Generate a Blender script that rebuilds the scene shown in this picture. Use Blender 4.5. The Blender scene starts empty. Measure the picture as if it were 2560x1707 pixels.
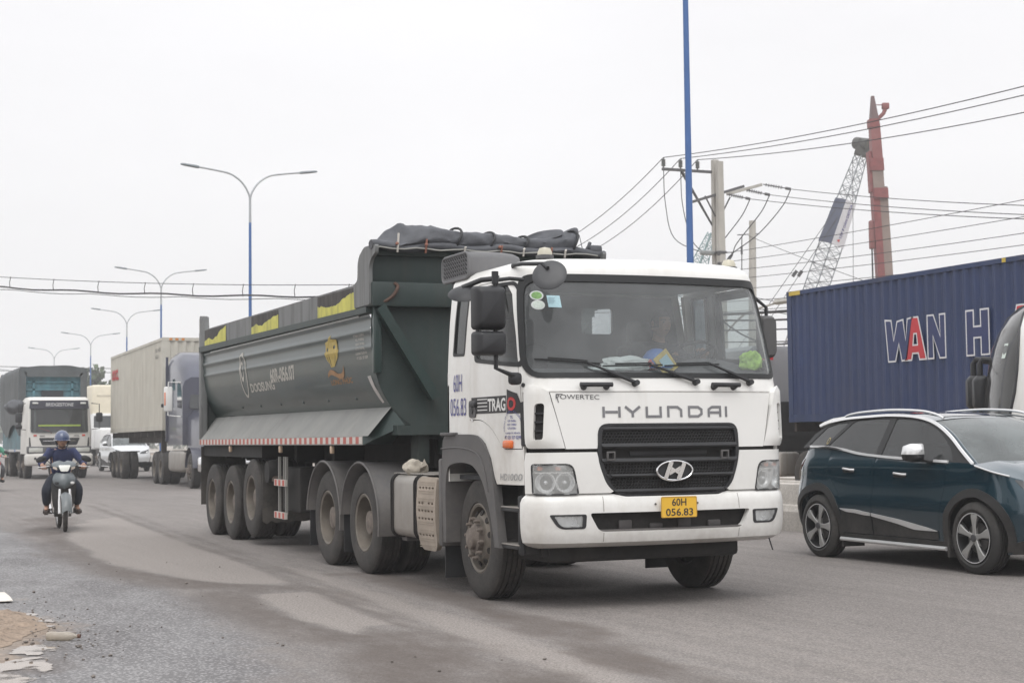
import bpy, bmesh, math, random
import numpy as np
from math import pi, sin, cos, radians, sqrt, atan2, exp
from mathutils import Vector, Matrix, noise as mnoise
from mathutils.geometry import delaunay_2d_cdt
random.seed(7)
SC = bpy.context.scene
COL = SC.collection

# ------------------------------------------------------------------ camera
cam_d = bpy.data.cameras.new('camera'); cam = bpy.data.objects.new('camera', cam_d); COL.objects.link(cam)
cam_d.sensor_width = 36.0; cam_d.lens = 3988.0/2560*36; cam_d.clip_end = 3000; cam_d.clip_start = .1
def cam_matrix(loc, yaw, pitch, roll):
    f = Vector((cos(yaw)*cos(pitch), sin(yaw)*cos(pitch), sin(pitch)))
    r = Vector((sin(yaw), -cos(yaw), 0)); u = r.cross(f)
    r2 = r*cos(roll)+u*sin(roll); u2 = r2.cross(f)
    m = Matrix((( r2.x, u2.x, -f.x, loc[0]), (r2.y, u2.y, -f.y, loc[1]), (r2.z, u2.z, -f.z, loc[2]), (0,0,0,1)))
    return m
cam.matrix_world = cam_matrix((12.823,-6.340,1.375), radians(156.67), radians(3.47), radians(-.655))
cam_d.dof.use_dof = True; cam_d.dof.focus_distance = 14.0; cam_d.dof.aperture_fstop = 6.3
SC.camera = cam

# ------------------------------------------------------------------ overcast sky, soft sun, exposure
SUN_EL, SUN_AZ = radians(58), radians(-25)          # azimuth: direction the light comes from, from +X towards +Y
W = bpy.data.worlds.new('World'); SC.world = W; W.use_nodes = True
nt = W.node_tree; nt.nodes.clear()
def wn(t, **k):
    n = nt.nodes.new(t)
    for a, b in k.items(): setattr(n, a, b)
    return n
out = wn('ShaderNodeOutputWorld'); bg = wn('ShaderNodeBackground')
sky = wn('ShaderNodeTexSky', sky_type='NISHITA'); sky.sun_disc = False
sky.sun_elevation = SUN_EL; sky.sun_rotation = pi/2-SUN_AZ
sky.air_density = 1.0; sky.dust_density = 6.0; sky.ozone_density = 1.0
hs = wn('ShaderNodeHueSaturation'); hs.inputs['Saturation'].default_value = .12; hs.inputs['Value'].default_value = .08
nt.links.new(sky.outputs[0], hs.inputs['Color'])
# cloud deck: a pale layer that brightens slowly towards the zenith
tc = wn('ShaderNodeTexCoord'); sx = wn('ShaderNodeSeparateXYZ'); nt.links.new(tc.outputs['Generated'], sx.inputs[0])
ramp = wn('ShaderNodeValToRGB'); nt.links.new(sx.outputs['Z'], ramp.inputs[0])
e = ramp.color_ramp.elements
e[0].position = 0.0; e[0].color = (.885,.882,.890,1)
e[1].position = 1.0; e[1].color = (1.62,1.64,1.68,1)
e2 = e.new(.30); e2.color = (1.0,.995,1.02,1)
cl = wn('ShaderNodeTexNoise'); cl.inputs['Scale'].default_value = 2.2; cl.inputs['Detail'].default_value = 5; cl.inputs['Roughness'].default_value = .55
mp = wn('ShaderNodeMapping'); mp.inputs['Scale'].default_value = (1,1,3.5); nt.links.new(tc.outputs['Generated'], mp.inputs[0]); nt.links.new(mp.outputs[0], cl.inputs['Vector'])
cm = wn('ShaderNodeMapRange'); cm.inputs[1].default_value = .3; cm.inputs[2].default_value = .7; cm.inputs[3].default_value = .935; cm.inputs[4].default_value = 1.02
nt.links.new(cl.outputs[0], cm.inputs[0])
mul = wn('ShaderNodeVectorMath', operation='SCALE'); nt.links.new(ramp.outputs[0], mul.inputs[0]); nt.links.new(cm.outputs[0], mul.inputs['Scale'])
mx = wn('ShaderNodeMix', data_type='RGBA'); mx.inputs[0].default_value = .12
nt.links.new(mul.outputs[0], mx.inputs[6]); nt.links.new(hs.outputs[0], mx.inputs[7])
nt.links.new(mx.outputs[2], bg.inputs[0]); bg.inputs[1].default_value = 1.0
nt.links.new(bg.outputs[0], out.inputs[0])
sun_d = bpy.data.lights.new('sun', 'SUN'); sun = bpy.data.objects.new('sun', sun_d); COL.objects.link(sun)
sun_d.energy = 1.1; sun_d.angle = radians(38); sun_d.color = (1.0,.975,.94)
sd = Vector((cos(SUN_EL)*cos(SUN_AZ), cos(SUN_EL)*sin(SUN_AZ), sin(SUN_EL)))
sun.rotation_euler = sd.to_track_quat('Z','Y').to_euler()
SC.view_settings.view_transform = 'Standard'; SC.view_settings.look = 'None'
SC.view_settings.exposure = 0.2; SC.view_settings.gamma = 1.0; SC.view_settings.use_curve_mapping = False
SC.render.engine = 'CYCLES'
SC.cycles.max_bounces = 10; SC.cycles.transparent_max_bounces = 16; SC.cycles.diffuse_bounces = 3; SC.cycles.glossy_bounces = 4; SC.cycles.transmission_bounces = 6
SC.cycles.caustics_reflective = False; SC.cycles.caustics_refractive = False

# ------------------------------------------------------------------ helpers
def V(*a): return Vector(a)
def lerp(a, b, t): return a+(b-a)*t
def interp(x, tab):
    if x <= tab[0][0]: return tab[0][1]
    for (a, va), (b, vb) in zip(tab, tab[1:]):
        if x <= b: return va+(vb-va)*(x-a)/(b-a)
    return tab[-1][1]
def rrect(x0, x1, z0, z1, r, n=5):
    out = []
    rs = r if isinstance(r, (tuple, list)) else (r,)*4
    for (cx, cz, a0), rr in zip(((x1,z1,0), (x0,z1,pi/2), (x0,z0,pi), (x1,z0,1.5*pi)), rs):
        sx_ = -1 if cx == x1 else 1; sz_ = -1 if cz == z1 else 1
        for i in range(n+1):
            t = a0+pi/2*i/n
            out.append((cx+sx_*rr+rr*cos(t), cz+sz_*rr+rr*sin(t)))
    return out
def roundpoly(pts, r, n=4):
    out = []; N = len(pts)
    rs = r if isinstance(r, (list, tuple)) else [r]*N
    for i in range(N):
        p = Vector(pts[i]); a = Vector(pts[i-1])-p; b = Vector(pts[(i+1) % N])-p
        rr = min(rs[i], a.length*.48, b.length*.48)
        if rr < 1e-5: out.append(tuple(p)); continue
        q0 = p+a.normalized()*rr; q1 = p+b.normalized()*rr
        for k in range(n+1):
            t = k/n; out.append(tuple(q0*(1-t)**2+p*2*t*(1-t)+q1*t*t))
    return out
def smooth(pts, n=6, closed=False):
    P = [Vector(p) for p in pts]; out = []; N = len(P)
    rng = range(N) if closed else range(N-1)
    for i in rng:
        p1, p2 = P[i], P[(i+1) % N]
        p0 = P[i-1] if (closed or i > 0) else p1*2-p2
        p3 = P[(i+2) % N] if (closed or i < N-2) else p2*2-p1
        for k in range(n):
            t = k/n
            out.append(.5*((2*p1)+(p2-p0)*t+(2*p0-5*p1+4*p2-p3)*t*t+(3*p1-p0-3*p2+p3)*t**3))
    if not closed: out.append(P[-1])
    return out
def inpoly(P, poly):
    x, y = P[:,0], P[:,1]; q = np.array(poly); c = np.zeros(len(P), bool); j = len(q)-1
    for i in range(len(q)):
        xi, yi = q[i]; xj, yj = q[j]
        if yi != yj:
            c ^= ((yi > y) != (yj > y)) & (x < (xj-xi)*(y-yi)/(yj-yi)+xi)
        j = i
    return c
def segdist(P, poly):
    d = np.full(len(P), 1e9); q = np.array(poly, float)
    for i in range(len(q)):
        a = q[i-1]; b = q[i]; ab = b-a; L = (ab**2).sum()+1e-12
        t = np.clip(((P-a)@ab)/L, 0, 1); d = np.minimum(d, np.hypot(*(P-(a+t[:,None]*ab)).T))
    return d
def resample(poly, step):
    out = []; N = len(poly)
    for i in range(N):
        a = Vector(poly[i]); b = Vector(poly[(i+1) % N]); n = max(1, int(math.ceil((b-a).length/step)))
        for k in range(n): out.append(tuple(a+(b-a)*k/n))
    return out
def triangulate(outer, holes, step):
    loops = [resample(outer, step)]+[resample(h, step) for h in holes]
    vs, es = [], []
    for L in loops:
        b = len(vs); vs += [Vector(p) for p in L]; es += [(b+i, b+(i+1) % len(L)) for i in range(len(L))]
    o = np.array(outer); x0, y0 = o.min(0); x1, y1 = o.max(0)
    gx = np.arange(x0+step*.5, x1, step); gy = np.arange(y0+step*.5, y1, step)
    if len(gx) and len(gy):
        G = np.array([(a, b) for a in gx for b in gy], float)
        k = inpoly(G, outer)
        for h in holes: k &= ~inpoly(G, h)
        G = G[k]
        if len(G):
            d = segdist(G, outer)
            for h in holes: d = np.minimum(d, segdist(G, h))
            G = G[d > step*.4]; vs += [Vector(p) for p in G]
    r = delaunay_2d_cdt(vs, es, [], 0, 1e-6)
    co = [tuple(v) for v in r[0]]; fs = [list(f) for f in r[2]]
    c = np.array([np.mean([co[i] for i in f], 0) for f in fs])
    k = inpoly(c, outer)
    for h in holes: k &= ~inpoly(c, h)
    fs = [f for f, q in zip(fs, k) if q]
    out = []
    for f in fs:
        a, b, c_ = (co[i] for i in f[:3])
        s = (b[0]-a[0])*(c_[1]-a[1])-(b[1]-a[1])*(c_[0]-a[0])
        if abs(s) < 1e-10: continue
        out.append(f if s > 0 else f[::-1])
    return co, out

class MB:
    def __init__(s): s.v = []; s.f = []
    def add(s, vs, fs):
        b = len(s.v); s.v += [tuple(p) for p in vs]; s.f += [tuple(b+i for i in f) for f in fs]; return s
    def box(s, x0, x1, y0, y1, z0, z1):
        vs = [(x0,y0,z0),(x1,y0,z0),(x1,y1,z0),(x0,y1,z0),(x0,y0,z1),(x1,y0,z1),(x1,y1,z1),(x0,y1,z1)]
        return s.add(vs, [(0,3,2,1),(4,5,6,7),(0,1,5,4),(1,2,6,5),(2,3,7,6),(3,0,4,7)])
    def obox(s, c, size, rot=None):
        a, b, d = (q/2 for q in size); c = Vector(c)
        vs = [Vector(p) for p in ((-a,-b,-d),(a,-b,-d),(a,b,-d),(-a,b,-d),(-a,-b,d),(a,-b,d),(a,b,d),(-a,b,d))]
        if rot is not None: vs = [rot@p for p in vs]
        return s.add([p+c for p in vs], [(0,3,2,1),(4,5,6,7),(0,1,5,4),(1,2,6,5),(2,3,7,6),(3,0,4,7)])
    def rbox(s, x0, x1, y0, y1, z0, z1, r=.02, seg=2, M=None):
        bm = bmesh.new(); bmesh.ops.create_cube(bm, size=1)
        for v in bm.verts: v.co = Vector((lerp(x0,x1,v.co.x+.5), lerp(y0,y1,v.co.y+.5), lerp(z0,z1,v.co.z+.5)))
        bmesh.ops.bevel(bm, geom=list(bm.edges), offset=min(r, abs(x1-x0)*.49, abs(y1-y0)*.49, abs(z1-z0)*.49), segments=seg, affect='EDGES', profile=.5)
        return s.bm(bm, M)
    def bm(s, bm, M=None):
        bm.verts.index_update(); vs = [(M@v.co if M else v.co.copy()) for v in bm.verts]; fs = [[v.index for v in f.verts] for f in bm.faces]
        bm.free(); return s.add(vs, fs)
    def cyl(s, p0, p1, r0, r1=None, n=12, cap=True):
        r1 = r0 if r1 is None else r1; p0 = Vector(p0); p1 = Vector(p1); ax = (p1-p0).normalized()
        a = ax.orthogonal().normalized(); b = ax.cross(a); vs = []
        for p, r in ((p0,r0),(p1,r1)): vs += [p+(a*cos(2*pi*i/n)+b*sin(2*pi*i/n))*r for i in range(n)]
        fs = [(i, (i+1) % n, n+(i+1) % n, n+i) for i in range(n)]
        if cap: fs += [tuple(range(n))[::-1], tuple(range(n, 2*n))]
        return s.add(vs, fs)
    def tube(s, pts, r, n=8, closed=False, cap=True):
        P = [Vector(p) for p in pts]; N = len(P); rs = r if isinstance(r, (list, tuple)) else [r]*N
        vs = []; ref = None
        for i in range(N):
            a = P[i-1] if (i > 0 or closed) else P[i]; b = P[(i+1) % N] if (i < N-1 or closed) else P[i]
            t = (b-a).normalized()
            if ref is None: ref = t.orthogonal().normalized()
            ref = (ref-t*ref.dot(t)); ref = ref.normalized() if ref.length > 1e-6 else t.orthogonal().normalized()
            bb = t.cross(ref)
            vs += [P[i]+(ref*cos(2*pi*k/n)+bb*sin(2*pi*k/n))*rs[i] for k in range(n)]
        fs = []
        for i in range(N if closed else N-1):
            j = (i+1) % N
            fs += [(i*n+k, i*n+(k+1) % n, j*n+(k+1) % n, j*n+k) for k in range(n)]
        if cap and not closed: fs += [tuple(range(n))[::-1], tuple((N-1)*n+k for k in range(n))]
        return s.add(vs, fs)
    def lathe(s, prof, o, ax, n=32, arc=2*pi, ph=0):
        # prof: (radius, along axis)
        o = Vector(o); ax = Vector(ax).normalized(); a = Vector((0,0,1)) if abs(ax.z) < .9 else Vector((1,0,0)); a = (a-ax*a.dot(ax)).normalized(); b = ax.cross(a)
        m = len(prof); vs = []; full = abs(arc-2*pi) < 1e-6; N = n if full else n+1
        for i in range(N):
            t = ph+arc*i/n; d = a*cos(t)+b*sin(t)
            vs += [o+ax*h+d*r for r, h in prof]
        fs = []
        for i in range(n):
            j = (i+1) % N
            fs += [(i*m+k, j*m+k, j*m+k+1, i*m+k+1) for k in range(m-1)]
        return s.add(vs, fs)
    def prism(s, poly, fmap, a0, a1):
        # poly 2d -> fmap(p,q,h)
        n = len(poly)
        co, tr = triangulate(poly, [], 1e3)
        b = [fmap(p, q, a0) for p, q in co]; t = [fmap(p, q, a1) for p, q in co]; m = len(co)
        s.add(b+t, [f[::-1] for f in tr]+[[i+m for i in f] for f in tr])
        bb = [fmap(p, q, a0) for p, q in poly]; tt = [fmap(p, q, a1) for p, q in poly]
        ar = sum(poly[i-1][0]*poly[i][1]-poly[i][0]*poly[i-1][1] for i in range(n))
        sd_ = [(i, (i+1) % n, n+(i+1) % n, n+i) for i in range(n)]
        if ar < 0: sd_ = [f[::-1] for f in sd_]
        return s.add(bb+tt, sd_)
    def loft(s, secs, closed=True, cap=True):
        n = len(secs[0]); vs = [p for c in secs for p in c]; fs = []
        for i in range(len(secs)-1):
            for k in range(n if closed else n-1):
                j = (k+1) % n; fs.append((i*n+k, i*n+j, (i+1)*n+j, (i+1)*n+k))
        if cap and closed: fs += [tuple(range(n))[::-1], tuple((len(secs)-1)*n+k for k in range(n))]
        return s.add(vs, fs)
    def grid(s, f, us, vs_):
        n = len(vs_); vs = [f(u, v) for u in us for v in vs_]
        return s.add(vs, [(i*n+j, (i+1)*n+j, (i+1)*n+j+1, i*n+j+1) for i in range(len(us)-1) for j in range(n-1)])
    def panel(s, outer, holes, fmap, step=.1, thick=0., flip=False):
        co, fs = triangulate(outer, holes, step)
        P = [Vector(fmap(a, b)) for a, b in co]
        if flip: fs = [f[::-1] for f in fs]
        s.add(P, fs)
        if thick:
            N = [Vector() for _ in P]; cnt = {}
            for f in fs:
                nn = (P[f[1]]-P[f[0]]).cross(P[f[2]]-P[f[0]])
                for i in f: N[i] += nn
                for k in range(3):
                    a, b = f[k], f[(k+1) % 3]; cnt[(a, b)] = cnt.get((a, b), 0)+1
            be = [(a, b) for (a, b) in cnt if (b, a) not in cnt]
            vs = []; ff = []
            for a, b in be:
                k = len(vs); na = N[a].normalized() if N[a].length else N[a]; nb = N[b].normalized() if N[b].length else N[b]
                vs += [P[a], P[b], P[b]-nb*thick, P[a]-na*thick]; ff.append((k+3, k+2, k+1, k)[::-1] if False else (k, k+3, k+2, k+1))
            s.add(vs, ff)
        return s
    def xf(s, M):
        s.v = [tuple(M@Vector(p)) for p in s.v]; return s
    def mirror_y(s):
        b = len(s.v); nv = [(x,-y,z) for x, y, z in s.v]; nf = [tuple(b+i for i in f[::-1]) for f in s.f]; s.v += nv; s.f += nf; return s
    def build(s, name, mat, parent=None, ang=35, **k):
        me = bpy.data.meshes.new(name); me.from_pydata(s.v, [], s.f)
        if ang: 
            me.shade_smooth(); me.set_sharp_from_angle(angle=radians(ang))
        return obj(name, me, mat, parent, **k)
def obj(name, me, mat=None, parent=None, **k):
    o = bpy.data.objects.new(name, me); COL.objects.link(o)
    if mat is not None and me is not None:
        me.materials.clear(); me.materials.append(mat)
    if parent is not None: o.parent = parent
    for a, b in k.items(): o[a] = b
    return o
def thing(name, label, cat, loc=(0,0,0), rz=0., group=None):
    o = bpy.data.objects.new(name, None); COL.objects.link(o); o.empty_display_size = .2
    o.location = loc; o.rotation_euler = (0,0,rz); o['label'] = label; o['category'] = cat
    if group: o['group'] = group
    return o
def copy_tree(o, parent=None, **k):
    c = o.copy(); COL.objects.link(c); c.parent = parent
    for a, b in k.items(): c[a] = b
    for ch in list(o.children): copy_tree(ch, c)
    return c
def flat(poly, z=0.): return lambda a, b: (a, b, z)

# ------------------------------------------------------------------ materials
MATS = {}
def mat(name, col, rough=.5, metal=0., spec=.5, var=.08, vscale=3., grain=0., gscale=60., dust=None, bump=0., bscale=80., coat=0., streak=None, emit=None):
    """procedural paint / plastic / rubber: colour with mottling, optional dust (colour, amount, scale, z0, z1) and rain streaks"""
    if name in MATS: return MATS[name]
    m = bpy.data.materials.new(name); m.use_nodes = True; n = m.node_tree; L = n.links.new
    b = n.nodes['Principled BSDF']
    b.inputs['Roughness'].default_value = rough; b.inputs['Metallic'].default_value = metal; b.inputs['Specular IOR Level'].default_value = spec
    if coat: b.inputs['Coat Weight'].default_value = coat; b.inputs['Coat Roughness'].default_value = .06
    t = n.nodes.new('ShaderNodeTexCoord')
    def noise_(scale, detail=4, rgh=.55, vec=None):
        q = n.nodes.new('ShaderNodeTexNoise'); q.inputs['Scale'].default_value = scale; q.inputs['Detail'].default_value = detail; q.inputs['Roughness'].default_value = rgh
        L(vec or t.outputs['Object'], q.inputs['Vector']); return q.outputs[0]
    def rng(x, a, b_, c, d):
        q = n.nodes.new('ShaderNodeMapRange'); q.inputs[1].default_value = a; q.inputs[2].default_value = b_; q.inputs[3].default_value = c; q.inputs[4].default_value = d
        L(x, q.inputs[0]); return q.outputs[0]
    def mixc(f, A, B):
        q = n.nodes.new('ShaderNodeMix'); q.data_type = 'RGBA'
        if isinstance(f, float): q.inputs[0].default_value = f
        else: L(f, q.inputs[0])
        for i, X in ((6, A), (7, B)):
            if isinstance(X, tuple): q.inputs[i].default_value = (*X, 1)
            else: L(X, q.inputs[i])
        return q.outputs[2]
    def math_(op, A, B):
        q = n.nodes.new('ShaderNodeMath'); q.operation = op
        for i, X in ((0, A), (1, B)):
            if isinstance(X, (int, float)): q.inputs[i].default_value = X
            else: L(X, q.inputs[i])
        return q.outputs[0]
    col = tuple(col)
    lo = tuple(max(0, c*(1-var)) for c in col); hi = tuple(min(1, c*(1+var)) for c in col)
    c = mixc(rng(noise_(vscale), .3, .7, 0, 1), lo, hi)
    if grain: c = mixc(rng(noise_(gscale, 2), .35, .65, 0, 1), c, mixc(grain, c, tuple(min(1, q*2.2+.02) for q in col)))
    r_out = None
    if streak:
        sc_, amt, scol = streak
        mpn = n.nodes.new('ShaderNodeMapping'); mpn.inputs['Scale'].default_value = (sc_, sc_, sc_*.06); L(t.outputs['Object'], mpn.inputs[0])
        s_ = rng(noise_(1.0, 5, .6, mpn.outputs[0]), .5, .75, 0, amt); c = mixc(s_, c, scol)
    if dust:
        dc, amt, ds, z0, z1 = dust
        sp = n.nodes.new('ShaderNodeSeparateXYZ'); L(t.outputs['Object'], sp.inputs[0])
        zf = rng(sp.outputs['Z'], z0, z1, 1, 0)
        dn = math_('MULTIPLY', math_('ADD', rng(noise_(ds, 6, .65), .3, .7, 0, .9), rng(noise_(ds*9, 3), .3, .7, 0, .35)), zf)
        df = math_('MULTIPLY', dn, amt); 
        q = n.nodes.new('ShaderNodeClamp'); L(df, q.inputs[0]); df = q.outputs[0]
        c = mixc(df, c, dc)
        r_out = n.nodes.new('ShaderNodeMix'); L(df, r_out.inputs[0]); r_out.inputs[2].default_value = rough; r_out.inputs[3].default_value = .9; L(r_out.outputs[0], b.inputs['Roughness'])
    L(c, b.inputs['Base Color'])
    if bump:
        bn = n.nodes.new('ShaderNodeBump'); bn.inputs['Strength'].default_value = bump; bn.inputs['Distance'].default_value = .01; L(noise_(bscale, 3), bn.inputs['Height']); L(bn.outputs[0], b.inputs['Normal'])
    if emit: b.inputs['Emission Color'].default_value = (*emit[0], 1); b.inputs['Emission Strength'].default_value = emit[1]
    MATS[name] = m; return m
def glass(name, tint=(.8,.85,.85), dust=.06, dustcol=(.5,.5,.48), rough=.02, refl=1.0, alpha=None):
    """thin pane: tinted see-through + mirror reflection + a diffuse film: road dust, on lamp lenses painted brightness"""
    if name in MATS: return MATS[name]
    m = bpy.data.materials.new(name); m.use_nodes = True; n = m.node_tree; n.nodes.clear(); L = n.links.new
    o = n.nodes.new('ShaderNodeOutputMaterial'); tr = n.nodes.new('ShaderNodeBsdfTransparent'); tr.inputs[0].default_value = (*tint, 1)
    gl = n.nodes.new('ShaderNodeBsdfGlossy'); gl.inputs['Roughness'].default_value = rough; gl.inputs[0].default_value = (refl, refl, refl, 1)
    fr = n.nodes.new('ShaderNodeFresnel'); ge = n.nodes.new('ShaderNodeNewGeometry'); io = n.nodes.new('ShaderNodeMapRange'); io.inputs[3].default_value = 1.52; io.inputs[4].default_value = 1/1.52; L(ge.outputs['Backfacing'], io.inputs[0]); L(io.outputs[0], fr.inputs[0])
    m1 = n.nodes.new('ShaderNodeMixShader'); L(fr.outputs[0], m1.inputs[0]); L(tr.outputs[0], m1.inputs[1]); L(gl.outputs[0], m1.inputs[2])
    di = n.nodes.new('ShaderNodeBsdfDiffuse'); di.inputs[0].default_value = (*dustcol, 1)
    t = n.nodes.new('ShaderNodeTexCoord'); no = n.nodes.new('ShaderNodeTexNoise'); no.inputs['Scale'].default_value = 2.5; no.inputs['Detail'].default_value = 6; L(t.outputs['Object'], no.inputs['Vector'])
    mr = n.nodes.new('ShaderNodeMapRange'); mr.inputs[1].default_value = .3; mr.inputs[2].default_value = .7; mr.inputs[3].default_value = dust*.6; mr.inputs[4].default_value = dust*1.4; L(no.outputs[0], mr.inputs[0])
    m2 = n.nodes.new('ShaderNodeMixShader'); L(mr.outputs[0], m2.inputs[0]); L(m1.outputs[0], m2.inputs[1]); L(di.outputs[0], m2.inputs[2])
    L(m2.outputs[0], o.inputs[0]); MATS[name] = m; return m
DUST = (.30,.262,.225)
M_white = mat('white_paint', (.80,.795,.77), .32, coat=.3, var=.025, vscale=1.2, streak=(3.2,.36,(.50,.45,.38)), dust=(DUST, .55, 1.6, .42, 1.25))
M_cabside = mat('white_cab_paint', (.80,.795,.77), .32, coat=.3, var=.025, vscale=1.2, streak=(3.2,.40,(.50,.45,.38)), dust=((.42,.37,.31), .5, 1.8, .9, 2.6))
M_black = mat('black_plastic', (.015,.016,.019), .5, var=.2, dust=(DUST, .05, 3, 0, 3))
M_seal = mat('rubber_seal', (.012,.013,.014), .55, var=.1)
M_dark = mat('underbody_black', (.010,.0095,.0095), .85, var=.3, dust=(DUST, .09, 2.5, 0, 2))
M_grey = mat('grey_plastic', (.085,.084,.086), .6, var=.1, dust=(DUST, .36, 2.5, .3, 1.8), bump=.1, bscale=200)
M_tyre = mat('tyre_rubber', (.022,.021,.021), .85, var=.25, grain=.15, dust=((.15,.132,.115), .32, 4.5, -.2, 3), bump=.15)
M_tread = mat('tyre_tread', (.022,.021,.021), .85, var=.2, dust=((.2,.18,.16), .35, 3.5, -.2, 3))
M_rim = mat('steel_rim', (.15,.135,.115), .55, metal=.35, var=.3, vscale=8, dust=((.24,.205,.17), .55, 6, -.3, 3))
M_hub = mat('rusty_hub', (.10,.078,.066), .75, var=.35, vscale=14, dust=(DUST, .55, 8, -.3, 3))
M_chrome = mat('chrome', (.82,.82,.83), .12, metal=1., var=.03)
M_alu = mat('dusty_aluminium', (.36,.34,.315), .45, metal=.55, var=.1, streak=(6,.5,(.20,.165,.13)), dust=(DUST, .6, 2.5, .2, 1.4))
M_mesh = mat('grille_mesh', (.012,.013,.016), .5, var=.5, vscale=90, bump=.9, bscale=110)
M_yellow = mat('yellow_plate', (.80,.47,.03), .45, var=.05, dust=(DUST, .15, 6, 0, 2))
M_ink = mat('black_lettering', (.03,.028,.03), .6, var=.1)
M_letter = mat('grey_lettering', (.20,.20,.21), .4, metal=.2, var=.1)
M_blueink = mat('blue_stencil', (.10,.10,.27), .6, var=.15)
M_red = mat('red_paint', (.52,.03,.03), .45, var=.1)
M_orange = mat('orange_lens', (.75,.16,.03), .25, var=.1)
M_whitepl = mat('white_plastic', (.72,.72,.70), .45, var=.04)
M_glassw = glass('windscreen_glass', (.80,.84,.84), .20, (.44,.46,.47))
M_glasss = glass('side_glass', (.62,.67,.66), .03)
M_glassd = glass('tinted_glass', (.10,.12,.13), .06, (.3,.32,.32), refl=1.0)
M_lens = glass('clear_lens', (.93,.94,.94), .30, (.74,.75,.74))  # pale film lightens the lamps in place of reflected sky
M_int = mat('cab_interior', (.035,.037,.040), .8, var=.2)
M_dash = mat('dashboard', (.06,.062,.065), .75, var=.15)

_dg = None
def text_mesh(s, shear=0., bold=0.):
    cu = bpy.data.curves.new('t', 'FONT'); cu.body = s; cu.size = 1; cu.shear = shear; cu.offset = bold; cu.resolution_u = 3
    o = bpy.data.objects.new('t', cu); COL.objects.link(o)
    bpy.context.view_layer.update()
    me = bpy.data.meshes.new_from_object(o.evaluated_get(bpy.context.evaluated_depsgraph_get()))
    vs = [tuple(v.co) for v in me.vertices]; fs = [tuple(p.vertices) for p in me.polygons]
    bpy.data.objects.remove(o); bpy.data.curves.remove(cu); bpy.data.meshes.remove(me)
    return vs, fs
def text(name, s, mt, parent, fmap, w, h, shear=0., bold=0., **k):
    """fmap(a,b) with a in 0..w (reading direction), b in 0..h (up)"""
    vs, fs = text_mesh(s, shear, bold)
    a = np.array(vs); x0, y0 = a[:,0].min(), a[:,1].min(); x1, y1 = a[:,0].max(), a[:,1].max()
    m = MB(); m.add([fmap((x-x0)/(x1-x0)*w, (y-y0)/(y1-y0)*h) for x, y, z in vs], fs)
    return m.build(name, mt, parent, ang=0, **k)
def plane_map(o, xd, yd):
    o = Vector(o); xd = Vector(xd); yd = Vector(yd)
    return lambda a, b: o+xd*a+yd*b
def strokes(m, lines, t, fmap):
    """square-cut stroke lettering: each polyline widened to t"""
    for ln in lines:
        P = [Vector(p) for p in ln]
        L, R_ = [], []
        for i, p in enumerate(P):
            d0 = (p-P[i-1]).normalized() if i > 0 else None; d1 = (P[i+1]-p).normalized() if i < len(P)-1 else None
            if d0 is None: nn = Vector((-d1.y, d1.x)); k = 1
            elif d1 is None: nn = Vector((-d0.y, d0.x)); k = 1
            else:
                n0 = Vector((-d0.y, d0.x)); n1 = Vector((-d1.y, d1.x)); nn = (n0+n1).normalized(); k = min(2.5, 1/max(.3, nn.dot(n0)))
            L.append(p+nn*t/2*k); R_.append(p-nn*t/2*k)
        for i in range(len(P)-1):
            m.add([fmap(*q) for q in (R_[i], R_[i+1], L[i+1], L[i])], [(0,1,2,3)])
    return m
# ================================================================== SETTING
def shift(x): return .075*max(0., -x-38)**1.02 if x < -38 else 0.
def sdpoly(P, poly):
    d = segdist(P, poly); return np.where(inpoly(P, poly), d, -d)
def sdline(P, pts, wd):
    d = np.full(len(P), 1e9)
    for a, b in zip(pts, pts[1:]):
        a = np.array(a); b = np.array(b); ab = b-a; t = np.clip(((P-a)@ab)/(ab@ab), 0, 1)
        d = np.minimum(d, np.hypot(*(P-(a+t[:,None]*ab)).T))
    return wd-d
def sm(x, a, b):
    t = np.clip((x-a)/(b-a), 0, 1); return t*t*(3-2*t)
light1 = [(-11.15,-3.06),(-6.44,-3.34),(-4.72,-3.23),(-3.41,-2.94),(-2.55,-2.61),(-2.18,-2.31),(-2.62,-2.05),(-3.66,-1.96),(-6.97,-1.74),(-11.23,-1.48),(-14.52,-1.42),(-17.73,-1.22),(-16.52,-1.98),(-13.31,-2.71)]
light2 = [(-1.4,-2.75),(-.32,-2.93),(.28,-2.91),(.91,-2.93),(1.5,-2.91),(1.81,-2.84),(1.46,-2.63),(1.45,-2.37),(1.89,-2.34),(.68,-2.07),(-.69,-1.88),(-1.55,-1.87),(-1.38,-2.19),(-1.47,-2.51)]
track1 = [(-30,-.6),(-17.73,-1.22),(-10.23,-1.68),(-5.54,-1.89),(-2.4,-2.1),(.22,-2.29),(2.49,-2.44),(4.45,-2.58),(9,-2.9)]
track2 = [(-30,-.2),(-12.98,-1.26),(-7.71,-1.57),(-4.15,-1.79),(-1.17,-1.99),(1.53,-2.24),(3.81,-2.42),(9,-2.7)]
lightband = [(-6.12,-1.65),(-2.36,-1.62),(.18,-1.72),(2.34,-1.78),(4.58,-2.01),(9,-2.2),(9,-2.7),(4.65,-2.42),(3.36,-2.51),(1.45,-2.37),(-1.28,-2.18)]
brown = [(2.01,-2.86),(1.45,-2.37),(2.35,-2.24),(3.68,-2.29),(4.68,-2.36),(9,-2.7),(9,-4),(4.07,-3.53),(3.12,-3.35)]
darkband = [(-3,-1.2),(-.77,-1.29),(1.06,-1.4),(2.94,-1.6),(4.69,-1.8),(9,-2)]
edgeband = [(-18,-2.4),(-11.3,-3.25),(-6.4,-3.5),(-4.6,-3.4),(-3.1,-3.05),(-1.9,-2.6),(-1.6,-2.9),(-.4,-3.1),(.9,-3.1),(1.9,-3.0),(2.1,-2.7)]
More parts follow.
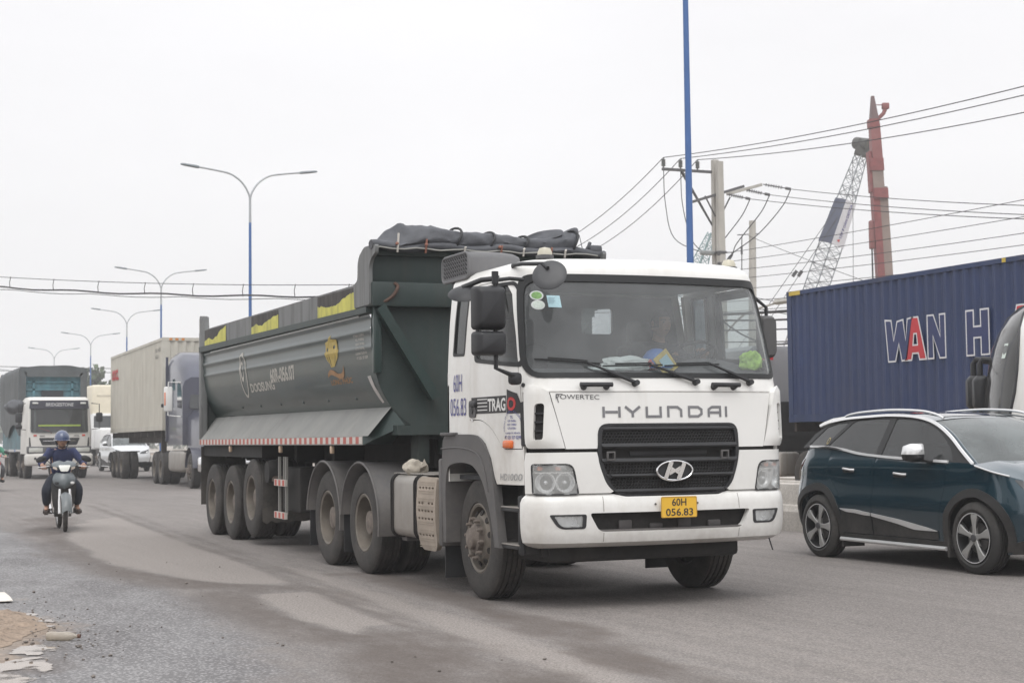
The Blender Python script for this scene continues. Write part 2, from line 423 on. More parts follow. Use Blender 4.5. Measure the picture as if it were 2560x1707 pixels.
wetleft = [(-30,-4.5),(-9.79,-3.4),(-3.96,-3.55),(-1.,-3.2),(.92,-3.35),(2.83,-3.5),(3.97,-3.73),(9,-4.5),(9,-9),(-30,-9)]
def axis(spans):
    out = []
    for a, b, st in spans:
        n = max(1, int(round((b-a)/st))); out += [a+(b-a)*i/n for i in range(n)]
    return out+[spans[-1][1]]
xs = axis([(-420,-120,20),(-120,-24,3),(-24,7,.11),(7,90,6)]); ys = axis([(-12,-6,.6),(-6,1.5,.09),(1.5,6.6,.35)])
P = np.array([(x, y) for x in xs for y in ys])
m = MB(); m.grid(lambda x, y: (x, y+shift(x), 0), xs, ys)
# road material -----------------------------------------------------
def road_material():
    mt = bpy.data.materials.new('asphalt'); mt.use_nodes = True; n = mt.node_tree; L = n.links.new; b = n.nodes['Principled BSDF']
    t = n.nodes.new('ShaderNodeTexCoord'); at = n.nodes.new('ShaderNodeAttribute'); at.attribute_name = 'mask'
    sp = n.nodes.new('ShaderNodeSeparateColor'); L(at.outputs['Color'], sp.inputs[0])
    def nz(s, d=4, r=.6, sc=None):
        q = n.nodes.new('ShaderNodeTexNoise'); q.inputs['Scale'].default_value = s; q.inputs['Detail'].default_value = d; q.inputs['Roughness'].default_value = r
        v = t.outputs['Object']
        if sc:
            mp = n.nodes.new('ShaderNodeMapping'); mp.inputs['Scale'].default_value = sc; L(v, mp.inputs[0]); v = mp.outputs[0]
        L(v, q.inputs['Vector']); return q.outputs[0]
    def rg(x, a, b_, c, d):
        q = n.nodes.new('ShaderNodeMapRange'); q.interpolation_type = 'SMOOTHSTEP'
        for i, v in zip((1,2,3,4), (a,b_,c,d)): q.inputs[i].default_value = v
        L(x, q.inputs[0]); return q.outputs[0]
    def ma(op, A, B):
        q = n.nodes.new('ShaderNodeMath'); q.operation = op
        for i, X in ((0,A),(1,B)):
            if isinstance(X, (int,float)): q.inputs[i].default_value = X
            else: L(X, q.inputs[i])
        return q.outputs[0]
    def mc(f, A, B):
        q = n.nodes.new('ShaderNodeMix'); q.data_type = 'RGBA'
        if isinstance(f, float): q.inputs[0].default_value = f
        else: L(f, q.inputs[0])
        for i, X in ((6,A),(7,B)):
            if isinstance(X, tuple): q.inputs[i].default_value = (*X,1)
            else: L(X, q.inputs[i])
        return q.outputs[2]
    edge = nz(7, 6, .7, (.45,1,1)); patch = nz(1.1, 5, .6, (.4,1,1)); fine = nz(16, 4, .75); vf = nz(55, 3, .7)
    v = n.nodes.new('ShaderNodeTexVoronoi'); v.inputs['Scale'].default_value = 38; L(t.outputs['Object'], v.inputs['Vector'])
    big = nz(.32, 5, .65, (.5,1,1)); base = mc(rg(patch, .3, .7, 0, 1), mc(rg(big, .35, .65, 0, 1), (.160,.140,.130), (.198,.178,.167)), (.235,.211,.197))
    stone = mc(rg(vf, .35, .68, 0, 1), (.062,.056,.054), (.37,.34,.32))
    c = mc(.5, base, stone)
    c = mc(rg(fine, .42, .70, 0, .62), c, (.10,.092,.088))
    def soft(ch, k=.9): return rg(ma('ADD', ch, ma('MULTIPLY', ma('SUBTRACT', edge, .5), k)), .12, .88, 0, 1)
    dust = soft(sp.outputs[0], 1.2); wet = soft(sp.outputs[1], 1.0); dark = soft(sp.outputs[2], .8)
    dn = mc(rg(vf, .3, .7, 0, 1), (.20,.176,.160), (.40,.36,.33))
    stk_ = nz(1.0, 5, .65, (.16,4.5,1)); c = mc(rg(stk_, .48, .72, 0, .34), c, (.125,.113,.106)); c = mc(rg(stk_, .50, .28, 0, .22), c, (.29,.268,.25))
    c = mc(ma('MULTIPLY', dust, .54), c, dn)
    wv = mc(rg(v.outputs['Distance'], .15, .55, 0, 1), (.37,.358,.362), (.10,.098,.102))  # glints of the damp stones are painted in as pale cells
    c = mc(ma('MULTIPLY', wet, .72), c, wv)
    c = mc(ma('MULTIPLY', dark, .8), c, (.088,.070,.060))
    c = mc(soft(at.outputs['Alpha'], 1.4), c, mc(rg(nz(11, 5, .7), .3, .7, 0, 1), (.15,.112,.084), (.29,.225,.172)))
    L(c, b.inputs['Base Color'])
    r = n.nodes.new('ShaderNodeMix'); L(ma('MULTIPLY', wet, rg(patch, .3, .65, .2, 1)), r.inputs[0]); r.inputs[2].default_value = .93; r.inputs[3].default_value = .42; L(r.outputs[0], b.inputs['Roughness'])
    b.inputs['Specular IOR Level'].default_value = .45
    bn = n.nodes.new('ShaderNodeBump'); bn.inputs['Strength'].default_value = .55; bn.inputs['Distance'].default_value = .012
    L(ma('ADD', ma('MULTIPLY', vf, .7), ma('MULTIPLY', fine, .6)), bn.inputs['Height']); L(bn.outputs[0], b.inputs['Normal'])
    return mt
M_road = road_material()
MUDS = [[(-1.4,-5.9),(-1.2,-5.15),(-.86,-4.84),(-.31,-4.76),(.3,-4.76),(.75,-4.95),(1.2,-5.1),(1.5,-5.3),(1.6,-5.9)], [(-3.6,-6.2),(-3.4,-5.3),(-2.9,-5.0),(-2.3,-4.96),(-1.8,-5.1),(-1.5,-5.5),(-1.5,-6.2)], [(1.6,-5.9),(1.7,-5.35),(2.4,-5.45),(3.4,-5.5),(3.6,-6)]]
def set_mask(o, P):
    wob = np.array([mnoise.noise((p[0]*.9, p[1]*2.2, 3.1)) for p in P])*.14+np.array([mnoise.noise((p[0]*3.1, p[1]*5, 9.1)) for p in P])*.05
    d = np.maximum.reduce([sm(sdpoly(P, light1)+wob, -.12, .15), sm(sdpoly(P, light2)+wob, -.09, .12), .85*sm(sdpoly(P, lightband)+wob, -.15, .2)])
    tr = np.maximum(sm(sdline(P, track1, .10)+wob*.4, -.06, .10), .8*sm(sdline(P, track2, .08)+wob*.4, -.06, .08))
    d = np.maximum(d*(1-.75*tr), .38*sm(P[:,1], -3.2, -1.0)*(1-tr)*sm(-np.abs(P[:,1]+1.2), -2.5, -.5))
    w = sm(sdpoly(P, wetleft)+wob*2, -.5, .7)*.95
    k = np.maximum.reduce([.55*tr, np.maximum(.72*sm(sdline(P, edgeband, .10)+wob*.8, -.10, .12), .66*sm(sdline(P, edgeband, .45)+wob*2.2, -.4, .35)*(1-d)), .74*sm(sdpoly(P, brown)+wob*2.6, -.3, .4), .72*sm(sdline(P, darkband, .28)+wob*1.8, -.2, .2)])
    k *= sm(wob, -.18, .05)*.5+.5
    for cx, cy, rr, v_ in ((.3,-5.1,.75,.75),(2.3,-5.25,.75,.6),(1.6,-5.05,.45,.6),(-2.6,-5.2,.8,.6)): k = np.maximum(k, v_*sm(rr-np.hypot(P[:,0]-cx, (P[:,1]-cy)*1.6)+wob*2, -.25, .35))
    lane = np.exp(-((P[:,1]-2.2)/.55)**2)+np.exp(-((P[:,1]-5.2)/.5)**2); k = np.maximum(k, .20*lane*(1+wob*3))
    mudm = np.zeros_like(d)
    for pl in MUDS: mudm = np.maximum(mudm, sm(sdpoly(P, pl)+wob*2.5, -.35, .12))
    a = o.data.attributes.new('mask', 'FLOAT_COLOR', 'POINT')
    a.data.foreach_set('color', np.stack([d, w, k, mudm], 1).astype('f').ravel())
road = m.build('road', M_road, ang=0, kind='structure'); set_mask(road, P)
xs2 = axis([(-420,-100,20),(-100,90,8)])
m = MB(); m.grid(lambda x, y: (x, y+shift(x), 0), xs2, [7.45,10,13,16,19.0])
m.build('opposite_road', M_road, ang=0, kind='structure')
M_soil = mat('roadside_soil', (.235,.205,.17), .95, var=.3, vscale=.4, grain=.3, gscale=20, bump=.4, bscale=12)
m = MB(); m.grid(lambda x, y: (x, y, -.035), axis([(-900,900,60)]), axis([(-900,900,60)]))
m.build('ground', M_soil, ang=0, kind='structure')
# raised pavement on the far side of the opposite road
M_conc = mat('weathered_concrete', (.37,.345,.315), .88, var=.14, vscale=2.5, grain=.25, gscale=40, streak=(3,.55,(.17,.145,.12)), bump=.2, bscale=60)
m = MB()
for (x0, x1) in zip(xs2, xs2[1:]):
    y0, y1 = 19.0+shift(x0), 19.0+shift(x1)
    m.add([(x0,y0,0),(x1,y1,0),(x1,y1,.15),(x0,y0,.15),(x1,y1+4,.15),(x0,y0+4,.15)], [(0,1,2,3),(3,2,4,5)])
m.build('pavement', M_conc, kind='structure', ang=0)
# median: concrete barrier with a foot, a ledge and a soil-filled middle
prof = [(6.42,0),(6.42,.28),(6.46,.36),(6.50,.38),(6.58,.66),(6.62,.68),(6.74,.68),(6.76,.66),(6.76,.45),(7.24,.45),(7.24,.66),(7.26,.68),(7.38,.68),(7.42,.66),(7.5,.38),(7.58,.28),(7.58,0)]
mb = thing('median_barrier', 'dusty concrete median barrier wall between the two carriageways', 'barrier')
m = MB(); bx = axis([(-300,-100,10),(-100,-40,4),(-40,60,6)])
m.loft([[(x, y+shift(x), z) for y, z in prof] for x in bx], closed=False, cap=False); m.build('wall', M_conc, mb, ang=25)
m = MB(); m.grid(lambda x, y: (x, y+shift(x), .46), bx, [6.76,7.24]); m.build('soil_bed', M_soil, mb, ang=0)

# ---- mud bank, puddles and litter at the near-left edge of the road
M_mud = mat('ochre_mud', (.215,.163,.122), .9, var=.34, vscale=11, grain=.35, gscale=45, bump=.6, bscale=30)
def mound(name, poly, h, mt, seed, **k):
    P = [Vector(p) for p in poly]
    def f(a, b):
        d = float(sdpoly(np.array([(a, b)]), poly)[0]); q = max(0, min(1, d/.22)); q = q*q*(3-2*q)
        return (a, b, .003+h*q*(.55+.5*mnoise.noise((a*4+seed, b*4, 1)))+.035*q*mnoise.noise((a*15, b*15, seed))+.018*q*mnoise.noise((a*41, b*41, seed)))
    m = MB(); m.panel(resample(smooth_poly(poly), .05), [], f, .05); return m.build(name, mt, ang=60, **k)
def smooth_poly(poly, jit=.05, seed=1):
    q = smooth(poly, 6, closed=True); out = []
    for p in q:
        out.append((p.x+jit*mnoise.noise((p.x*6, p.y*6, seed)), p.y+jit*mnoise.noise((p.x*6, p.y*6, seed+5))))
    return out
mud = mound('mud_bank', [(-1.4,-5.9),(-1.2,-5.15),(-.86,-4.84),(-.31,-4.76),(.3,-4.76),(.75,-4.95),(1.2,-5.1),(1.5,-5.3),(1.6,-5.9)], .06, M_mud, 2.)
mud['kind'] = 'structure'
mud2 = mound('mud_bank', [(-3.6,-6.2),(-3.4,-5.3),(-2.9,-5.0),(-2.3,-4.96),(-1.8,-5.1),(-1.5,-5.5),(-1.5,-6.2)], .05, M_mud, 6.); mud2['kind'] = 'structure'
M_water = mat('muddy_water', (.26,.205,.16), .07, var=.12, vscale=3, spec=.7)
def break_up(mt, scale, a, b_):      # dry gaps: thin spots where the asphalt shows through
    n = mt.node_tree; L = n.links.new; ou = [q for q in n.nodes if q.type == 'OUTPUT_MATERIAL'][0]; bs = n.nodes['Principled BSDF']
    t = n.nodes.new('ShaderNodeTexCoord'); q = n.nodes.new('ShaderNodeTexNoise'); q.inputs['Scale'].default_value = scale; q.inputs['Detail'].default_value = 4; q.inputs['Roughness'].default_value = .55; L(t.outputs['Object'], q.inputs['Vector'])
    r = n.nodes.new('ShaderNodeMapRange'); r.inputs[1].default_value = a; r.inputs[2].default_value = b_; L(q.outputs[0], r.inputs[0])
    tr = n.nodes.new('ShaderNodeBsdfTransparent'); mxs = n.nodes.new('ShaderNodeMixShader'); L(r.outputs[0], mxs.inputs[0]); L(tr.outputs[0], mxs.inputs[1]); L(bs.outputs[0], mxs.inputs[2]); L(mxs.outputs[0], ou.inputs[0])
break_up(M_water, 2.6, .40, .47)
for poly in ([(2.83,-5.45),(2.35,-5.36),(2.2,-5.27),(2.06,-5.14),(2.22,-5.04),(2.52,-5.02),(2.72,-5.08),(2.92,-5.17),(3.2,-5.3),(3.3,-5.6)], [(1.63,-5.16),(1.4,-5.03),(1.5,-4.93),(1.62,-4.92),(1.85,-5.0),(1.98,-5.1),(1.8,-5.17)], [(-.9,-4.83),(-.2,-4.70),(.2,-4.68),(.35,-4.75),(-.2,-4.8)]):
    m = MB(); m.panel([(x+.05*mnoise.noise((x*19, y*19, 2)), y+.05*mnoise.noise((x*19, y*19, 7))) for x, y in resample(smooth_poly(poly, .10, 4), .03)], [], flat(None, .005), .2); m.build('puddle', M_water, ang=0, kind='structure')
M_stone = mat('road_stone', (.16,.14,.125), .9, var=.35, vscale=20)
gm = MB(); rs = random.Random(4)
def pebble(m, x, y, r):
    bm = bmesh.new(); bmesh.ops.create_icosphere(bm, subdivisions=1, radius=r)
    for v in bm.verts: v.co = Vector((v.co.x*rs.uniform(.8,1.3), v.co.y*rs.uniform(.7,1.2), v.co.z*rs.uniform(.5,.8)))
    m.bm(bm, Matrix.Translation((x, y, r*.45)))
for i in range(260):
    if i < 190: x = rs.gauss(.4, 1.3); y = -4.85+rs.gauss(0, .22)
    else: x = rs.uniform(-6, 5.5); y = rs.uniform(-5.4, -2.2)
    pebble(gm, x, y, rs.choice([.004,.005,.006,.008,.011]) if i % 12 else rs.uniform(.012,.022))
gm.build('gravel', M_stone, kind='stuff')
# plastic bottle
M_bottle = glass('milky_plastic', (.75,.72,.66), .45, (.62,.56,.48), rough=.15)
bt = thing('plastic_bottle', 'crushed milky plastic bottle lying on the road by the mud', 'bottle', (1.22,-4.79,.0), radians(62))
m = MB(); m.lathe([(.001,-.11),(.026,-.11),(.031,-.10),(.031,-.05),(.028,-.03),(.031,-.01),(.031,.045),(.024,.075),(.013,.095),(.013,.115)], (0,0,.031), (1,0,0), 16); m.build('body', M_bottle, bt)
m = MB(); m.cyl((.112,0,.031), (.13,0,.031), .0155, n=12); m.build('cap', mat('brown_cap', (.12,.06,.04), .5), bt)
# scrap of white board
m = MB(); m.prism([(-1.75,-4.99),(-1.72,-4.815),(-2.1,-4.80),(-2.56,-4.80),(-2.72,-5.02)], lambda p, q, h: (p, q, .012+h+.025*(q+5)), 0, .006)
o = m.build('paper_scrap', mat('dirty_white_card', (.70,.66,.60), .8, var=.1, vscale=8), ang=20); o['label'] = 'dirty white scrap of card lying at the road edge'; o['category'] = 'scrap'
# ================================================================== WHEELS (outer face at y=0, outward = -Y, centre at origin)
def tyre_profile(r, w, rb, grooves=4):
    p = [(rb,-.03),(rb+.02,-.008),(r*.80,0),(r*.92,-.012),(r*.975,-.028)]
    t0, t1 = -.042, -(w-.042); n = grooves
    seg = (t1-t0)/(2*n+1)
    a = t0
    for i in range(2*n+1):
        rr = r if i % 2 == 0 else r-.016
        if i % 2 == 0: p += [(rr, a), (rr, a+seg*1.35 if i < 2*n else a+seg)]
        else: p += [(rr, a+seg*.35), (rr, a+seg*.95)]
        a += seg
    p += [(r*.975,-w+.028),(r*.92,-w+.012),(r*.80,-w),(rb+.02,-w+.008),(rb,-w+.03)]
    return p
_wheel = {}
def wheel_proto(kind, r=.52, w=.29, tyre_m=None, rim_m=None, nuts=True):
    key = (kind, r, w, tyre_m, rim_m)
    if key in _wheel: return _wheel[key]
    tm = tyre_m or M_tyre; rm = rim_m or M_rim; ax = (0,-1,0); rb = r*.56; parts = []
    m = MB(); m.lathe(tyre_profile(r, w, rb), (0,0,0), ax, 48)
    if kind != 'front': m.lathe(tyre_profile(r, w, rb), (0,w+.04,0), ax, 36)
    parts.append(('tyre', m, tm))
    m = MB()
    if kind == 'front':
        m.lathe([(rb,-.05),(rb+.012,-.018),(rb,-.012),(rb-.018,-.02),(rb-.03,-.09),(rb-.045,-.10),(rb-.06,-.055),(r*.36,-.018),(r*.26,-.012),(r*.25,-.012)], (0,0,0), ax, 40)
    else:
        m.lathe([(rb,-.05),(rb+.012,-.018),(rb,-.010),(rb-.022,-.02),(rb-.03,-.08),(rb-.04,-.20),(rb-.055,-.215),(r*.36,-.225),(r*.22,-.225)], (0,0,0), ax, 40)
    parts.append(('rim', m, rm))
    m = MB()
    if kind == 'front': m.lathe([(r*.26,-.02),(r*.24,.03),(r*.19,.04),(r*.17,.075),(r*.12,.085),(.001,.085)], (0,0,0), ax, 24)
    else: m.lathe([(r*.30,-.23),(r*.29,-.17),(r*.25,-.15),(r*.23,-.07),(r*.17,-.06),(.001,-.06)], (0,0,0), ax, 24)
    parts.append(('hub', m, M_hub))
    _wheel[key] = []
    for nm, mb_, mt in parts:
        o = mb_.build(nm, mt, ang=32); _wheel[key].append((nm, o.data, mt)); bpy.data.objects.remove(o)
    # hand holes and lug nuts
    if kind == 'front':
        for i in range(10):
            a = 2*pi*(i+.5)/10; c = Vector((cos(a)*r*.425, 0.036, sin(a)*r*.425)); nrm = Vector((cos(a)*.45,-1,sin(a)*.45)).normalized()
            hm = MB(); hm.cyl(c-nrm*.004, c+nrm*.006, .028, n=10)
            o = hm.build('hand_hole', M_dark); _wheel[key].append(('hand_hole', o.data, M_dark)); bpy.data.objects.remove(o)
    k = 10; m = MB(); y0 = -.012 if kind == 'front' else .225
    m.cyl((0,0,0), (0,-.028,0), .021, .021, n=6); m.cyl((0,-.028,0), (0,-.05,0), .014, .012, n=8)
    o = m.build('lug_nut', M_hub); nd = o.data; bpy.data.objects.remove(o)
    rr = r*.32 if kind == 'front' else r*.345
    if nuts:
        for i in range(k):
            a = 2*pi*i/k; _wheel[key].append(('lug_nut', nd, M_hub, (cos(a)*rr, y0+.004, sin(a)*rr)))
    return _wheel[key]
def add_wheel(parent, x, y, z, side, kind='front', steer=0., nuts=True, **k):
    pr = wheel_proto(kind, nuts=nuts, **k)
    e = bpy.data.objects.new('wheel', None); COL.objects.link(e); e.parent = parent; e.location = (x, y, z); e.empty_display_size = .2
    e.rotation_euler = (0, random.uniform(0, 6), 0); 
    e.rotation_mode = 'ZYX'; e.rotation_euler = (0, random.uniform(0, 6), (0 if side < 0 else pi)+steer)
    e.rotation_mode = 'XYZ'
    R_ = Matrix.Rotation((0 if side < 0 else pi)+steer, 4, 'Z')@Matrix.Rotation(random.uniform(0, 6), 4, 'Y')
    e.rotation_euler = R_.to_euler()
    for q in pr:
        o = bpy.data.objects.new(q[0], q[1]); COL.objects.link(o); o.parent = e
        if len(q) > 3: o.location = q[3]
    return e

# ================================================================== WHITE TRACTOR
TR = thing('tractor_truck', 'white cab-over tractor unit with yellow plate 60H 056.83 pulling the dark dump trailer', 'truck')
CF, CC, CL, RC, RX, BOW, XR = .835, .63, 1.38, .40, .40, .07, -.47
UD = 1.27      # where the front corner meets the door edge
T_W = [(.4,1.225),(.9,1.235),(1.9,1.235),(2.05,1.23),(2.4,1.21),(2.70,1.18)]
T_X = [(.4,1.34),(.55,1.375),(.9,1.38),(1.3,1.38),(1.75,1.36),(1.87,1.33),(2.70,1.10)]
def xc_(z): return interp(z, T_X)-BOW-RX
def cabP(u, z):
    s = -1 if u < 0 else 1; a = abs(u); w = interp(z, T_W); xf = interp(z, T_X)
    if a <= CF: y = a/CF*(w-RC); x = xf-BOW*(a/CF)**2
    elif a <= CF+CC:
        t = (a-CF)/CC*pi/2; y = w-RC+RC*sin(t); x = xf-BOW-RX+RX*cos(t)
    else:
        t = (a-CF-CC)/CL; y = w; x = lerp(xf-BOW-RX, XR, t)
    return Vector((x, s*y, z))
def cabS(u, z, off=0.):
    p = cabP(u, z)
    if off:
        d = 1e-3; n = (cabP(u+d, z)-cabP(u-d, z)).cross(cabP(u, z+d)-cabP(u, z-d)).normalized(); p = p+n*off
    return p
def us(x, z, s=-1): c = xc_(z); return s*(CF+CC+(c-x)/(c-XR)*CL)
def uf(y, z): return y/(interp(z, T_W)-RC)*CF
def cmap(off): return lambda u, z: cabS(u, z, off)
def sidepoly(pts, s=-1): return [(us(x, z, s), z) for x, z in pts]
UE = CF+CC+CL
ws = roundpoly([(-1.225,1.875),(1.225,1.875),(1.20,2.685),(-1.20,2.685)], [.17,.17,.13,.13], 6)
ws_out = roundpoly([(-1.258,1.852),(1.258,1.852),(1.245,2.715),(-1.245,2.715)], [.20,.20,.15,.15], 6)
door_xz = smooth([(.06,1.53),(.30,1.525),(.50,1.47),(.66,1.375),(.76,1.30)], 4)
door_xz = [tuple(p) for p in door_xz]+[(.82,1.285)]
door_base = [(x, z) for x, z in door_xz]
dw = [(.20,2.64),(.19,2.05),(1.04,1.975),(.99,2.2),(.84,2.60),(.80,2.64)]
qw = [(-.30,2.655),(-.33,2.12),(-.09,2.11),(-.05,2.655)]
def door_poly(s, g=0.):
    pts = [(us(x+ (g if x < .07 else 0), z+g, s), z+g) for x, z in door_base]
    uc = s*(UD+.012+g)
    pts += [(uc, 1.285+g), (uc, 2.2), (s*(UD+.03+g), 2.56), (s*(UD+.12), 2.69-g), (us(.16+g, 2.69-g, s), 2.69-g), (us(.06+g, 2.05, s), 2.05)]
    return pts
holes = [ws]
for s in (-1, 1): holes += [door_poly(s), roundpoly(sidepoly(qw, s), .03)]
shell_out = []
low_side = lambda s: [(s*UE, 1.41), (us(.05,1.41,s), 1.41), (us(.24,1.40,s), 1.40), (us(.40,1.335,s), 1.335), (us(.52,1.21,s), 1.21), (us(.60,1.05,s), 1.05), (us(.64,1.02,s), 1.0), (s*UD, 1.0)]
L_ = low_side(-1); R_ = low_side(1)[::-1]
shell_out = L_+[(-UD, 1.74), (UD, 1.74)]+R_+[(UE, 2.70), (-UE, 2.70)]
m = MB(); m.panel(shell_out, holes, cmap(0), .075, .03); cab = m.build('cab_shell', M_cabside, TR)
# doors
for s in (-1, 1):
    dwp = roundpoly(sidepoly(dw, s), [.06,.06,.06,.05,.1,.06])
    m = MB(); m.panel(door_poly(s, .007), [dwp], cmap(.002), .075, .03); d = m.build('door', M_cabside, TR)
    # window seal and glass
    c = np.mean(dwp, 0); grow = [(lerp(c[0],p[0],1.06), lerp(c[1],p[1],1.08)) for p in dwp]
    m = MB(); m.panel(grow, [[(lerp(c[0],p[0],.985), lerp(c[1],p[1],.98)) for p in dwp]], cmap(.006), .06, .02); m.build('window_seal', M_seal, d)
    m = MB(); m.panel(dwp, [], cmap(-.012), .12); m.build('window_glass', M_glasss, d)
    # handle
    m = MB(); m.panel(rrect(us(.13,1.6,s)-.075, us(.13,1.6,s)+.075, 1.555, 1.70, .03), [], cmap(.012), .05, .012); h = m.build('handle_recess', M_grey, d)
    hp = cabS(us(.14,1.62,s), 1.63, .02); m = MB(); m.rbox(hp.x-.03, hp.x+.09, hp.y-.012, hp.y+.012, 1.645, 1.685, .01); m.build('door_handle', M_black, d)
    m = MB(); hp = cabS(us(.13,1.62,s), 1.615, .012); m.cyl(hp, hp+V(0,s*.006,0), .028, n=14); m.build('handle_shadow_cup', M_black, d)
    m = MB(); hp = cabS(us(.12,1.55,s), 1.535, .002); m.cyl(hp, hp+V(0,s*.006,0), .013, n=10); m.build('key_lock', M_chrome, d)
    # rain gutter grab bar above the quarter panel, dark drip strip
    q = roundpoly(sidepoly(qw, s), .03); c = np.mean(q, 0); grow = [(lerp(c[0],p[0],1.16), lerp(c[1],p[1],1.07)) for p in q]
    m = MB(); m.panel(grow, [[(lerp(c[0],p[0],.97), lerp(c[1],p[1],.985)) for p in q]], cmap(.004), .06, .02); m.build('quarter_window_seal', M_seal, TR)
    m = MB(); m.panel(q, [], cmap(-.01), .1); m.build('quarter_window', M_glassd, TR)
# dark liner behind the door gaps
for s in (-1, 1):
    m = MB(); m.panel([(us(.02,1.5,s),1.5), (s*(UD-.03),1.28), (s*(UD-.03),2.66), (us(.10,2.66,s),2.66)], [[(us(.22,2.6,s),2.6), (us(.22,2.08,s),2.08), (us(1.0,2.02,s),2.02), (us(.82,2.6,s),2.6)]], cmap(-.028), .12)
    m.build('door_liner', M_int, TR)
# windscreen
m = MB(); m.panel(ws_out, [roundpoly([(-1.205,1.894),(1.205,1.894),(1.18,2.65),(-1.18,2.65)], [.15,.15,.11,.11], 6)], cmap(.010), .07, .03); m.build('windscreen_seal', M_seal, TR)
m = MB(); m.panel(ws, [], cmap(-.004), .09); m.build('windscreen', M_glassw, TR)
# roof
us_ = [-UE+ (2*UE)*i/90 for i in range(91)]
rings = []
base = [cabS(u, 2.70) for u in us_]
cen = Vector((.3,0,0))
nrm = []
for u in us_:
    d = 1e-3; n = (cabP(u+d,2.6)-cabP(u-d,2.6)).cross(V(0,0,1)).normalized(); nrm.append(n)
for ins, z in ((0,2.70),(.012,2.752),(.04,2.795),(.09,2.828),(.18,2.85),(.32,2.866)):
    rings.append([Vector((p.x-n.x*ins, p.y-n.y*ins, z+.02*cos(p.y*1.2)-.004)) if ins else p for p, n in zip(base, nrm)])
m = MB(); m.loft(rings, closed=False, cap=False)
top = rings[-1]; k = len(top)
m.add(top, [tuple(range(k))]); m.build('roof', M_white, TR, ang=50)
# rear wall with a window
m = MB(); m.panel([(-1.235,1.0),(1.235,1.0),(1.235,1.95),(1.10,2.72),(.9,2.84),(-.9,2.84),(-1.10,2.72),(-1.235,1.95)], [rrect(.06,.40,2.32,2.58,.04)], lambda y, z: (XR, y, z), .3, .03, flip=True); m.build('rear_wall', M_cabside, TR)
m = MB(); m.panel(rrect(.06,.40,2.32,2.58,.04), [], lambda y, z: (XR+.01, y, z), .3); m.build('rear_window', glass('dusty_rear_glass', (.75,.8,.82), .40, (.42,.46,.48)), TR)
# front hood panel with grille opening
GR = roundpoly([(-.645,1.485),(.645,1.485),(.655,1.20),(.575,.985),(.47,.905),(-.47,.905),(-.575,.985),(-.655,1.20)], [.09,.09,.2,.1,.1,.1,.1,.2], 5)
GRu = [(uf(y, z), z) for y, z in GR]
hood = [(uf(-.915,1.285),1.285),(uf(.915,1.285),1.285),(uf(.97,1.5),1.5),(uf(1.03,1.735),1.735),(uf(-1.03,1.735),1.735),(uf(-.97,1.5),1.5)]
gy_top = [(uf(y, z), z) for y, z in GR if z >= 1.285]
gi = [p for p in GRu if p[1] > 1.286]
gi_sorted = sorted(gi, key=lambda p: atan2(p[1]-1.2, p[0]))
hood_poly = [(uf(-.915,1.285),1.285),(uf(-.655,1.285),1.285)]+gi_sorted[::-1]+[(uf(.655,1.285),1.285)]+hood[1:]
m = MB(); m.panel(hood_poly, [], cmap(.006), .07, .025); m.build('hood_panel', M_white, TR)
# cowl strip between hood and windscreen
m = MB(); m.panel([(-UD+.008,1.747),(UD-.008,1.747),(UD-.008,1.90),(1.245,1.87),(1.17,1.853),(-1.17,1.853),(-1.245,1.87),(-UD+.008,1.90)], [], cmap(.003), .07, .02)
m.build('cowl_panel', M_white, TR)
# corner air deflectors with slots
for s in (-1, 1):
    def bulge(u, z):
        a = abs(u); t = max(0, min(1, (a-.93)/.10)); e_ = max(0, min(1, (1.275-a)/.09)); v_ = max(0, min(1, (z-1.29)/.04))*max(0, min(1, (1.80-z)/.035))
        return .006+.042*t*(.1+.9*e_)*(.5+.5*v_)
    pp = roundpoly([(s*(uf(.915,1.285)+.007),1.29),(s*1.235,1.29),(s*1.245,1.37),(s*1.245,1.74),(s*1.22,1.79),(s*1.15,1.80),(s*(uf(1.03,1.735)+.008),1.74),(s*(uf(.97,1.5)+.007),1.5)], [.005,.06,.04,.04,.04,.04,.005,.0])
    slot = roundpoly([(s*1.09,1.355),(s*1.165,1.35),(s*1.145,1.645),(s*1.07,1.65)], .03)
    m = MB(); m.panel(pp, [slot], lambda u, z: cabS(u, z, bulge(u, z)), .04, .05, flip=False); cd = m.build('corner_deflector', M_white, TR)
    m = MB(); m.panel(slot, [], cmap(.012), .1); m.build('air_slot', M_dark, cd)
    for zz in (1.43, 1.50, 1.57):
        m = MB(); m.panel(rrect(min(s*1.085,s*1.155), max(s*1.085,s*1.155), zz-.006, zz+.006, .003), [], cmap(.03), .1, .02); m.build('louvre', M_black, cd)
    m = MB(); a = s*1.268; m.panel(roundpoly([(a-.022,1.31),(a+.016,1.31),(a+.016,1.67),(a-.022,1.66)], .012), [], cmap(.010), .05, .01); m.build('deflector_edge_trim', M_black, cd)
# black gap strip below the hood panel
m = MB(); m.panel([(uf(-.915,1.265),1.262),(uf(.915,1.265),1.262),(uf(.915,1.285),1.288),(uf(-.915,1.285),1.288)], [], cmap(-.02), .1); m.build('hood_gap_seal', M_dark, TR)
m = MB(); m.panel([(-1.25,.6),(1.25,.6),(1.25,1.79),(-1.25,1.79)], [[(uf(-.62,.93),.93),(uf(.62,.93),.93),(uf(.62,1.46),1.46),(uf(-.62,1.46),1.46)]], cmap(-.035), .12); m.build('front_backing', M_dark, TR)
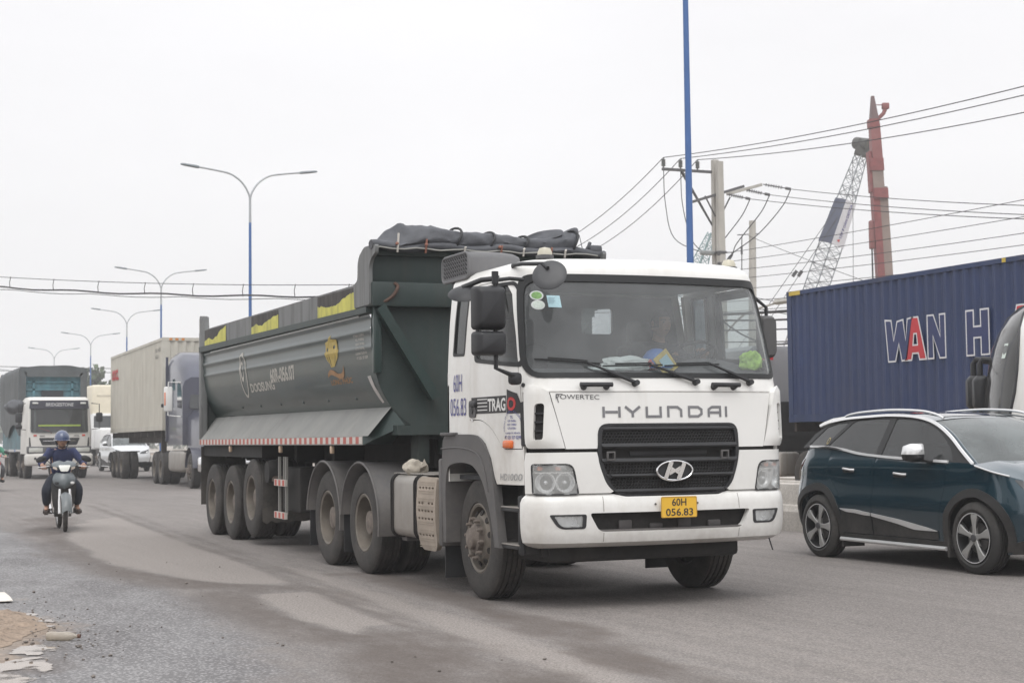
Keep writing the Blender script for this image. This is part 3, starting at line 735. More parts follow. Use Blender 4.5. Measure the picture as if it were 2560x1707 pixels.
# lamp panels beside the grille
for s in (-1, 1):
    hlp = roundpoly([(s*.815,.925),(s*1.185,.925),(s*1.195,1.165),(s*.865,1.165)], [.03,.03,.03,.06])
    def yz(y, z): return (s*uf(y, z), z)
    gside = [p for p in GR if p[0] > 0 and p[1] < 1.262]; gside = sorted(gside, key=lambda p: p[1])
    gl = [(s*uf(y+.004, z), z) for y, z in gside if z > .93]
    pp = [yz(.66,1.258)]+gl[::-1]+[yz(.55,.93), (s*1.255,.93), (s*1.26,1.18), (s*1.245,1.258)]
    m = MB(); m.panel(pp, [hlp], cmap(.012), .06, .04); lp = m.build('lamp_panel', M_white, TR)
    # headlamp
    hd_ = bpy.data.objects.new('headlight', None); COL.objects.link(hd_); hd_.parent = TR; hd_.empty_display_size = .1
    c = np.mean(hlp, 0)
    m = MB(); m.panel([(lerp(c[0],p[0],1.03), lerp(c[1],p[1],1.035)) for p in hlp], [[(lerp(c[0],p[0],.965), lerp(c[1],p[1],.955)) for p in hlp]], cmap(.016), .05, .02); m.build('bezel', M_black, hd_)
    m = MB(); m.panel(hlp, [], cmap(-.05), .06); m.build('housing', mat('lamp_housing', (.74,.75,.76), .35, metal=.1, var=.22, vscale=28), hd_)
    m = MB(); m.panel(hlp, [], lambda u, z: cabS(u, z, .013+.006*sin(u*180)), .03); m.build('lens', M_lens, hd_)
    for uu, zz, rr in ((s*.925,1.02,.075),(s*1.085,1.02,.078)):
        p = cabS(uu, zz, -.052); n = (cabS(uu, zz, 0)-p).normalized()
        m = MB(); m.lathe([(rr,.045),(rr*.95,.03),(rr*.75,.012),(rr*.35,.0),(.02,-.004)], p, n, 24); m.lathe([(rr*1.06,.04),(rr*1.06,.05),(rr*.98,.05)], p, n, 24); m.build('reflector', mat('lamp_reflector', (.86,.87,.89), .25, metal=.35, var=.2, vscale=30), hd_)
        m = MB(); m.lathe([(.001,.05),(.014,.045),(.018,.02),(.018,0)], p, n, 12); m.build('bulb', mat('bulb_glass', (.75,.76,.78), .1, metal=.5), hd_)
    m = MB(); m.panel([(s*.85,1.095),(s*1.185,1.095),(s*1.185,1.102),(s*.85,1.102)], [], cmap(.004), .1, .03); m.build('divider', M_whitepl, hd_)
    for uu in (s*1.14, s*.98):
        p = cabS(uu, 1.13, -.03); m = MB(); m.rbox(p.x-.012,p.x+.014,p.y-.022,p.y+.022,1.115,1.148,.008); m.build('indicator_bulb', M_orange, hd_)
# bumper
BO = roundpoly([(-.735,.775),(.735,.775),(.655,.625),(-.655,.625)], [.03,.03,.05,.05])
BOu = [(uf(y, z), z) for y, z in BO]
def bump_off(u, z):
    a = abs(u)
    return .016+.026*max(0, 1-((z-.72)/.24)**2)-.10*max(0, (.57-z)/.09)**2-.03*max(0,(z-.89)/.03)
fogs = [roundpoly([(s*.775,.655),(s*.985,.655),(s*1.05,.765),(s*.765,.765)], [.025,.05,.02,.02]) for s in (-1, 1)]
gb = [(uf(y, z-.006), z-.006) for y, z in sorted([p for p in GR if p[1] < .925], key=lambda p: p[0])]
bo = [(-1.25,.475),(1.25,.475),(1.285,.545),(1.29,.86),(1.265,.925),(uf(.55,.925),.925)]+gb[::-1]+[(uf(-.55,.925),.925),(-1.265,.925),(-1.29,.86),(-1.285,.545)]
m = MB(); m.panel(bo, [BOu]+fogs, lambda u, z: cabS(u, z, bump_off(u, z)), .045, .05); bump = m.build('bumper', M_white, TR)
m = MB(); m.panel(BOu, [], cmap(-.06), .1); m.build('bumper_recess', M_dark, bump)
for yy in (-.42,-.14,.12,.40):
    m = MB(); m.rbox(1.335,1.362,yy-.06,yy+.06,.635,.70+.02*sin(yy*9),.012); m.build('radiator_bracket', mat('bracket_grey', (.06,.055,.055), .7), bump)
m = MB(); m.panel([(uf(-.66,.62),.618),(uf(.66,.62),.618),(uf(.66,.64),.640),(uf(-.66,.64),.640)], [], cmap(.035), .1, .06); m.build('opening_sill', M_grey, bump)
for s, fp in zip((-1, 1), fogs):
    c = np.mean(fp, 0); fl = bpy.data.objects.new('fog_light', None); COL.objects.link(fl); fl.parent = TR
    m = MB(); m.panel([(lerp(c[0],p[0],1.03), lerp(c[1],p[1],1.05)) for p in fp], [[(lerp(c[0],p[0],.80), lerp(c[1],p[1],.80)) for p in fp]], lambda u, z: cabS(u, z, bump_off(u, z)+.003), .05, .04); m.build('bezel', M_black, fl)
    inn = [(lerp(c[0],p[0],.82), lerp(c[1],p[1],.82)) for p in fp]
    m = MB(); m.panel(inn, [], cmap(.0), .04); m.build('reflector', MATS['lamp_housing'], fl)
    m = MB(); m.panel(inn, [], lambda u, z: cabS(u, z, .04+.003*sin(u*240)), .02); m.build('lens', M_lens, fl)
# bumper seams
for y in (-.62, .62):
    for z0, z1 in ((.485,.618),(.785,.905)):
        m = MB(); m.add([cabS(uf(y+d*.0022,z), z, bump_off(uf(y,z), z)+.0045) for z, d in ((z0,-1),(z0,1),((z0+z1)/2,1),(z1,1),(z1,-1),((z0+z1)/2,-1))], [(0,1,2,5),(5,2,3,4)])
        m.build('bumper_seam', mat('seam_shadow', (.22,.2,.18), .8), bump)
# bumper underside valance
m = MB(); m.rbox(.5,1.12,-1.0,.78,.37,.52,.04); m.build('front_valance', M_dark, TR)
m = MB(); m.tube([(1.20,1.02,.52),(1.215,1.03,.46),(1.22,1.045,.41)], .006); m.build('hanging_wire', M_black, TR)
# grille
gr = bpy.data.objects.new('grille', None); COL.objects.link(gr); gr.parent = TR
m = MB(); m.panel(GRu, [], cmap(-.045), .1); m.build('backing', M_dark, gr)
cg = np.mean(GRu, 0)
m = MB(); m.panel(GRu, [[(lerp(cg[0],p[0],.95), lerp(cg[1],p[1],.945)) for p in GRu]], cmap(.012), .06, .06); m.build('surround', M_black, gr)
def gw(z): return interp(z, [(.905,.50),(.985,.57),(1.2,.645),(1.48,.635)])-.02
for z0, z1, o_ in ((1.425,1.468,.004),(1.285,1.325,.012),(1.165,1.205,.016),(1.05,1.08,.014),(.925,.96,.010)):
    m = MB(); a, b = gw(z0), gw(z1); m.panel([(uf(-a,z0),z0),(uf(a,z0),z0),(uf(b,z1),z1),(uf(-b,z1),z1)], [], lambda u, z, z0=z0, z1=z1, o_=o_: cabS(u, z, o_+.012*sin(pi*(z-z0)/(z1-z0))), .03, .03); m.build('bar', M_black, gr)
for z0, z1 in ((1.325,1.425),(1.08,1.165),(.96,1.05)):
    m = MB(); a, b = gw(z0), gw(z1); m.panel([(uf(-a,z0),z0),(uf(a,z0),z0),(uf(b,z1),z1),(uf(-b,z1),z1)], [], cmap(-.012), .1); m.build('mesh_backing', M_dark, gr)
    m = MB(); hx = .016; row = 0; z = z0+hx*.5
    while z < z1-.004:
        wv = gw(z)-.02; y = -wv+(hx*.87 if row % 2 else 0)
        while y < wv:
            ring = [cabS(uf(y+hx*.98*cos(pi/6+i*pi/3), z), min(z1, max(z0, z+hx*.98*sin(pi/6+i*pi/3))), .0) for i in range(6)]
            ring2 = [cabS(uf(y+hx*.70*cos(pi/6+i*pi/3), z), min(z1, max(z0, z+hx*.70*sin(pi/6+i*pi/3))), .004) for i in range(6)]
            m.add(ring+ring2, [(i, (i+1) % 6, 6+(i+1) % 6, 6+i) for i in range(6)]); y += hx*1.74
        z += hx*1.5; row += 1
    m.build('mesh', M_black, gr, kind='stuff', ang=0)
for y in (-.55, .50):
    p = cabS(uf(y,1.225), 1.225, .0); m = MB(); m.lathe([(.048,0),(.052,.03),(.036,.034),(.03,0)], p, (1,0,0), 4, ph=pi/4); m.build('tow_eye', M_grey, gr)
m = MB(); m.rbox(1.30,1.335,-.36,.36,1.215,1.275,.015); m.build('inner_crossbar', M_black, gr)
# emblem: oval ring with slanted letter
em = bpy.data.objects.new('emblem', None); COL.objects.link(em); em.parent = TR
ex = 1.425
m = MB(); m.tube([(ex+.0, .163*cos(t), 1.10+.079*sin(t)) for t in [2*pi*i/40 for i in range(40)]], .0085, 8, closed=True); m.build('ring', M_chrome, em)
m = MB()
def hpol(m, pts): m.prism(pts, lambda p, q, h: (ex-.004+h, p, 1.10+q), 0, .012)
hpol(m, roundpoly([(-.105,-.058),(-.070,-.066),(-.012,.068),(-.052,.072)], .006))
hpol(m, roundpoly([(.105,.058),(.070,.066),(.012,-.068),(.052,-.072)], .006))
hpol(m, [(-.045,.0),(-.028,.03),(.0,.012),(.052,.038),(.045,.0),(.028,-.03),(.0,-.012),(-.052,-.038)]); m.build('slanted_letter', M_chrome, em)
m = MB(); m.lathe([(.001,0),(1,0)], (0,0,0), (1,0,0), 40); m.xf(Matrix.Translation((ex-.012,0,1.10))@Matrix.Diagonal((1,.158,.076,1))); m.build('backing', M_black, em)
# licence plate
lp = bpy.data.objects.new('licence_plate', None); COL.objects.link(lp); lp.parent = TR; px = 1.452
m = MB(); m.prism(rrect(-.147,.183,.722,.892,.014), lambda p, q, h: (px+h, p, q), 0, .004); m.build('plate', M_yellow, lp)
m = MB(); m.tube([(px+.005, p, q) for p, q in rrect(-.143,.179,.726,.888,.014)], .0022, 5, closed=True); m.build('rim_line', mat('plate_border', (.45,.26,.05), .6), lp)
text('plate_text', '60H', M_ink, lp, plane_map((px+.0065,-.048,.817),(0,1,0),(0,0,1)), .132, .060, bold=.012)
text('plate_text', '056.83', M_ink, lp, plane_map((px+.0065,-.105,.737),(0,1,0),(0,0,1)), .250, .060, bold=.012)
for y in (-.175, .21):
    m = MB(); p = cabS(uf(y,.83), .835, bump_off(0,.835)+.002); m.cyl(p, p+V(.006,0,0), .009, n=8); m.build('screw', M_grey, lp)
# HYUNDAI lettering in square strokes
def sq(ch):
    w_, h_ = 1.0, 1.0
    return {'H': [[(0,0),(0,1)],[(.1,.5),(.9,.5)],[(1,0),(1,1)]], 'Y': [[(0,1),(.52,.44),(1.04,1)],[(.52,.02),(.52,.52)]], 'U': [[(0,1),(0,.07),(1,.07),(1,1)]],
            'N': [[(0,0),(0,.93),(.72,.93),(1,.66),(1,0)]], 'D': [[(0,.07),(0,.93),(.72,.93),(1,.70),(1,.30),(.72,.07),(-.06,.07)]], 'A': [[(0,0),(0,.70),(.28,.93),(1,.93),(1,0)],[(.1,.42),(.9,.42)]], 'I': [[(0,0),(0,1)]]}[ch]
lt = bpy.data.objects.new('lettering', None); COL.objects.link(lt); lt.parent = TR
y = -.605
for ch, wd, adv in (('H',.135,.185),('Y',.125,.19),('U',.125,.195),('N',.12,.195),('D',.12,.19),('A',.115,.175),('I',0,.1)):
    m = MB(); strokes(m, [[(p[0]*wd, p[1]*.088) for p in ln] for ln in sq(ch)], .0215, lambda a, b, y=y: cabS(uf(y+.012+a, 1.535+b), 1.532+b, .0095)); m.build('letter', M_letter, lt, ang=0)
    y += adv
text('engine_lettering', 'POWERTEC', mat('thin_black_print', (.08,.08,.085), .5), TR, lambda a, b: cabS(uf(-.985+a*1.0, 1.70), 1.678+b+.006*(1-a/.35), .0095), .36, .036)
m = MB(); strokes(m, [[(-.985,1.722),(-.93,1.722)],[(-.975,1.705),(-.965,1.655)]], .006, lambda a, b: cabS(uf(a,b), b, .0095)); m.build('engine_lettering_flourish', MATS['thin_black_print'], TR, ang=0)
# side lettering (right door)
def sm_(x0, z0): return lambda a, b: cabS(us(x0+a, z0+b), z0+b, .006)
text('side_number', '60H', M_blueink, TR, sm_(-.32,1.785), .20, .155)
text('side_number', '056.83', M_blueink, TR, sm_(-.40,1.575), .375, .155)
m = MB(); m.panel([(us(.10,1.59),1.585),(us(.86,1.59),1.585),(us(.86,1.73),1.725),(us(.10,1.73),1.725)], [], cmap(.0045), .1); m.build('door_badge_band', M_ink, TR)
text('door_badge_text', 'TRAG', M_whitepl, TR, sm_(.47,1.60), .38, .108, bold=.03)
m = MB(); m.panel([(us(.87,1.575),1.575),(us(1.115,1.575),1.575),(us(1.03,1.73),1.735),(us(.87,1.79),1.775)], [], cmap(.0048), .1); m.build('door_badge_end', M_ink, TR)
text('door_badge_letter', 'O', M_red, TR, sm_(.885,1.598), .13, .112, bold=.035)
for zz in (1.615,1.645,1.675,1.705):
    m = MB(); x1 = .44+.02*((zz*100) % 2); m.panel([(us(.24,zz),zz-.004),(us(.46,zz),zz-.004),(us(.46,zz),zz+.004),(us(.24,zz),zz+.004)], [], cmap(.006), .1); m.build('door_badge_line', M_whitepl, TR)
# arched company stamp
sg = bpy.data.objects.new('company_stamp', None); COL.objects.link(sg); sg.parent = TR
vs, fs = text_mesh('CÔNG TY CP ĐẦU TƯ LONG PHÚC', bold=.01); a = np.array(vs); x0 = a[:,0].min(); xr = a[:,0].max()-x0
def arc(x, y):
    t = pi*1.06-(pi*1.12)*(x-x0)/xr; r = .135+.028*y; return (.955+r*.95*cos(t)*1.0, 1.455+r*sin(t)*.95)
m = MB(); m.add([cabS(us(*arc(x, y)), arc(x, y)[1], .006) for x, y, z in vs], fs); m.build('arched_text', M_blueink, sg, ang=0)
for zz, tx_, wd, hh in ((1.535,'TL',.05,.022),(1.503,'KLBT: 8640kg',.13,.022),(1.473,'KLKT: 27080kg',.14,.022),(1.443,'KLTB: 8705kg',.13,.022),(1.408,'P. LONG BÌNH TÂN, BIÊN HÒA',.23,.02),(1.368,'ĐT: 0251 357 0299',.25,.03)):
    text('stamp_line', tx_, M_blueink, sg, sm_(.955-wd/2, zz), wd, hh, bold=.02)
text('model_number', 'HD1000', mat('faded_grey_print', (.30,.30,.30), .5), TR, sm_(.72,1.035), .37, .055, shear=.15)
m = MB(); p = cabS(us(.90,1.32), 1.325, .0); m.rbox(p.x-.085,p.x+.085,p.y-.028,p.y+.01,p.z-.032,p.z+.034,.022,3); m.build('side_marker_lamp', M_orange, TR)
m = MB(); p = cabS(-1.25, 1.80, .0); m.cyl(p, p+(cabS(-1.25,1.80,.02)-p)*.6, .017, n=10); m.build('washer_plug', M_black, TR)
# grey wheel-arch fender
arc_o = smooth([(-.60,.46),(-.60,.9),(-.58,1.2),(-.55,1.37),(-.45,1.412),(-.1,1.414),(.2,1.405),(.38,1.345),(.50,1.22),(.59,1.03),(.66,.75),(.72,.48)], 4)
arc_i = smooth([(-.50,.46),(-.50,.9),(-.46,1.09),(-.36,1.15),(-.1,1.17),(.12,1.15),(.28,1.08),(.40,.97),(.50,.80),(.56,.65),(.60,.48)], 4)
for s in (-1, 1):
    m = MB(); poly = [tuple(p) for p in arc_o]+[tuple(p) for p in arc_i[::-1]]
    m.panel(poly, [], lambda x, z: (x, s*(1.255-.02*max(0,(.9-z))), z), .06, .0, flip=(s > 0))
    # wrap the fender lip and the liner inwards
    m.loft([[(p.x, s*1.255, p.y) for p in arc_o], [(p.x, s*1.18, p.y-.005) for p in arc_o]], closed=False, cap=False)
    m.loft([[(p.x, s*1.252, p.y) for p in arc_i], [(p.x, s*.72, p.y) for p in arc_i]], closed=False, cap=False)
    f = m.build('wheel_arch', M_grey, TR, ang=40)
    m = MB(); m.rbox(-.56,-.24,*sorted((s*1.20,s*1.285)),1.405,1.432,.008); m.build('arch_cap', M_grey, f)
    m = MB(); rl = [tuple(p) for p in smooth([(-.60,1.29),(-.2,1.30),(.15,1.275),(.32,1.22),(.43,1.10),(.50,.93)], 4)]; m.tube([(x, s*1.258, z) for x, z in rl], .006, 5); m.build('arch_rib', M_grey, f)
    m = MB(); m.rbox(-.66,-.585,*sorted((s*.86,s*1.265)),.42,1.20,.02); m.build('rear_mudguard', M_grey, f)
    m = MB(); m.box(-.62,-.605,*sorted((s*.80,s*1.22)),.14,.45); m.build('mud_flap', M_black, f)
    # entry steps
    st = bpy.data.objects.new('entry_steps', None); COL.objects.link(st); st.parent = TR
    m = MB(); m.box(.66,1.10,*sorted((s*.90,s*1.05)),.42 if s < 0 else .58,1.02); m.box(1.03,1.08,*sorted((s*1.05,s*1.17)),.45 if s < 0 else .6,1.0); m.build('step_box', M_dark, st)
    for zz in ((.80, .50) if s < 0 else (.80,)):
        m = MB(); m.rbox(.68,1.07,*sorted((s*1.02,s*1.225)),zz-.018,zz+.012,.008); m.build('tread', M_black, st)
        m = MB(); m.rbox(.70,1.06,*sorted((s*1.06,s*1.232)),zz+.012,zz+.024,.006); m.build('tread_plate', M_alu, st)
    m = MB(); m.rbox(1.02,1.075,*sorted((s*1.16,s*1.225)),.44 if s < 0 else .6,.92,.025); m.build('step_edge', M_black, st)
# front wheels, axle
for s in (-1, 1): add_wheel(TR, 0, s*1.155, .52, s, 'front', steer=radians(-2.0))
m = MB(); m.cyl((0,-.95,.50), (0,.95,.50), .07, n=12); m.box(-.12,.12,-.55,.55,.40,.56); m.build('front_axle', M_dark, TR)
# chassis
m = MB()
for s in (-1, 1): m.box(-5.15,1.1,*sorted((s*.38,s*.46)),.72,1.0)
for x in (-4.9,-3.7,-2.2,-1.1,.4): m.box(x-.06,x+.06,-.38,.38,.76,.96)
m.box(-.45,1.0,-.9,.9,.86,1.02); m.build('chassis_frame', M_dark, TR)
m = MB(); m.rbox(-.3,.9,-.42,.42,.40,.88,.06); m.build('engine', M_dark, TR)
m = MB(); m.rbox(-2.35,-.62,-.58,.6,.40,.80,.05); m.build('belly_blocker', M_dark, TR)  # box added under the frame to deepen the shade on the road
for s in (-1, 1): m = MB(); m.rbox(-5.0,-2.4,*sorted((s*.46,s*.56)),.45,1.0,.03); m.build('axle_blocker', M_dark, TR)  # boxes added at the drive axles to block light underneath
m = MB(); m.lathe([(.12,-.12),(.26,-.10),(.5,-.02),(.52,.0),(.5,.02)], (-3.7,0,1.12), (0,0,1), 24); m.box(-4.1,-3.2,-.4,.4,1.0,1.1); m.build('fifth_wheel', M_dark, TR)
# drive axles
for x in (-3.05,-4.35):
    for s in (-1, 1): add_wheel(TR, x, s*1.20, .52, s, 'dual')
    m = MB(); m.cyl((x,-1.0,.52), (x,1.0,.52), .10, n=14); m.lathe([(.1,-.2),(.26,-.12),(.3,0),(.26,.12),(.1,.2)], (x,0,.52), (1,0,0), 16); m.build('drive_axle', M_dark, TR)
    for s in (-1, 1):
        m = MB(); R0 = .615
        pr = [(R0,0),(R0+.012,.01),(R0+.012,.60),(R0,.61),(R0-.008,.60),(R0-.008,.01)]
        sec = []
        for i in range(25):
            t = radians(-10+184*i/24)
            sec.append([(x+r*cos(t)*1.02, s*(1.235-a), .52+r*sin(t)) for r, a in pr])
        m.loft(sec); m.build('rear_fender', M_grey, TR, ang=40)
        m = MB(); m.tube([(x+R0*1.03*cos(radians(-10+184*i/24)), s*1.238, .52+(R0+.008)*sin(radians(-10+184*i/24))) for i in range(25)], .014, 6); m.build('fender_lip', M_grey, TR)
    for s in (-1, 1):
        m = MB(); m.box(x-.66,x-.65,*sorted((s*.65,s*1.2)),.18,.62); m.build('mud_flap', M_black, TR)
# fuel tank, straps, cap with rag, louvred guard
ft = bpy.data.objects.new('fuel_tank', None); COL.objects.link(ft); ft.parent = TR
for s in (-1,):
    m = MB(); m.rbox(-2.20,-1.20,-1.215,-.60,.44,1.035,.085,4); m.build('tank', M_alu, ft)
    for x in (-2.06,-1.40):
        m = MB(); pth = rrect(-1.222,-.593,.433,1.042,.09,5); m.tube([(x-.02, p, q) for p, q in pth], .009, 6, closed=True); m.tube([(x+.03, p, q) for p, q in pth], .009, 6, closed=True); m.build('strap', M_dark, ft)
        m = MB(); m.box(x-.05,x+.09,-1.1,-.45,.39,.435); m.build('bracket', M_grey, ft)
    m = MB(); m.cyl((-1.80,-1.05,1.03), (-1.80,-1.05,1.07), .06, n=16); m.build('filler_cap', M_dark, ft)
    bm = bmesh.new(); bmesh.ops.create_icosphere(bm, subdivisions=3, radius=.11)
    for v in bm.verts: v.co = v.co*(1+.38*mnoise.noise(v.co*14)); v.co.z *= .75
    m = MB(); m.bm(bm, Matrix.Translation((-1.80,-1.07,1.10))); m.loft([[(-1.66,-1.08,1.06),(-1.66,-1.02,1.08),(-1.66,-1.05,1.12)],[(-1.60,-1.09,1.10),(-1.58,-1.03,1.13),(-1.60,-1.05,1.19)]]); m.build('rag', mat('dusty_cloth', (.42,.38,.32), .95, var=.25, vscale=15), ft)
    m = MB(); m.rbox(-2.2,-1.05,-1.15,-.55,1.04,1.052,.004); m.build('tank_top_plate', M_alu, ft)
M_cover = mat('dusty_cream_cover', (.37,.315,.26), .8, var=.16, vscale=6, dust=((.25,.21,.17), .5, 3, 0, 1.4))
gd = bpy.data.objects.new('muffler_guard', None); COL.objects.link(gd); gd.parent = TR
def gmap(x, z): return (x, -1.235-.03*(1-((z-.72)/.36)**2), z)
slots = []
gp = roundpoly([(-1.235,1.0),(-1.245,.70),(-1.20,.42),(-1.12,.36),(-.80,.36),(-.74,.42),(-.74,1.03),(-1.16,1.03)], .04)
for j, zz in enumerate((.93,.86,.79,.72,.65,.58,.50,.43)):
    if j % 2 == 0 or j == 3:
        for i in range(5):
            if j == 2 and i == 2: continue
            slots.append(rrect(-1.19+i*.084,-1.135+i*.084, zz-.010, zz+.010, .006, 2))
m = MB(); m.panel(gp, slots, gmap, .05, .05); m.build('cover', M_cover, gd)
m = MB(); m.rbox(-1.22,-.76,-1.19,-.7,.42,.99,.05); m.build('muffler', M_dark, gd)
for zz in (.975,.895,.825,.755,.615,.54,.465,.40):
    for dz in (-.012,.008):
        m = MB(); m.tube([gmap(x, zz+dz) for x in (-1.20,-1.0,-.79)], .005, 4); m.build('rib', M_cover, gd)
# left-hand side gear: air tanks
m = MB(); m.cyl((-2.2,.85,.7), (-.8,.85,.7), .2, n=18); m.build('air_tank', M_dark, TR)
m = MB(); m.rbox(-1.0,-.6,-.3,.3,1.02,1.4,.05); m.build('gearbox_cover', M_dark, TR)
# air intake box on the roof corner
ai = bpy.data.objects.new('air_intake', None); COL.objects.link(ai); ai.parent = TR
M_intk = mat('grey_intake_plastic', (.125,.127,.135), .6, var=.06, dust=((.35,.33,.31), .25, 2, 2, 4), bump=.08, bscale=150)
sec = []
for y, zs, xs_ in ((-1.16,1,1),(-1.145,1.04,1.03),(-1.0,1.06,1.03),(-.8,1.05,1.02),(-.72,1.0,1.0),(-.66,.85,.95)):
    sec.append([(lerp(-.45,p,xs_), y, lerp(2.86,q,zs)) for p, q in rrect(-.77,-.13,2.79,3.015,.06,4)])
m = MB(); m.loft(sec); m.build('housing', M_intk, ai, ang=40)
m = MB(); m.tube([(p, -1.158, q) for p, q in rrect(-.77,-.13,2.79,3.015,.06,4)], .014, 6, closed=True); m.build('rim', M_intk, ai)
for r_ in range(5):
    for i in range(11):
        m = MB() if (r_ == 0 and i == 0) else None
        if m:
            m.obox((0,0,0), (.036,.012,.010), Matrix.Rotation(radians(35), 3, 'Y')); o = m.build('louvre', M_black, ai); lv = o.data; o.location = (-.71,-1.163,2.84)
        else:
            o = bpy.data.objects.new('louvre', lv); COL.objects.link(o); o.parent = ai; o.location = (-.71+i*.052, -1.163, 2.84+r_*.036)
m = MB(); m.rbox(-.70,-.50,-1.05,-.75,1.2,2.82,.06); m.build('duct', M_intk, ai)
m = MB(); m.rbox(-.60,-.10,-1.14,-1.06,2.70,2.79,.02); m.build('bracket', M_black, ai)
# roof marker lamps
for x, y in ((.78,-.84), (.62,1.03)):
    z0 = 2.862 if y < 0 else 2.84
    m = MB(); m.lathe([(.075,0),(.075,.028),(.068,.032)], (x,y,z0), (0,0,1), 18); m.build('roof_lamp_base', M_grey, TR)
    m = MB(); m.lathe([(.062,.03),(.060,.06),(.045,.09),(.001,.10)], (x,y,z0), (0,0,1), 18); m.build('roof_lamp', mat('aged_lamp_lens', (.55,.52,.42), .35), TR)
# wipers
for (b0, b1, j, a) in (((-1.12,2.005),(-.59,1.965),(-.71,1.965),(-.31,1.805)), ((-.57,1.945),(-.04,1.958),(-.17,1.95),(.25,1.815)), ((-.02,1.95),(.51,1.968),(.40,1.962),(.80,1.815))):
    w_ = bpy.data.objects.new('wiper', None); COL.objects.link(w_); w_.parent = TR
    S = lambda p, o: cabS(uf(p[0], p[1]), p[1], o)
    m = MB(); n_ = 8; m.tube([S((lerp(b0[0],b1[0],i/n_), lerp(b0[1],b1[1],i/n_)), .016) for i in range(n_+1)], .007, 5); m.tube([S((lerp(b0[0],b1[0],.2+.6*i/n_), lerp(b0[1],b1[1],.2+.6*i/n_)+.012), .028) for i in range(n_+1)], .007, 5); m.build('blade', M_seal, w_)
    m = MB(); m.tube([S((lerp(j[0],a[0],i/n_), lerp(j[1],a[1],i/n_)), .045-.01*i/n_) for i in range(n_+1)], [.011]*4+[.017]*5, 6); p = S(a, .0); m.cyl(p, p+V(.06,0,.01), .027, .022, n=12); m.build('arm', M_black, w_)
# grab handles below the screen
for y0, y1 in ((-.79,-.52), (.385,.665)):
    z = 1.785; m = MB(); m.tube([cabS(uf(lerp(y0,y1,i/10), z), z, .05) for i in range(11)], .019, 8)
    for y in (y0+.04, y1-.04): m.cyl(cabS(uf(y,z), z-.008, -.01), cabS(uf(y,z), z-.004, .05), .028, .022, n=10)
    m.build('grab_handle', M_black, TR)
# mirrors
def mirror_set(s):
    mr = bpy.data.objects.new('mirror', None); COL.objects.link(mr); mr.parent = TR
    Yc_ = s*1.455
    m = MB(); m.tube([(1.13,s*1.23,1.865),(1.17,s*1.34,1.885),(1.17,Yc_,1.93),(1.17,Yc_,2.30),(1.17,Yc_,2.66)], .019, 8); m.tube([(1.0,s*1.14,2.66),(1.10,s*1.30,2.655),(1.17,Yc_,2.63)], .016, 8); m.rbox(1.09,1.17,*sorted((s*1.22,s*1.33)),1.80,1.90,.03); m.cyl((1.17,Yc_,2.60),(1.17,Yc_,2.70),.028,n=10); m.build('arm', M_black, mr)
    for nm, z0, z1, y0, y1 in (('main_mirror',2.235,2.58,1.385,1.645), ('wide_mirror',2.03,2.222,1.385,1.645)):
        sec = []
        for dx, k in ((-.06,.93),(-.05,1.0),(0,1.0),(.05,.96),(.085,.86),(.10,.70)):
            sec.append([(1.17+dx, s*lerp((y0+y1)/2,p,k), lerp((z0+z1)/2,q,k)) for p, q in rrect(y0,y1,z0,z1,.032,4)])
        m = MB(); m.loft(sec); h = m.build(nm, M_black, mr, ang=40)
        m = MB(); m.panel(rrect(y0+.02,y1-.02,z0+.02,z1-.02,.03), [], lambda p, q: (1.105, s*p, q), .3); m.build('glass', M_chrome, h)
    return mr
mirror_set(-1)
mr = bpy.data.objects.new('mirror', None); COL.objects.link(mr); mr.parent = TR
m = MB(); m.tube([(.95,1.18,1.95),(.86,1.24,1.97),(.84,1.27,2.05),(.84,1.27,2.5),(.80,1.16,2.6)], .016, 8); m.build('arm', M_black, mr)
m = MB(); m.loft([[(.84+dx, lerp(1.27,p,k), lerp(2.24,q,k)) for p, q in rrect(1.19,1.345,2.05,2.43,.05,4)] for dx, k in ((-.05,.95),(-.04,1),(.03,.97),(.06,.85))]); h = m.build('main_mirror', M_grey, mr)
m = MB(); m.panel(rrect(1.205,1.33,2.07,2.41,.03), [], lambda p, q: (.785, p, q), .3); m.build('glass', M_chrome, h)
# kerb-view mirror: dish on an arm at the side, and the big round one at the roof corner
kv = bpy.data.objects.new('kerb_mirror', None); COL.objects.link(kv); kv.parent = TR
m = MB(); m.tube([(.62,-1.10,2.72),(.50,-1.30,2.70),(.42,-1.44,2.64)], .022, 8); m.build('arm', M_black, kv)
m = MB(); m.lathe([(.001,.055),(.08,.045),(.14,.012),(.15,0),(.001,-.008)], (.44,-1.42,2.585), (.45,-.25,.86), 24); m.build('dish', M_black, kv)
rm = bpy.data.objects.new('front_view_mirror', None); COL.objects.link(rm); rm.parent = TR
m = MB(); m.tube([(.70,-1.09,2.77),(.78,-1.13,2.80),(.95,-1.12,2.795),(1.15,-1.11,2.775),(1.30,-1.09,2.76),(1.36,-1.08,2.72)], .017, 8); m.rbox(.64,.74,-1.12,-1.04,2.72,2.80,.025); m.build('arm', M_black, rm)
m = MB(); m.lathe([(.001,.018),(.08,.016),(.125,.009),(.14,0),(.136,-.008),(.001,-.01)], (1.36,-1.065,2.665), (.72,-.50,.46), 32); m.build('dish', mat('mirror_back', (.045,.046,.05), .45), rm)
m = MB(); m.cyl(cabS(-.86,2.75,.0), cabS(-.86,2.75,.01), .014, n=10); m.build('roof_plug', M_black, TR)
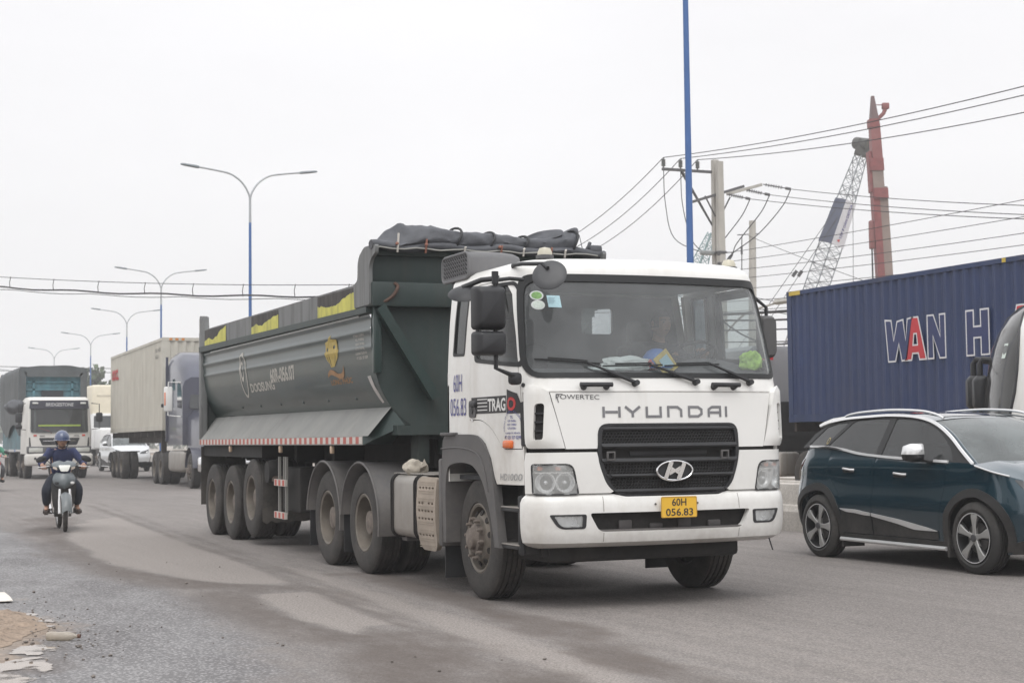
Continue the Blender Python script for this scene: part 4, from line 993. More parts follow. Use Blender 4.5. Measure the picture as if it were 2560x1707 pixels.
# ---- interior
m = MB(); m.box(XR+.03,1.05,-1.14,1.14,1.02,1.06); m.build('floor', M_int, TR)
m = MB(); m.panel([(-1.08,1.08),(1.08,1.08),(1.14,1.9),(1.02,2.68),(-1.02,2.68),(-1.14,1.9)], [rrect(.07,.39,2.33,2.57,.04)], lambda y, z: (XR+.05, y, z), .3); m.build('rear_lining', mat('grey_lining', (.10,.105,.11), .9), TR)
m = MB(); m.add([(XR+.05,-1.02,2.70),(.95,-1.0,2.70),(.95,1.0,2.70),(XR+.05,1.02,2.70)], [(0,1,2,3)]); m.build('headlining', mat('headlining', (.20,.20,.205), .9), TR)
dsec = []
for i in range(13):
    y = -1.12+2.24*i/12; sh = .05*(y/1.1)**2
    dsec.append([(1.20-sh*2,y,1.885),(1.10-sh,y,1.925),(.95,y,1.94+.10*exp(-((y-.6)/.35)**2)),(.83,y,1.93+.12*exp(-((y-.6)/.35)**2)),(.78,y,1.80),(.80,y,1.4),(1.2-sh*2,y,1.4)])
m = MB(); m.loft(dsec); m.build('dashboard', M_dash, TR, ang=50)
m = MB(); stc = V(.62,.62,2.06); sax = V(-.55,0,.84).normalized(); a_ = sax.orthogonal().normalized(); b_ = sax.cross(a_)
m.tube([stc+(a_*cos(2*pi*i/32)+b_*sin(2*pi*i/32))*.235 for i in range(32)], .016, 8, closed=True)
for t in (0, 2*pi/3, 4*pi/3): m.cyl(stc-sax*.03, stc+(a_*cos(t)+b_*sin(t))*.23, .014, n=6)
m.cyl(stc, V(.85,.62,1.70), .04, n=10); m.build('steering_wheel', M_black, TR)
for y in (-.62, .62):
    m = MB(); m.rbox(-.22,.34,y-.27,y+.27,1.40,1.58,.06); m.rbox(-.34,-.18,y-.26,y+.26,1.5,2.22,.06, M=None); m.rbox(-.33,-.21,y-.15,y+.15,2.2,2.44,.05); m.rbox(-.15,.25,y-.2,y+.2,1.05,1.42,.05); m.build('seat', mat('seat_fabric', (.05,.048,.05), .95, var=.2), TR)
# stickers on the screen
def stk(name, yc, zc, poly, mt, off=-.008): 
    m = MB(); m.panel([(uf(yc+p, zc+q)*1.0 if abs(yc+p) < .9 else us_front(yc+p, zc+q), zc+q) for p, q in poly], [], cmap(off), .03); return m.build(name, mt, TR)
def us_front(y, z):
    w = interp(z, T_W); a = abs(y); s = -1 if y < 0 else 1
    if a <= w-RC: return s*a/(w-RC)*CF
    t = math.asin(min(1, (a-(w-RC))/RC)); return s*(CF+t/(pi/2)*CC)
circ = [(cos(2*pi*i/20), sin(2*pi*i/20)) for i in range(20)]
M_stg = mat('green_sticker', (.22,.42,.14), .5, var=.3, vscale=40); M_stw = mat('pale_sticker', (.62,.70,.64), .5, var=.12, vscale=60); M_stb = mat('blue_sticker', (.42,.62,.68), .5, var=.1, vscale=60)
for zc, mt in ((2.535,M_stg), (2.455,M_stw)):
    stk('round_sticker', -1.02, zc, [(p*.048, q*.04) for p, q in circ], mat('sticker_rim', (.66,.70,.68), .5), -.0015)
    stk('round_sticker', -1.02, zc, [(p*.036, q*.03) for p, q in circ], mt, .001)
stk('square_sticker', -.895, 2.485, [(-.052,-.05),(.056,-.054),(.052,.046),(-.056,.05)], M_stb, -.0015)
for i in range(4): stk('sticker_print', -.905, 2.508-i*.012, [(-.035,0),(.02-.01*(i % 2),0),(.02-.01*(i % 2),.004),(-.035,.004)], mat('sticker_ink', (.28,.40,.46), .5), .001)
# ================================================================== DUMP SEMI-TRAILER (local axes as the tractor, turned about the king pin)
TL = thing('dump_trailer', 'dark green dump semi-trailer with light apron behind the white tractor', 'trailer', (-3.6,0,0), radians(-1.6))
KX = 3.6     # local x = world x + 3.6 before turning
M_tgreen = mat('dark_green_paint', (.023,.044,.041), .33, var=.15, vscale=1.5, coat=.2, dust=((.15,.14,.13), .10, 1.2, 1.2, 3.0), streak=(5,.3,(.055,.055,.05)))
M_tfront = mat('dull_green_paint', (.021,.038,.036), .5, var=.2, vscale=2, dust=((.16,.15,.14), .2, 2, 1, 3.6), streak=(5,.3,(.07,.06,.05)))
M_apron = mat('faded_apron_paint', (.195,.20,.192), .65, var=.1, vscale=2, dust=((.33,.315,.29), .6, 2, 1, 2.2), streak=(4,.4,(.12,.11,.10)))
M_trim = mat('weathered_grey_paint', (.175,.18,.18), .65, var=.12, vscale=3, streak=(7,.85,(.055,.05,.05)))
M_yel = mat('worn_yellow_paint', (.56,.53,.10), .6, var=.14, vscale=6, streak=(8,.7,(.20,.18,.06)))
M_soot = mat('soot_black_patch', (.045,.04,.038), .75, var=.35, vscale=9, streak=(8,.6,(.12,.11,.10)))
def X(x): return x+KX
XF, XB = X(-2.555), X(-11.60)
def dz(x): return .0115*(X(-2.6)-x)           # the body sits a little higher at the tail
body_prof = [(-1.215,2.68),(-1.236,2.645),(-1.218,2.60),(-1.222,2.53),(-1.240,2.49),(-1.222,2.44),(-1.218,2.36),(-1.224,2.32),(-1.212,2.27),(-1.185,2.1),(-1.125,1.9),(-1.02,1.72),(-.86,1.56),(-.66,1.48),(0,1.44)]
bp = smooth(body_prof, 4)
xsb = [XB+(XF-XB)*i/24 for i in range(25)]
m = MB()
for s in (-1, 1): m.loft([[(x, s*abs(p.x), p.y+dz(x)*.6) for p in bp] for x in xsb], closed=False, cap=False)
m.build('tub', M_tgreen, TL, ang=40)
# pale line painted as the highlight along the side, below the top rail
m = MB(); a = [(x, -1.238, 2.652+dz(x)*.6) for x in xsb[2:-1]]; m.tube(a, .010, 5); m.build('rib_highlight_bead', mat('painted_highlight', (.62,.63,.62), .5), TL)
# inside liner and load floor
m = MB(); m.box(XB+.05,XF-.05,-1.02,1.02,1.93,1.98); m.build('load_floor', M_soot, TL)
# top rail: box section with worn stripes
for s in (-1, 1):
    sec = []
    for x in xsb: sec.append([(x, s*1.255, 2.70+dz(x)), (x, s*1.258, 2.985+dz(x)*.9), (x, s*1.13, 3.0+dz(x)*.9), (x, s*1.13, 2.68+dz(x))])
    m = MB(); m.loft(sec); tr_ = m.build('top_rail', M_trim, TL)
    sec = [[(x, s*1.20, 2.655+dz(x)*.8), (x, s*1.275, 2.665+dz(x)*.8), (x, s*1.278, 2.725+dz(x)), (x, s*1.20, 2.735+dz(x))] for x in xsb]
    m = MB(); m.loft(sec); m.build('rail_lip', M_tfront, tr_)
def rail(x, z): return (X(x), -1.2615, z+dz(X(x))*.95)
for x0, x1, pts in ((-11.2,-9.62,[.1,.14,.10,.15,.24,.27]), (-7.95,-6.42,[.13,.16,.11,.17,.20,.22]), (-4.52,-2.98,[.17,.14,.12,.15,.22,.235])):
    n_ = 40; up = []
    for i in range(n_+1):
        t = i/n_; h = interp(t, [(k/5, v) for k, v in enumerate(pts)])
        up.append((lerp(x0, x1, t), 2.715+h*.85+.012*mnoise.noise((t*40, x0, 0))+.02*mnoise.noise((t*9, x0, 3))))
    m = MB(); m.panel([(x0,2.712),(x1,2.712)]+up[::-1], [], rail, .3); m.build('yellow_patch', M_yel, TL, ang=0)
    m = MB(); m.panel(up+[(x1,2.96),(x0,2.965)], [], rail, .3); m.build('black_patch', M_soot, TL, ang=0)
# tail post and latch ear
for s in (-1, 1):
    m = MB(); m.rbox(X(-11.66),X(-11.50),*sorted((s*1.16,s*1.262)),1.38,3.06,.012); m.build('tail_post', M_trim, TL)
    m = MB(); m.prism([(X(-11.66),3.06),(X(-11.30),3.06),(X(-11.34),3.28),(X(-11.42),3.27),(X(-11.45),3.30),(X(-11.62),3.31),(X(-11.67),3.25)], lambda p, q, h: (p, h, q), *sorted((s*1.17,s*1.255))); m.build('tailgate_ear', M_trim, TL)
m = MB(); m.rbox(X(-11.68),X(-11.60),-1.16,1.16,1.46,3.05,.02); m.build('tailgate', M_tfront, TL)
# light sloping apron + striped board
for s in (-1, 1):
    m = MB(); m.grid(lambda x, t: (x, s*lerp(1.005,1.262,t), lerp(1.715+dz(x)*.3,1.415,t)), xsb+[X(-2.60)], [0,.5,1]); m.build('apron', M_apron, TL)
    m = MB(); m.box(X(-11.66),X(-2.74),*sorted((s*1.235,s*1.264)),1.325,1.415); bd = m.build('apron_board', mat('board_grey', (.30,.29,.27), .6), TL)
    if s < 0:
        # end gusset
        m = MB(); a, b, c, d, e_ = (X(-2.74),-1.262,1.415), (X(-2.60),-1.005,1.715), (X(-2.46),-.90,1.52), (X(-2.74),-1.262,1.325), (X(-2.9),-.9,1.33)
        m.add([a,b,c,d,e_], [(0,3,2,1),(3,4,2)]); m.build('apron_gusset', M_tgreen, TL, ang=10)
        m = MB(); m.box(-.0585,.0585,-.0016,0,-.036,.036); o0 = m.build('reflector_strip', mat('reflector_red', (.45,.08,.06), .5, dust=(DUST,.45,3,-1,1)), TL)
        m2 = MB(); m2.box(-.0585,.0585,-.0016,0,-.036,.036); o1 = m2.build('reflector_strip', mat('reflector_white', (.62,.58,.54), .5, dust=(DUST,.4,3,-1,1)), TL)
        for i in range(74):
            x = X(-2.81)-i*.119
            o = (o0 if i == 1 else o1) if i < 2 else bpy.data.objects.new('reflector_strip', (o1, o0)[i % 2].data)
            if i >= 2: COL.objects.link(o); o.parent = TL
            o.location = (x, -1.2655, 1.371)
for x in (-4.0,-6.4,-9.4):
    m = MB(); m.rbox(X(x)-.03,X(x)+.03,-1.262,-1.22,1.23,1.315,.012); m.build('side_marker', mat('marker_cream', (.55,.40,.28), .4), TL)
# headboard
m = MB(); m.panel([(-1.215,2.76),(-1.222,2.5),(-1.215,2.3),(-1.185,2.1),(-1.125,1.9),(-1.02,1.715),(-.90,1.53),(-.5,1.50),(.5,1.50),(.9,1.53),(1.02,1.715),(1.125,1.9),(1.215,2.3),(1.215,2.76)], [], lambda y, z: (X(-2.56), y, z), .3, .0); m.build('headboard', M_tfront, TL)
m = MB(); m.rbox(X(-2.62),X(-2.40),-1.25,1.25,2.72,2.97,.015); m.build('headboard_beam', M_tfront, TL)
m = MB(); m.rbox(X(-2.62),X(-2.50),-1.25,1.25,2.97,3.26,.01); m.rbox(X(-2.62),X(-2.44),-1.25,1.25,3.24,3.32,.012); m.build('headboard_top', M_tfront, TL)
for s in (-1, 1):
    wing = roundpoly([(-3.02,2.98),(-2.99,2.74),(-2.45,2.74),(-2.45,3.12),(-2.38,3.20),(-2.24,3.24),(-2.22,3.325),(-2.62,3.34),(-2.80,3.27),(-2.86,3.20),(-2.87,3.02)], [.03,.02,.02,.05,.05,.02,.03,.05,.05,.05,.05])
    m = MB(); m.prism([(X(p), q) for p, q in wing], lambda p, q, h: (p, h, q), *sorted((s*1.235,s*1.272))); m.build('headboard_wing', M_trim, TL)
    m = MB(); d_ = Vector((X(-2.46), s*.58, 1.80))-Vector((X(-2.46), s*1.16, 2.72)); c = (Vector((X(-2.46), s*.58, 1.80))+Vector((X(-2.46), s*1.16, 2.72)))/2
    m.obox(c, (.10,.13,d_.length), d_.to_track_quat('Z','X').to_matrix()); m.build('diagonal_brace', M_tgreen, TL)
    m = MB(); m.rbox(X(-2.56),X(-2.48),*sorted((s*1.13,s*1.215)),2.05,2.72,.01); m.build('corner_post', M_tgreen, TL)
m = MB(); m.tube(smooth([(X(-2.44),-1.17,2.76),(X(-2.40),-1.10,2.78),(X(-2.38),-1.03,2.84),(X(-2.38),-.99,2.92),(X(-2.40),-1.02,2.96)], 5), .018, 7); m.build('tarp_hook', mat('rusty_steel', (.10,.06,.045), .8, var=.3, vscale=15), TL)
m = MB(); m.box(X(-2.58),X(-2.40),-1.0,1.0,1.42,1.52); m.box(X(-2.9),X(-2.45),-.5,.5,1.22,1.44); m.rbox(X(-2.75),X(-2.50),-.75,-.62,1.12,1.52,.02); m.build('nose_frame', M_tfront, TL)
# decals on the side of the tub
def tub_y(z): return interp(z, sorted([(p.y, p.x) for p in bp]))
M_decal = mat('cream_decal', (.46,.44,.40), .6, var=.12, vscale=9)
M_gold = mat('gold_decal', (.42,.31,.07), .55, var=.15, vscale=9); M_gold2 = mat('orange_decal', (.33,.18,.08), .6, var=.15, vscale=9)
def sidem(x0, z0, slope=0.): return lambda a, b: (X(x0+a), tub_y(z0+b-dz(X(x0))*.6)-.004, z0+b+slope*a)
text('trailer_maker_text', 'DOOSUNG', M_decal, TL, sidem(-8.38,2.03), 1.38, .12, bold=.03)
text('trailer_number', '60R-056.07', M_decal, TL, sidem(-7.12,2.11), 1.28, .185, bold=.035)
el = [(cos(t), sin(t)) for t in [2*pi*i/40 for i in range(40)]]
m = MB(); m.panel([(-8.68+.22*p+.06*q*0, 2.28+.31*q) for p, q in el], [[(-8.68+.17*p, 2.275+.27*q) for p, q in el]], lambda a, b: (X(a), tub_y(b-dz(X(a))*.6)-.005, b), .1); em_ = m.build('oval_badge', M_decal, TL)
m = MB(); m.panel([(-8.74+.10*p, 2.33+.14*q) for p, q in el], [[(-8.72+.06*p, 2.34+.09*q) for p, q in el]], lambda a, b: (X(a), tub_y(b-dz(X(a))*.6)-.005, b), .1); m.build('oval_badge_mark', M_decal, TL)
M_dk = M_tgreen
def dec(name, poly, holes, mt, off=.005):
    m = MB(); m.panel(poly, holes, lambda a, b: (X(a), tub_y(b-dz(X(a))*.6)-off, b), .06); return m.build(name, mt, TL, ang=0)
ship = [(-4.08,2.535),(-4.02,2.485),(-3.84,2.47),(-3.82,2.36),(-3.78,2.355),(-3.84,2.28),(-3.97,2.21),(-4.0,2.185),(-4.16,2.18),(-4.19,2.21),(-4.30,2.27),(-4.36,2.345),(-4.31,2.36),(-4.32,2.46),(-4.18,2.475)]
dec('ship_badge', ship, [[(-4.27,2.36),(-4.22,2.36),(-4.21,2.40),(-4.27,2.395)],[(-4.0,2.375),(-3.92,2.38),(-3.92,2.415),(-4.0,2.41)],[(-4.28,2.30),(-4.26,2.30),(-4.18,2.21),(-4.2,2.21)],[(-4.19,2.30),(-4.165,2.30),(-4.13,2.2),(-4.15,2.2)],[(-3.93,2.305),(-3.91,2.305),(-3.97,2.23),(-3.99,2.23)]], M_gold)
wav = smooth([(-4.36,2.07),(-4.33,2.12),(-4.22,2.155),(-4.08,2.14),(-3.95,2.105),(-3.82,2.10),(-3.73,2.12),(-3.67,2.19)], 5); wv2 = smooth([(-3.67,2.19),(-3.68,2.10),(-3.76,2.05),(-3.90,2.045),(-4.05,2.075),(-4.2,2.10),(-4.30,2.09),(-4.36,2.07)], 5)
dec('ship_badge_wave', [tuple(p) for p in wav]+[tuple(p) for p in wv2[1:-1]], [], M_gold2)
text('trailer_owner_text', 'LONG PHÚC', M_gold2, TL, sidem(-4.30,1.985), .85, .075, bold=.02)
for i, (t_, w_) in enumerate((('CT TNHH LONG PHÚC',.40),('KL: 9.900kg',.30),('KLHH: 24.100kg',.32),('KLTB: 34.000kg',.32),('P.LONG BÌNH TÂN, BIÊN HÒA',.42),('ĐT: 0251 357 0299',.40))):
    text('trailer_data_line', t_, M_decal, TL, sidem(-3.19+(.42-w_)/2+.012*i,2.445-i*.047), w_, .032 if i else .034, bold=.015)
dec('white_tape_label', [(-2.86,2.03),(-2.74,2.035),(-2.66,1.76),(-2.74,1.75)], [], mat('aged_white_label', (.50,.47,.45), .6, var=.15, vscale=14))
for i in range(6):
    m = MB(); x = X(-3.6-i*1.15); m.rbox(x-.02,x+.05,-1.09,-1.05,1.80+dz(x)*.5,1.845+dz(x)*.5,.01); m.build('tarp_cleat', M_tfront, TL)
# chassis
m = MB()
for s in (-1, 1): m.box(X(-11.6),X(-2.6),*sorted((s*.42,s*.54)),1.08,1.38)
for x in (-11.4,-10.2,-8.9,-7.0,-5.2): m.box(X(x)-.06,X(x)+.06,-.9,.9,1.12,1.32)
m.box(X(-11.6),X(-2.9),-1.0,1.0,1.33,1.44)
m.build('chassis_frame', M_dark, TL)
m = MB(); m.box(X(-11.62),X(-7.6),-1.20,1.20,1.16,1.32); m.build('rear_subframe', M_dark, TL)
for x, z in ((-10.86,.52),(-9.53,.52),(-8.20,.62)):
    for s in (-1, 1): add_wheel(TL, X(x), s*1.225, z, s, 'dual')
    m = MB(); m.cyl((X(x),-.95,z), (X(x),.95,z), .085, n=12); m.build('axle', M_dark, TL)
    for s in (-1, 1):
        m = MB(); m.obox((X(x)+.2, s*.5, z+.22), (.9,.09,.08)); m.rbox(X(x)-.1,X(x)+.3,s*.5-.06,s*.5+.06,z+.2,1.10,.02); m.build('suspension', M_dark, TL)
M_flap = mat('rubber_flap', (.03,.028,.026), .9, var=.3, dust=((.16,.14,.12), .5, 3, 0, 2))
for s in (-1, 1):
    m = MB(); m.box(X(-11.60),X(-11.585),*sorted((s*.55,s*1.24)),.42,1.30); m.build('mud_flap', M_flap, TL)
    fl = [(.55,1.0),(1.0,1.0),(1.235,1.0),(1.235,.34),(1.18,.31),(1.12,.35),(1.05,.315),(.98,.34),(.90,.31),(.82,.345),(.70,.33),(.55,.35)]
    m = MB(); m.prism([(s*p, q) for p, q in fl], lambda p, q, h: (X(-7.42)+h, p, q), 0, .015); m.build('mud_flap', M_flap, TL)
    m = MB(); m.rbox(X(-7.3),X(-7.0),*sorted((s*.75,s*1.2)),.86,1.0,.02); m.build('rail_bracket', mat('rusty_bracket', (.13,.10,.085), .8), TL)
# side ladder with reflective rungs
ld = bpy.data.objects.new('side_ladder', None); COL.objects.link(ld); ld.parent = TL
for x in (-6.60,-6.24): 
    m = MB(); m.box(X(x)-.018,X(x)+.018,-1.22,-1.19,.48,1.18); m.build('stile', mat('ladder_steel', (.22,.215,.20), .6), ld)
m = MB(); m.box(X(-6.40),X(-6.37),-1.21,-1.19,.88,1.18); m.build('stile', MATS['ladder_steel'], ld)
for z in (.86,.46):
    m = MB(); m.box(X(-6.78),X(-6.20),-1.235,-1.205,z-.04,z+.04); rg_ = m.build('rung', mat('rung_white', (.52,.48,.44), .6), ld)
    for i in range(3):
        m = MB(); m.box(X(-6.74)+i*.2,X(-6.64)+i*.2,-1.2375,-1.235,z-.035,z+.035); m.build('rung_reflector', MATS['reflector_red'], rg_)
m = MB(); m.rbox(X(-6.9),X(-6.0),-1.1,-.62,.5,1.05,.03); m.build('tool_box', M_dark, TL)
for s in (-1, 1):
    m = MB(); m.rbox(X(-5.95),X(-5.75),*sorted((s*.62,s*.82)),.42,1.15,.02); m.rbox(X(-6.05),X(-5.65),*sorted((s*.57,s*.87)),.36,.42,.01); m.build('landing_leg', M_dark, TL)
m = MB(); m.tube(smooth([(X(-5.5),-1.0,1.10),(X(-5.3),-1.05,.85),(X(-5.1),-1.02,.62),(X(-5.05),-.95,.5)], 5), .015, 6); m.build('air_hose', M_black, TL)
m = MB(); m.lathe([(.001,-.16),(.14,-.16),(.16,-.1),(.16,.1),(.14,.16),(.001,.16)], (X(-7.15),-1.08,.98), (0,1,0), 16); m.build('spring_brake', M_dark, TL)

# ---- rolled tarpaulin lying along the headboard
TP = thing('rolled_tarpaulin', 'rolled dark grey tarpaulin tied along the top of the dump body', 'tarpaulin', (-3.6,0,0), radians(-1.6))
M_tarp = mat('tarpaulin', (.062,.066,.078), .62, var=.25, vscale=5, dust=((.22,.22,.22), .4, 2.5, 2, 4.2), bump=.6, bscale=14)
tab = [(-1.22,.05,.10,0),(-1.17,.12,.16,-.04),(-1.08,.22,.20,-.05),(-.98,.275,.21,-.05),(-.9,.285,.20,-.04),(-.75,.26,.17,-.02),(-.5,.225,.15,0),(-.2,.20,.135,0),(.0,.185,.125,0),(.15,.18,.12,0),(.3,.165,.115,0),(.5,.15,.11,0),(.65,.165,.11,.01),(.8,.20,.12,.02),(.92,.23,.13,.03),(.96,.23,.12,.03)]
def tb(y, k): return interp(y, [(a[0], a[k]) for a in tab])
sec = []
N_ = 22
for i in range(70):
    y = -1.22+2.18*i/69; h = tb(y,1); w = tb(y,2); xo = tb(y,3); ring = []
    peak = max(0, min(1, (-.62-y)/.4))
    for k in range(N_):
        t = 2*pi*k/N_; cx, cz = cos(t), sin(t)
        pz = max(0, cz); tri = (1-abs(cx))
        zz = lerp((cz*.5+.5), max(tri, 0) if cz > 0 else 0, peak) if cz > 0 else lerp(cz*.5+.5, .0, peak)
        nn = mnoise.noise((cx*1.3+y*2.2, cz*1.3, y*5))*.20+mnoise.noise((cx*3, cz*3+y*11, y*7))*.10-.16*max(0,.25-abs(mnoise.noise((cx*2+y*3, cz*2-y*4, y*2.5))))/.25*.8
        ring.append((X(-2.44)+xo+cx*w*(1+nn), y, 3.315+max(0,zz)*h*2*(1+nn*.5)*.5*1.0+(.0)))
    sec.append(ring)
m = MB(); m.loft(sec); m.build('roll', M_tarp, TP, ang=60)
# loose flaps
for pts in ([(-.18,.46,3.47),(-.05,.60,3.55),(.02,.83,3.575),(.10,.80,3.50),(.02,.55,3.44)], [(-.06,.80,3.50),(-.02,.98,3.60),(.06,1.02,3.57),(.08,.98,3.40),(.02,.82,3.42)]):
    m = MB(); c = sum((Vector(p) for p in pts), Vector())/len(pts); pp = smooth([Vector(p) for p in pts], 4, closed=True); n_ = len(pp)
    vs = [Vector((X(-2.44)+p.x, p.y, p.z)) for p in pp]+[Vector((X(-2.46)+p.x, p.y, p.z-.012)) for p in pp]+[Vector((X(-2.44)+c.x+.03, c.y, c.z+.015)), Vector((X(-2.46)+c.x+.03, c.y, c.z+.0))]
    m.add(vs, [(i, (i+1) % n_, 2*n_) for i in range(n_)]+[(n_+(i+1) % n_, n_+i, 2*n_+1) for i in range(n_)]+[(i, n_+i, n_+(i+1) % n_, (i+1) % n_) for i in range(n_)]); m.build('loose_flap', M_tarp, TP, ang=60)
sec = []
for i in range(50):
    y = -1.28+2.58*i/49; ring = []
    for k in range(12):
        t = 2*pi*k/12; nn = 1+.25*mnoise.noise((cos(t), sin(t)+y*3, y*4)); ring.append((X(-2.36)+.075*cos(t)*nn, y, 3.325+.048*sin(t)*nn+.015*sin(y*9)))
    sec.append(ring)
m = MB(); m.loft(sec); m.build('edge_hem', M_tarp, TP, ang=60)
m = MB(); m.tube([(X(-2.30),-1.26,3.30)]+[(X(-2.285),y,3.30+.01*sin(y*14)) for y in np.linspace(-1.2,1.2,20)], .009, 5); m.build('edge_rope', mat('grey_rope', (.33,.33,.31), .9), TP)
M_rope = mat('white_rope', (.55,.52,.48), .9); M_rope2 = mat('orange_rope', (.24,.11,.08), .9)
for y in (-.35,.02,.40,.95):
    m = MB(); h = tb(y,1); w = tb(y,2); m.tube([(X(-2.44)+tb(y,3)+cos(t)*(w*1.06+.012), y+.03*sin(t*2), 3.31+h*.5+sin(t)*(h*.55+.012)) for t in [2*pi*i/20 for i in range(20)]], .013, 6, closed=True); m.build('strap', M_black, TP)
for y, mt, zt in ((-1.02,M_rope,3.45),(-.72,M_rope2,3.40),(-.30,M_rope,3.33),(.10,M_rope2,3.36),(.35,M_rope,3.34),(.66,M_rope2,3.36),(.82,M_rope,3.34)):
    m = MB(); m.tube([(X(-2.29),y,3.26),(X(-2.265),y,3.33),(X(-2.275),y+.01,zt)], .011, 5); m.build('tie', mt, TP)
for y, mt in ((-1.03,M_rope2),(-.72,M_rope2),(.08,M_rope2)):
    bm = bmesh.new(); bmesh.ops.create_icosphere(bm, subdivisions=2, radius=.019)
    for v in bm.verts: v.co *= 1+.4*mnoise.noise(v.co*40)
    m = MB(); m.bm(bm, Matrix.Translation((X(-2.27),y,3.345))); m.build('knot', mt, TP)
m = MB(); m.tube([(X(-2.38),1.10,3.34),(X(-2.36),1.13,3.40),(X(-2.37),1.15,3.44)], .02, 6); m.rbox(X(-2.45),X(-2.30),1.12,1.27,3.31,3.41,.03); m.tube([(X(-2.4),1.08,3.35),(X(-2.4),1.04,3.52)], .004, 4); m.build('rope_bundle', M_tarp, TP)
# ================================================================== DARK TEAL SUV (local: rear axle at x=0, nose +x)
SU = thing('suv', 'dark teal crossover SUV with chrome window line and roof rails beside the white truck', 'car', (-2.47,4.92,0), radians(-.5))
M_teal = mat('teal_car_paint', (.006,.036,.056), .16, var=.06, vscale=2, coat=1.0, metal=.3, dust=((.13,.12,.11), .14, 2, .1, 1.2))
M_clad = mat('black_cladding', (.02,.02,.021), .6, var=.1, dust=((.17,.155,.14), .4, 3, 0, 1))
M_silver = mat('silver_trim', (.74,.74,.74), .25, metal=.35, var=.03)
S_W = [(.18,.84),(.30,.885),(.55,.92),(.85,.915),(1.0,.895),(1.12,.872),(1.28,.83)]
S_XF = [(.18,3.42),(.35,3.55),(.6,3.58),(.8,3.52),(.95,3.38),(1.1,3.1)]
S_XR = [(.18,-.60),(.4,-.78),(.75,-.80),(.95,-.74),(1.15,-.62),(1.28,-.52)]
UR, UF, LR, LF = -.12, 2.86, .95, 1.05
def suvP(u, z):
    w = interp(z, S_W); xf = interp(z, S_XF); xr = interp(z, S_XR)
    w *= 1-.02*((u-1.4)/1.6)**2
    if u > UF:
        a = min(1, (u-UF)/LF)*pi/2; return Vector((UF+(xf-UF)*sin(a)**.85, -w*max(0,cos(a))**.62, z))
    if u < UR:
        a = min(1, (UR-u)/LR)*pi/2; return Vector((UR-(UR-xr)*sin(a)**.85, -w*max(0,cos(a))**.48, z))
    return Vector((u, -w, z))
def suvS(u, z, off=0.):
    p = suvP(u, z); d = 2e-3
    # shoulder crease and lower-door hollow
    n = (suvP(u+d, z)-suvP(u-d, z)).cross(suvP(u, z+d)-suvP(u, z-d)); n = n.normalized() if n.length else Vector((0,-1,0))
    rel = .014*exp(-((z-1.03)/.05)**2)-.012*exp(-((z-.86)/.10)**2)+.012*exp(-((z-.62)/.09)**2)
    for ax in (0., 2.69):
        q = ((u-ax)/.55)**2+((z-.42)/.55)**2; rel += .022*exp(-q*1.6)
    return p+n*(off+rel)
def sS(off=0.): return lambda u, z: suvS(u, z, off)
belt = [(2.62,1.075),(2.3,1.085),(1.76,1.105),(1.2,1.13),(.76,1.16),(.42,1.205),(.1,1.23),(-.2,1.235),(-.40,1.23)]
def archpts(cx, r, a0, a1, n=20): return [(cx+r*cos(a0+(a1-a0)*i/n), .36+r*sin(a0+(a1-a0)*i/n)) for i in range(n+1)]
ra = archpts(0, .40, radians(-22), radians(205)); fa = archpts(2.69, .40, radians(-22), radians(202))
low = [(UR-LR,.28),(-.36,.21)]+ra[::-1]+[(.37,.21),(2.32,.21)]+fa[::-1]+[(3.06,.21),(UF+LF,.26)]
hoodedge = [(UF+LF,.80),(3.6,.86),(3.3,.93),(2.95,1.0),(2.72,1.05)]
body = low+hoodedge+belt+[(-.75,1.20),(UR-LR,1.14)]
rd = [(.30,.30),(.52,.30),(1.02,.30),(1.03,.75),(1.06,1.132),(.76,1.155),(.42,1.198),(.26,1.212),(.20,1.05),(.30,.88),(.42,.72),(.44,.52)]
rd = [(.47,.30),(1.02,.30),(1.03,.75),(1.06,1.133),(.76,1.155),(.42,1.198),(.22,1.216),(.17,1.05),(.24,.88),(.40,.74),(.46,.55)]
fd = [(1.035,.30),(2.13,.30),(2.18,.55),(2.24,.80),(2.27,1.06),(2.26,1.082),(1.76,1.10),(1.2,1.126),(1.075,1.132),(1.045,.75)]
def inset(poly, d):
    c = Vector(np.mean(poly, 0)); out = []
    n = len(poly)
    for i in range(n):
        p = Vector(poly[i]); a = (p-Vector(poly[i-1])).normalized(); b = (Vector(poly[(i+1) % n])-p).normalized(); t = (a+b).normalized(); nn = Vector((-t.y, t.x)); out.append(tuple(p+nn*d))
    return out
m = MB(); m.panel(body, [rd, fd], sS(), .07, .02); m.mirror_y(); m.build('body', M_teal, SU, ang=40)
m = MB()
for s in (-1, 1): m.panel([(.3,.26),(2.2,.26),(2.22,1.07),(.3,1.16)], [], lambda u, z: Vector((u, s*(interp(z, S_W)-.05), z)), .5)
m.build('door_frames', M_clad, SU)
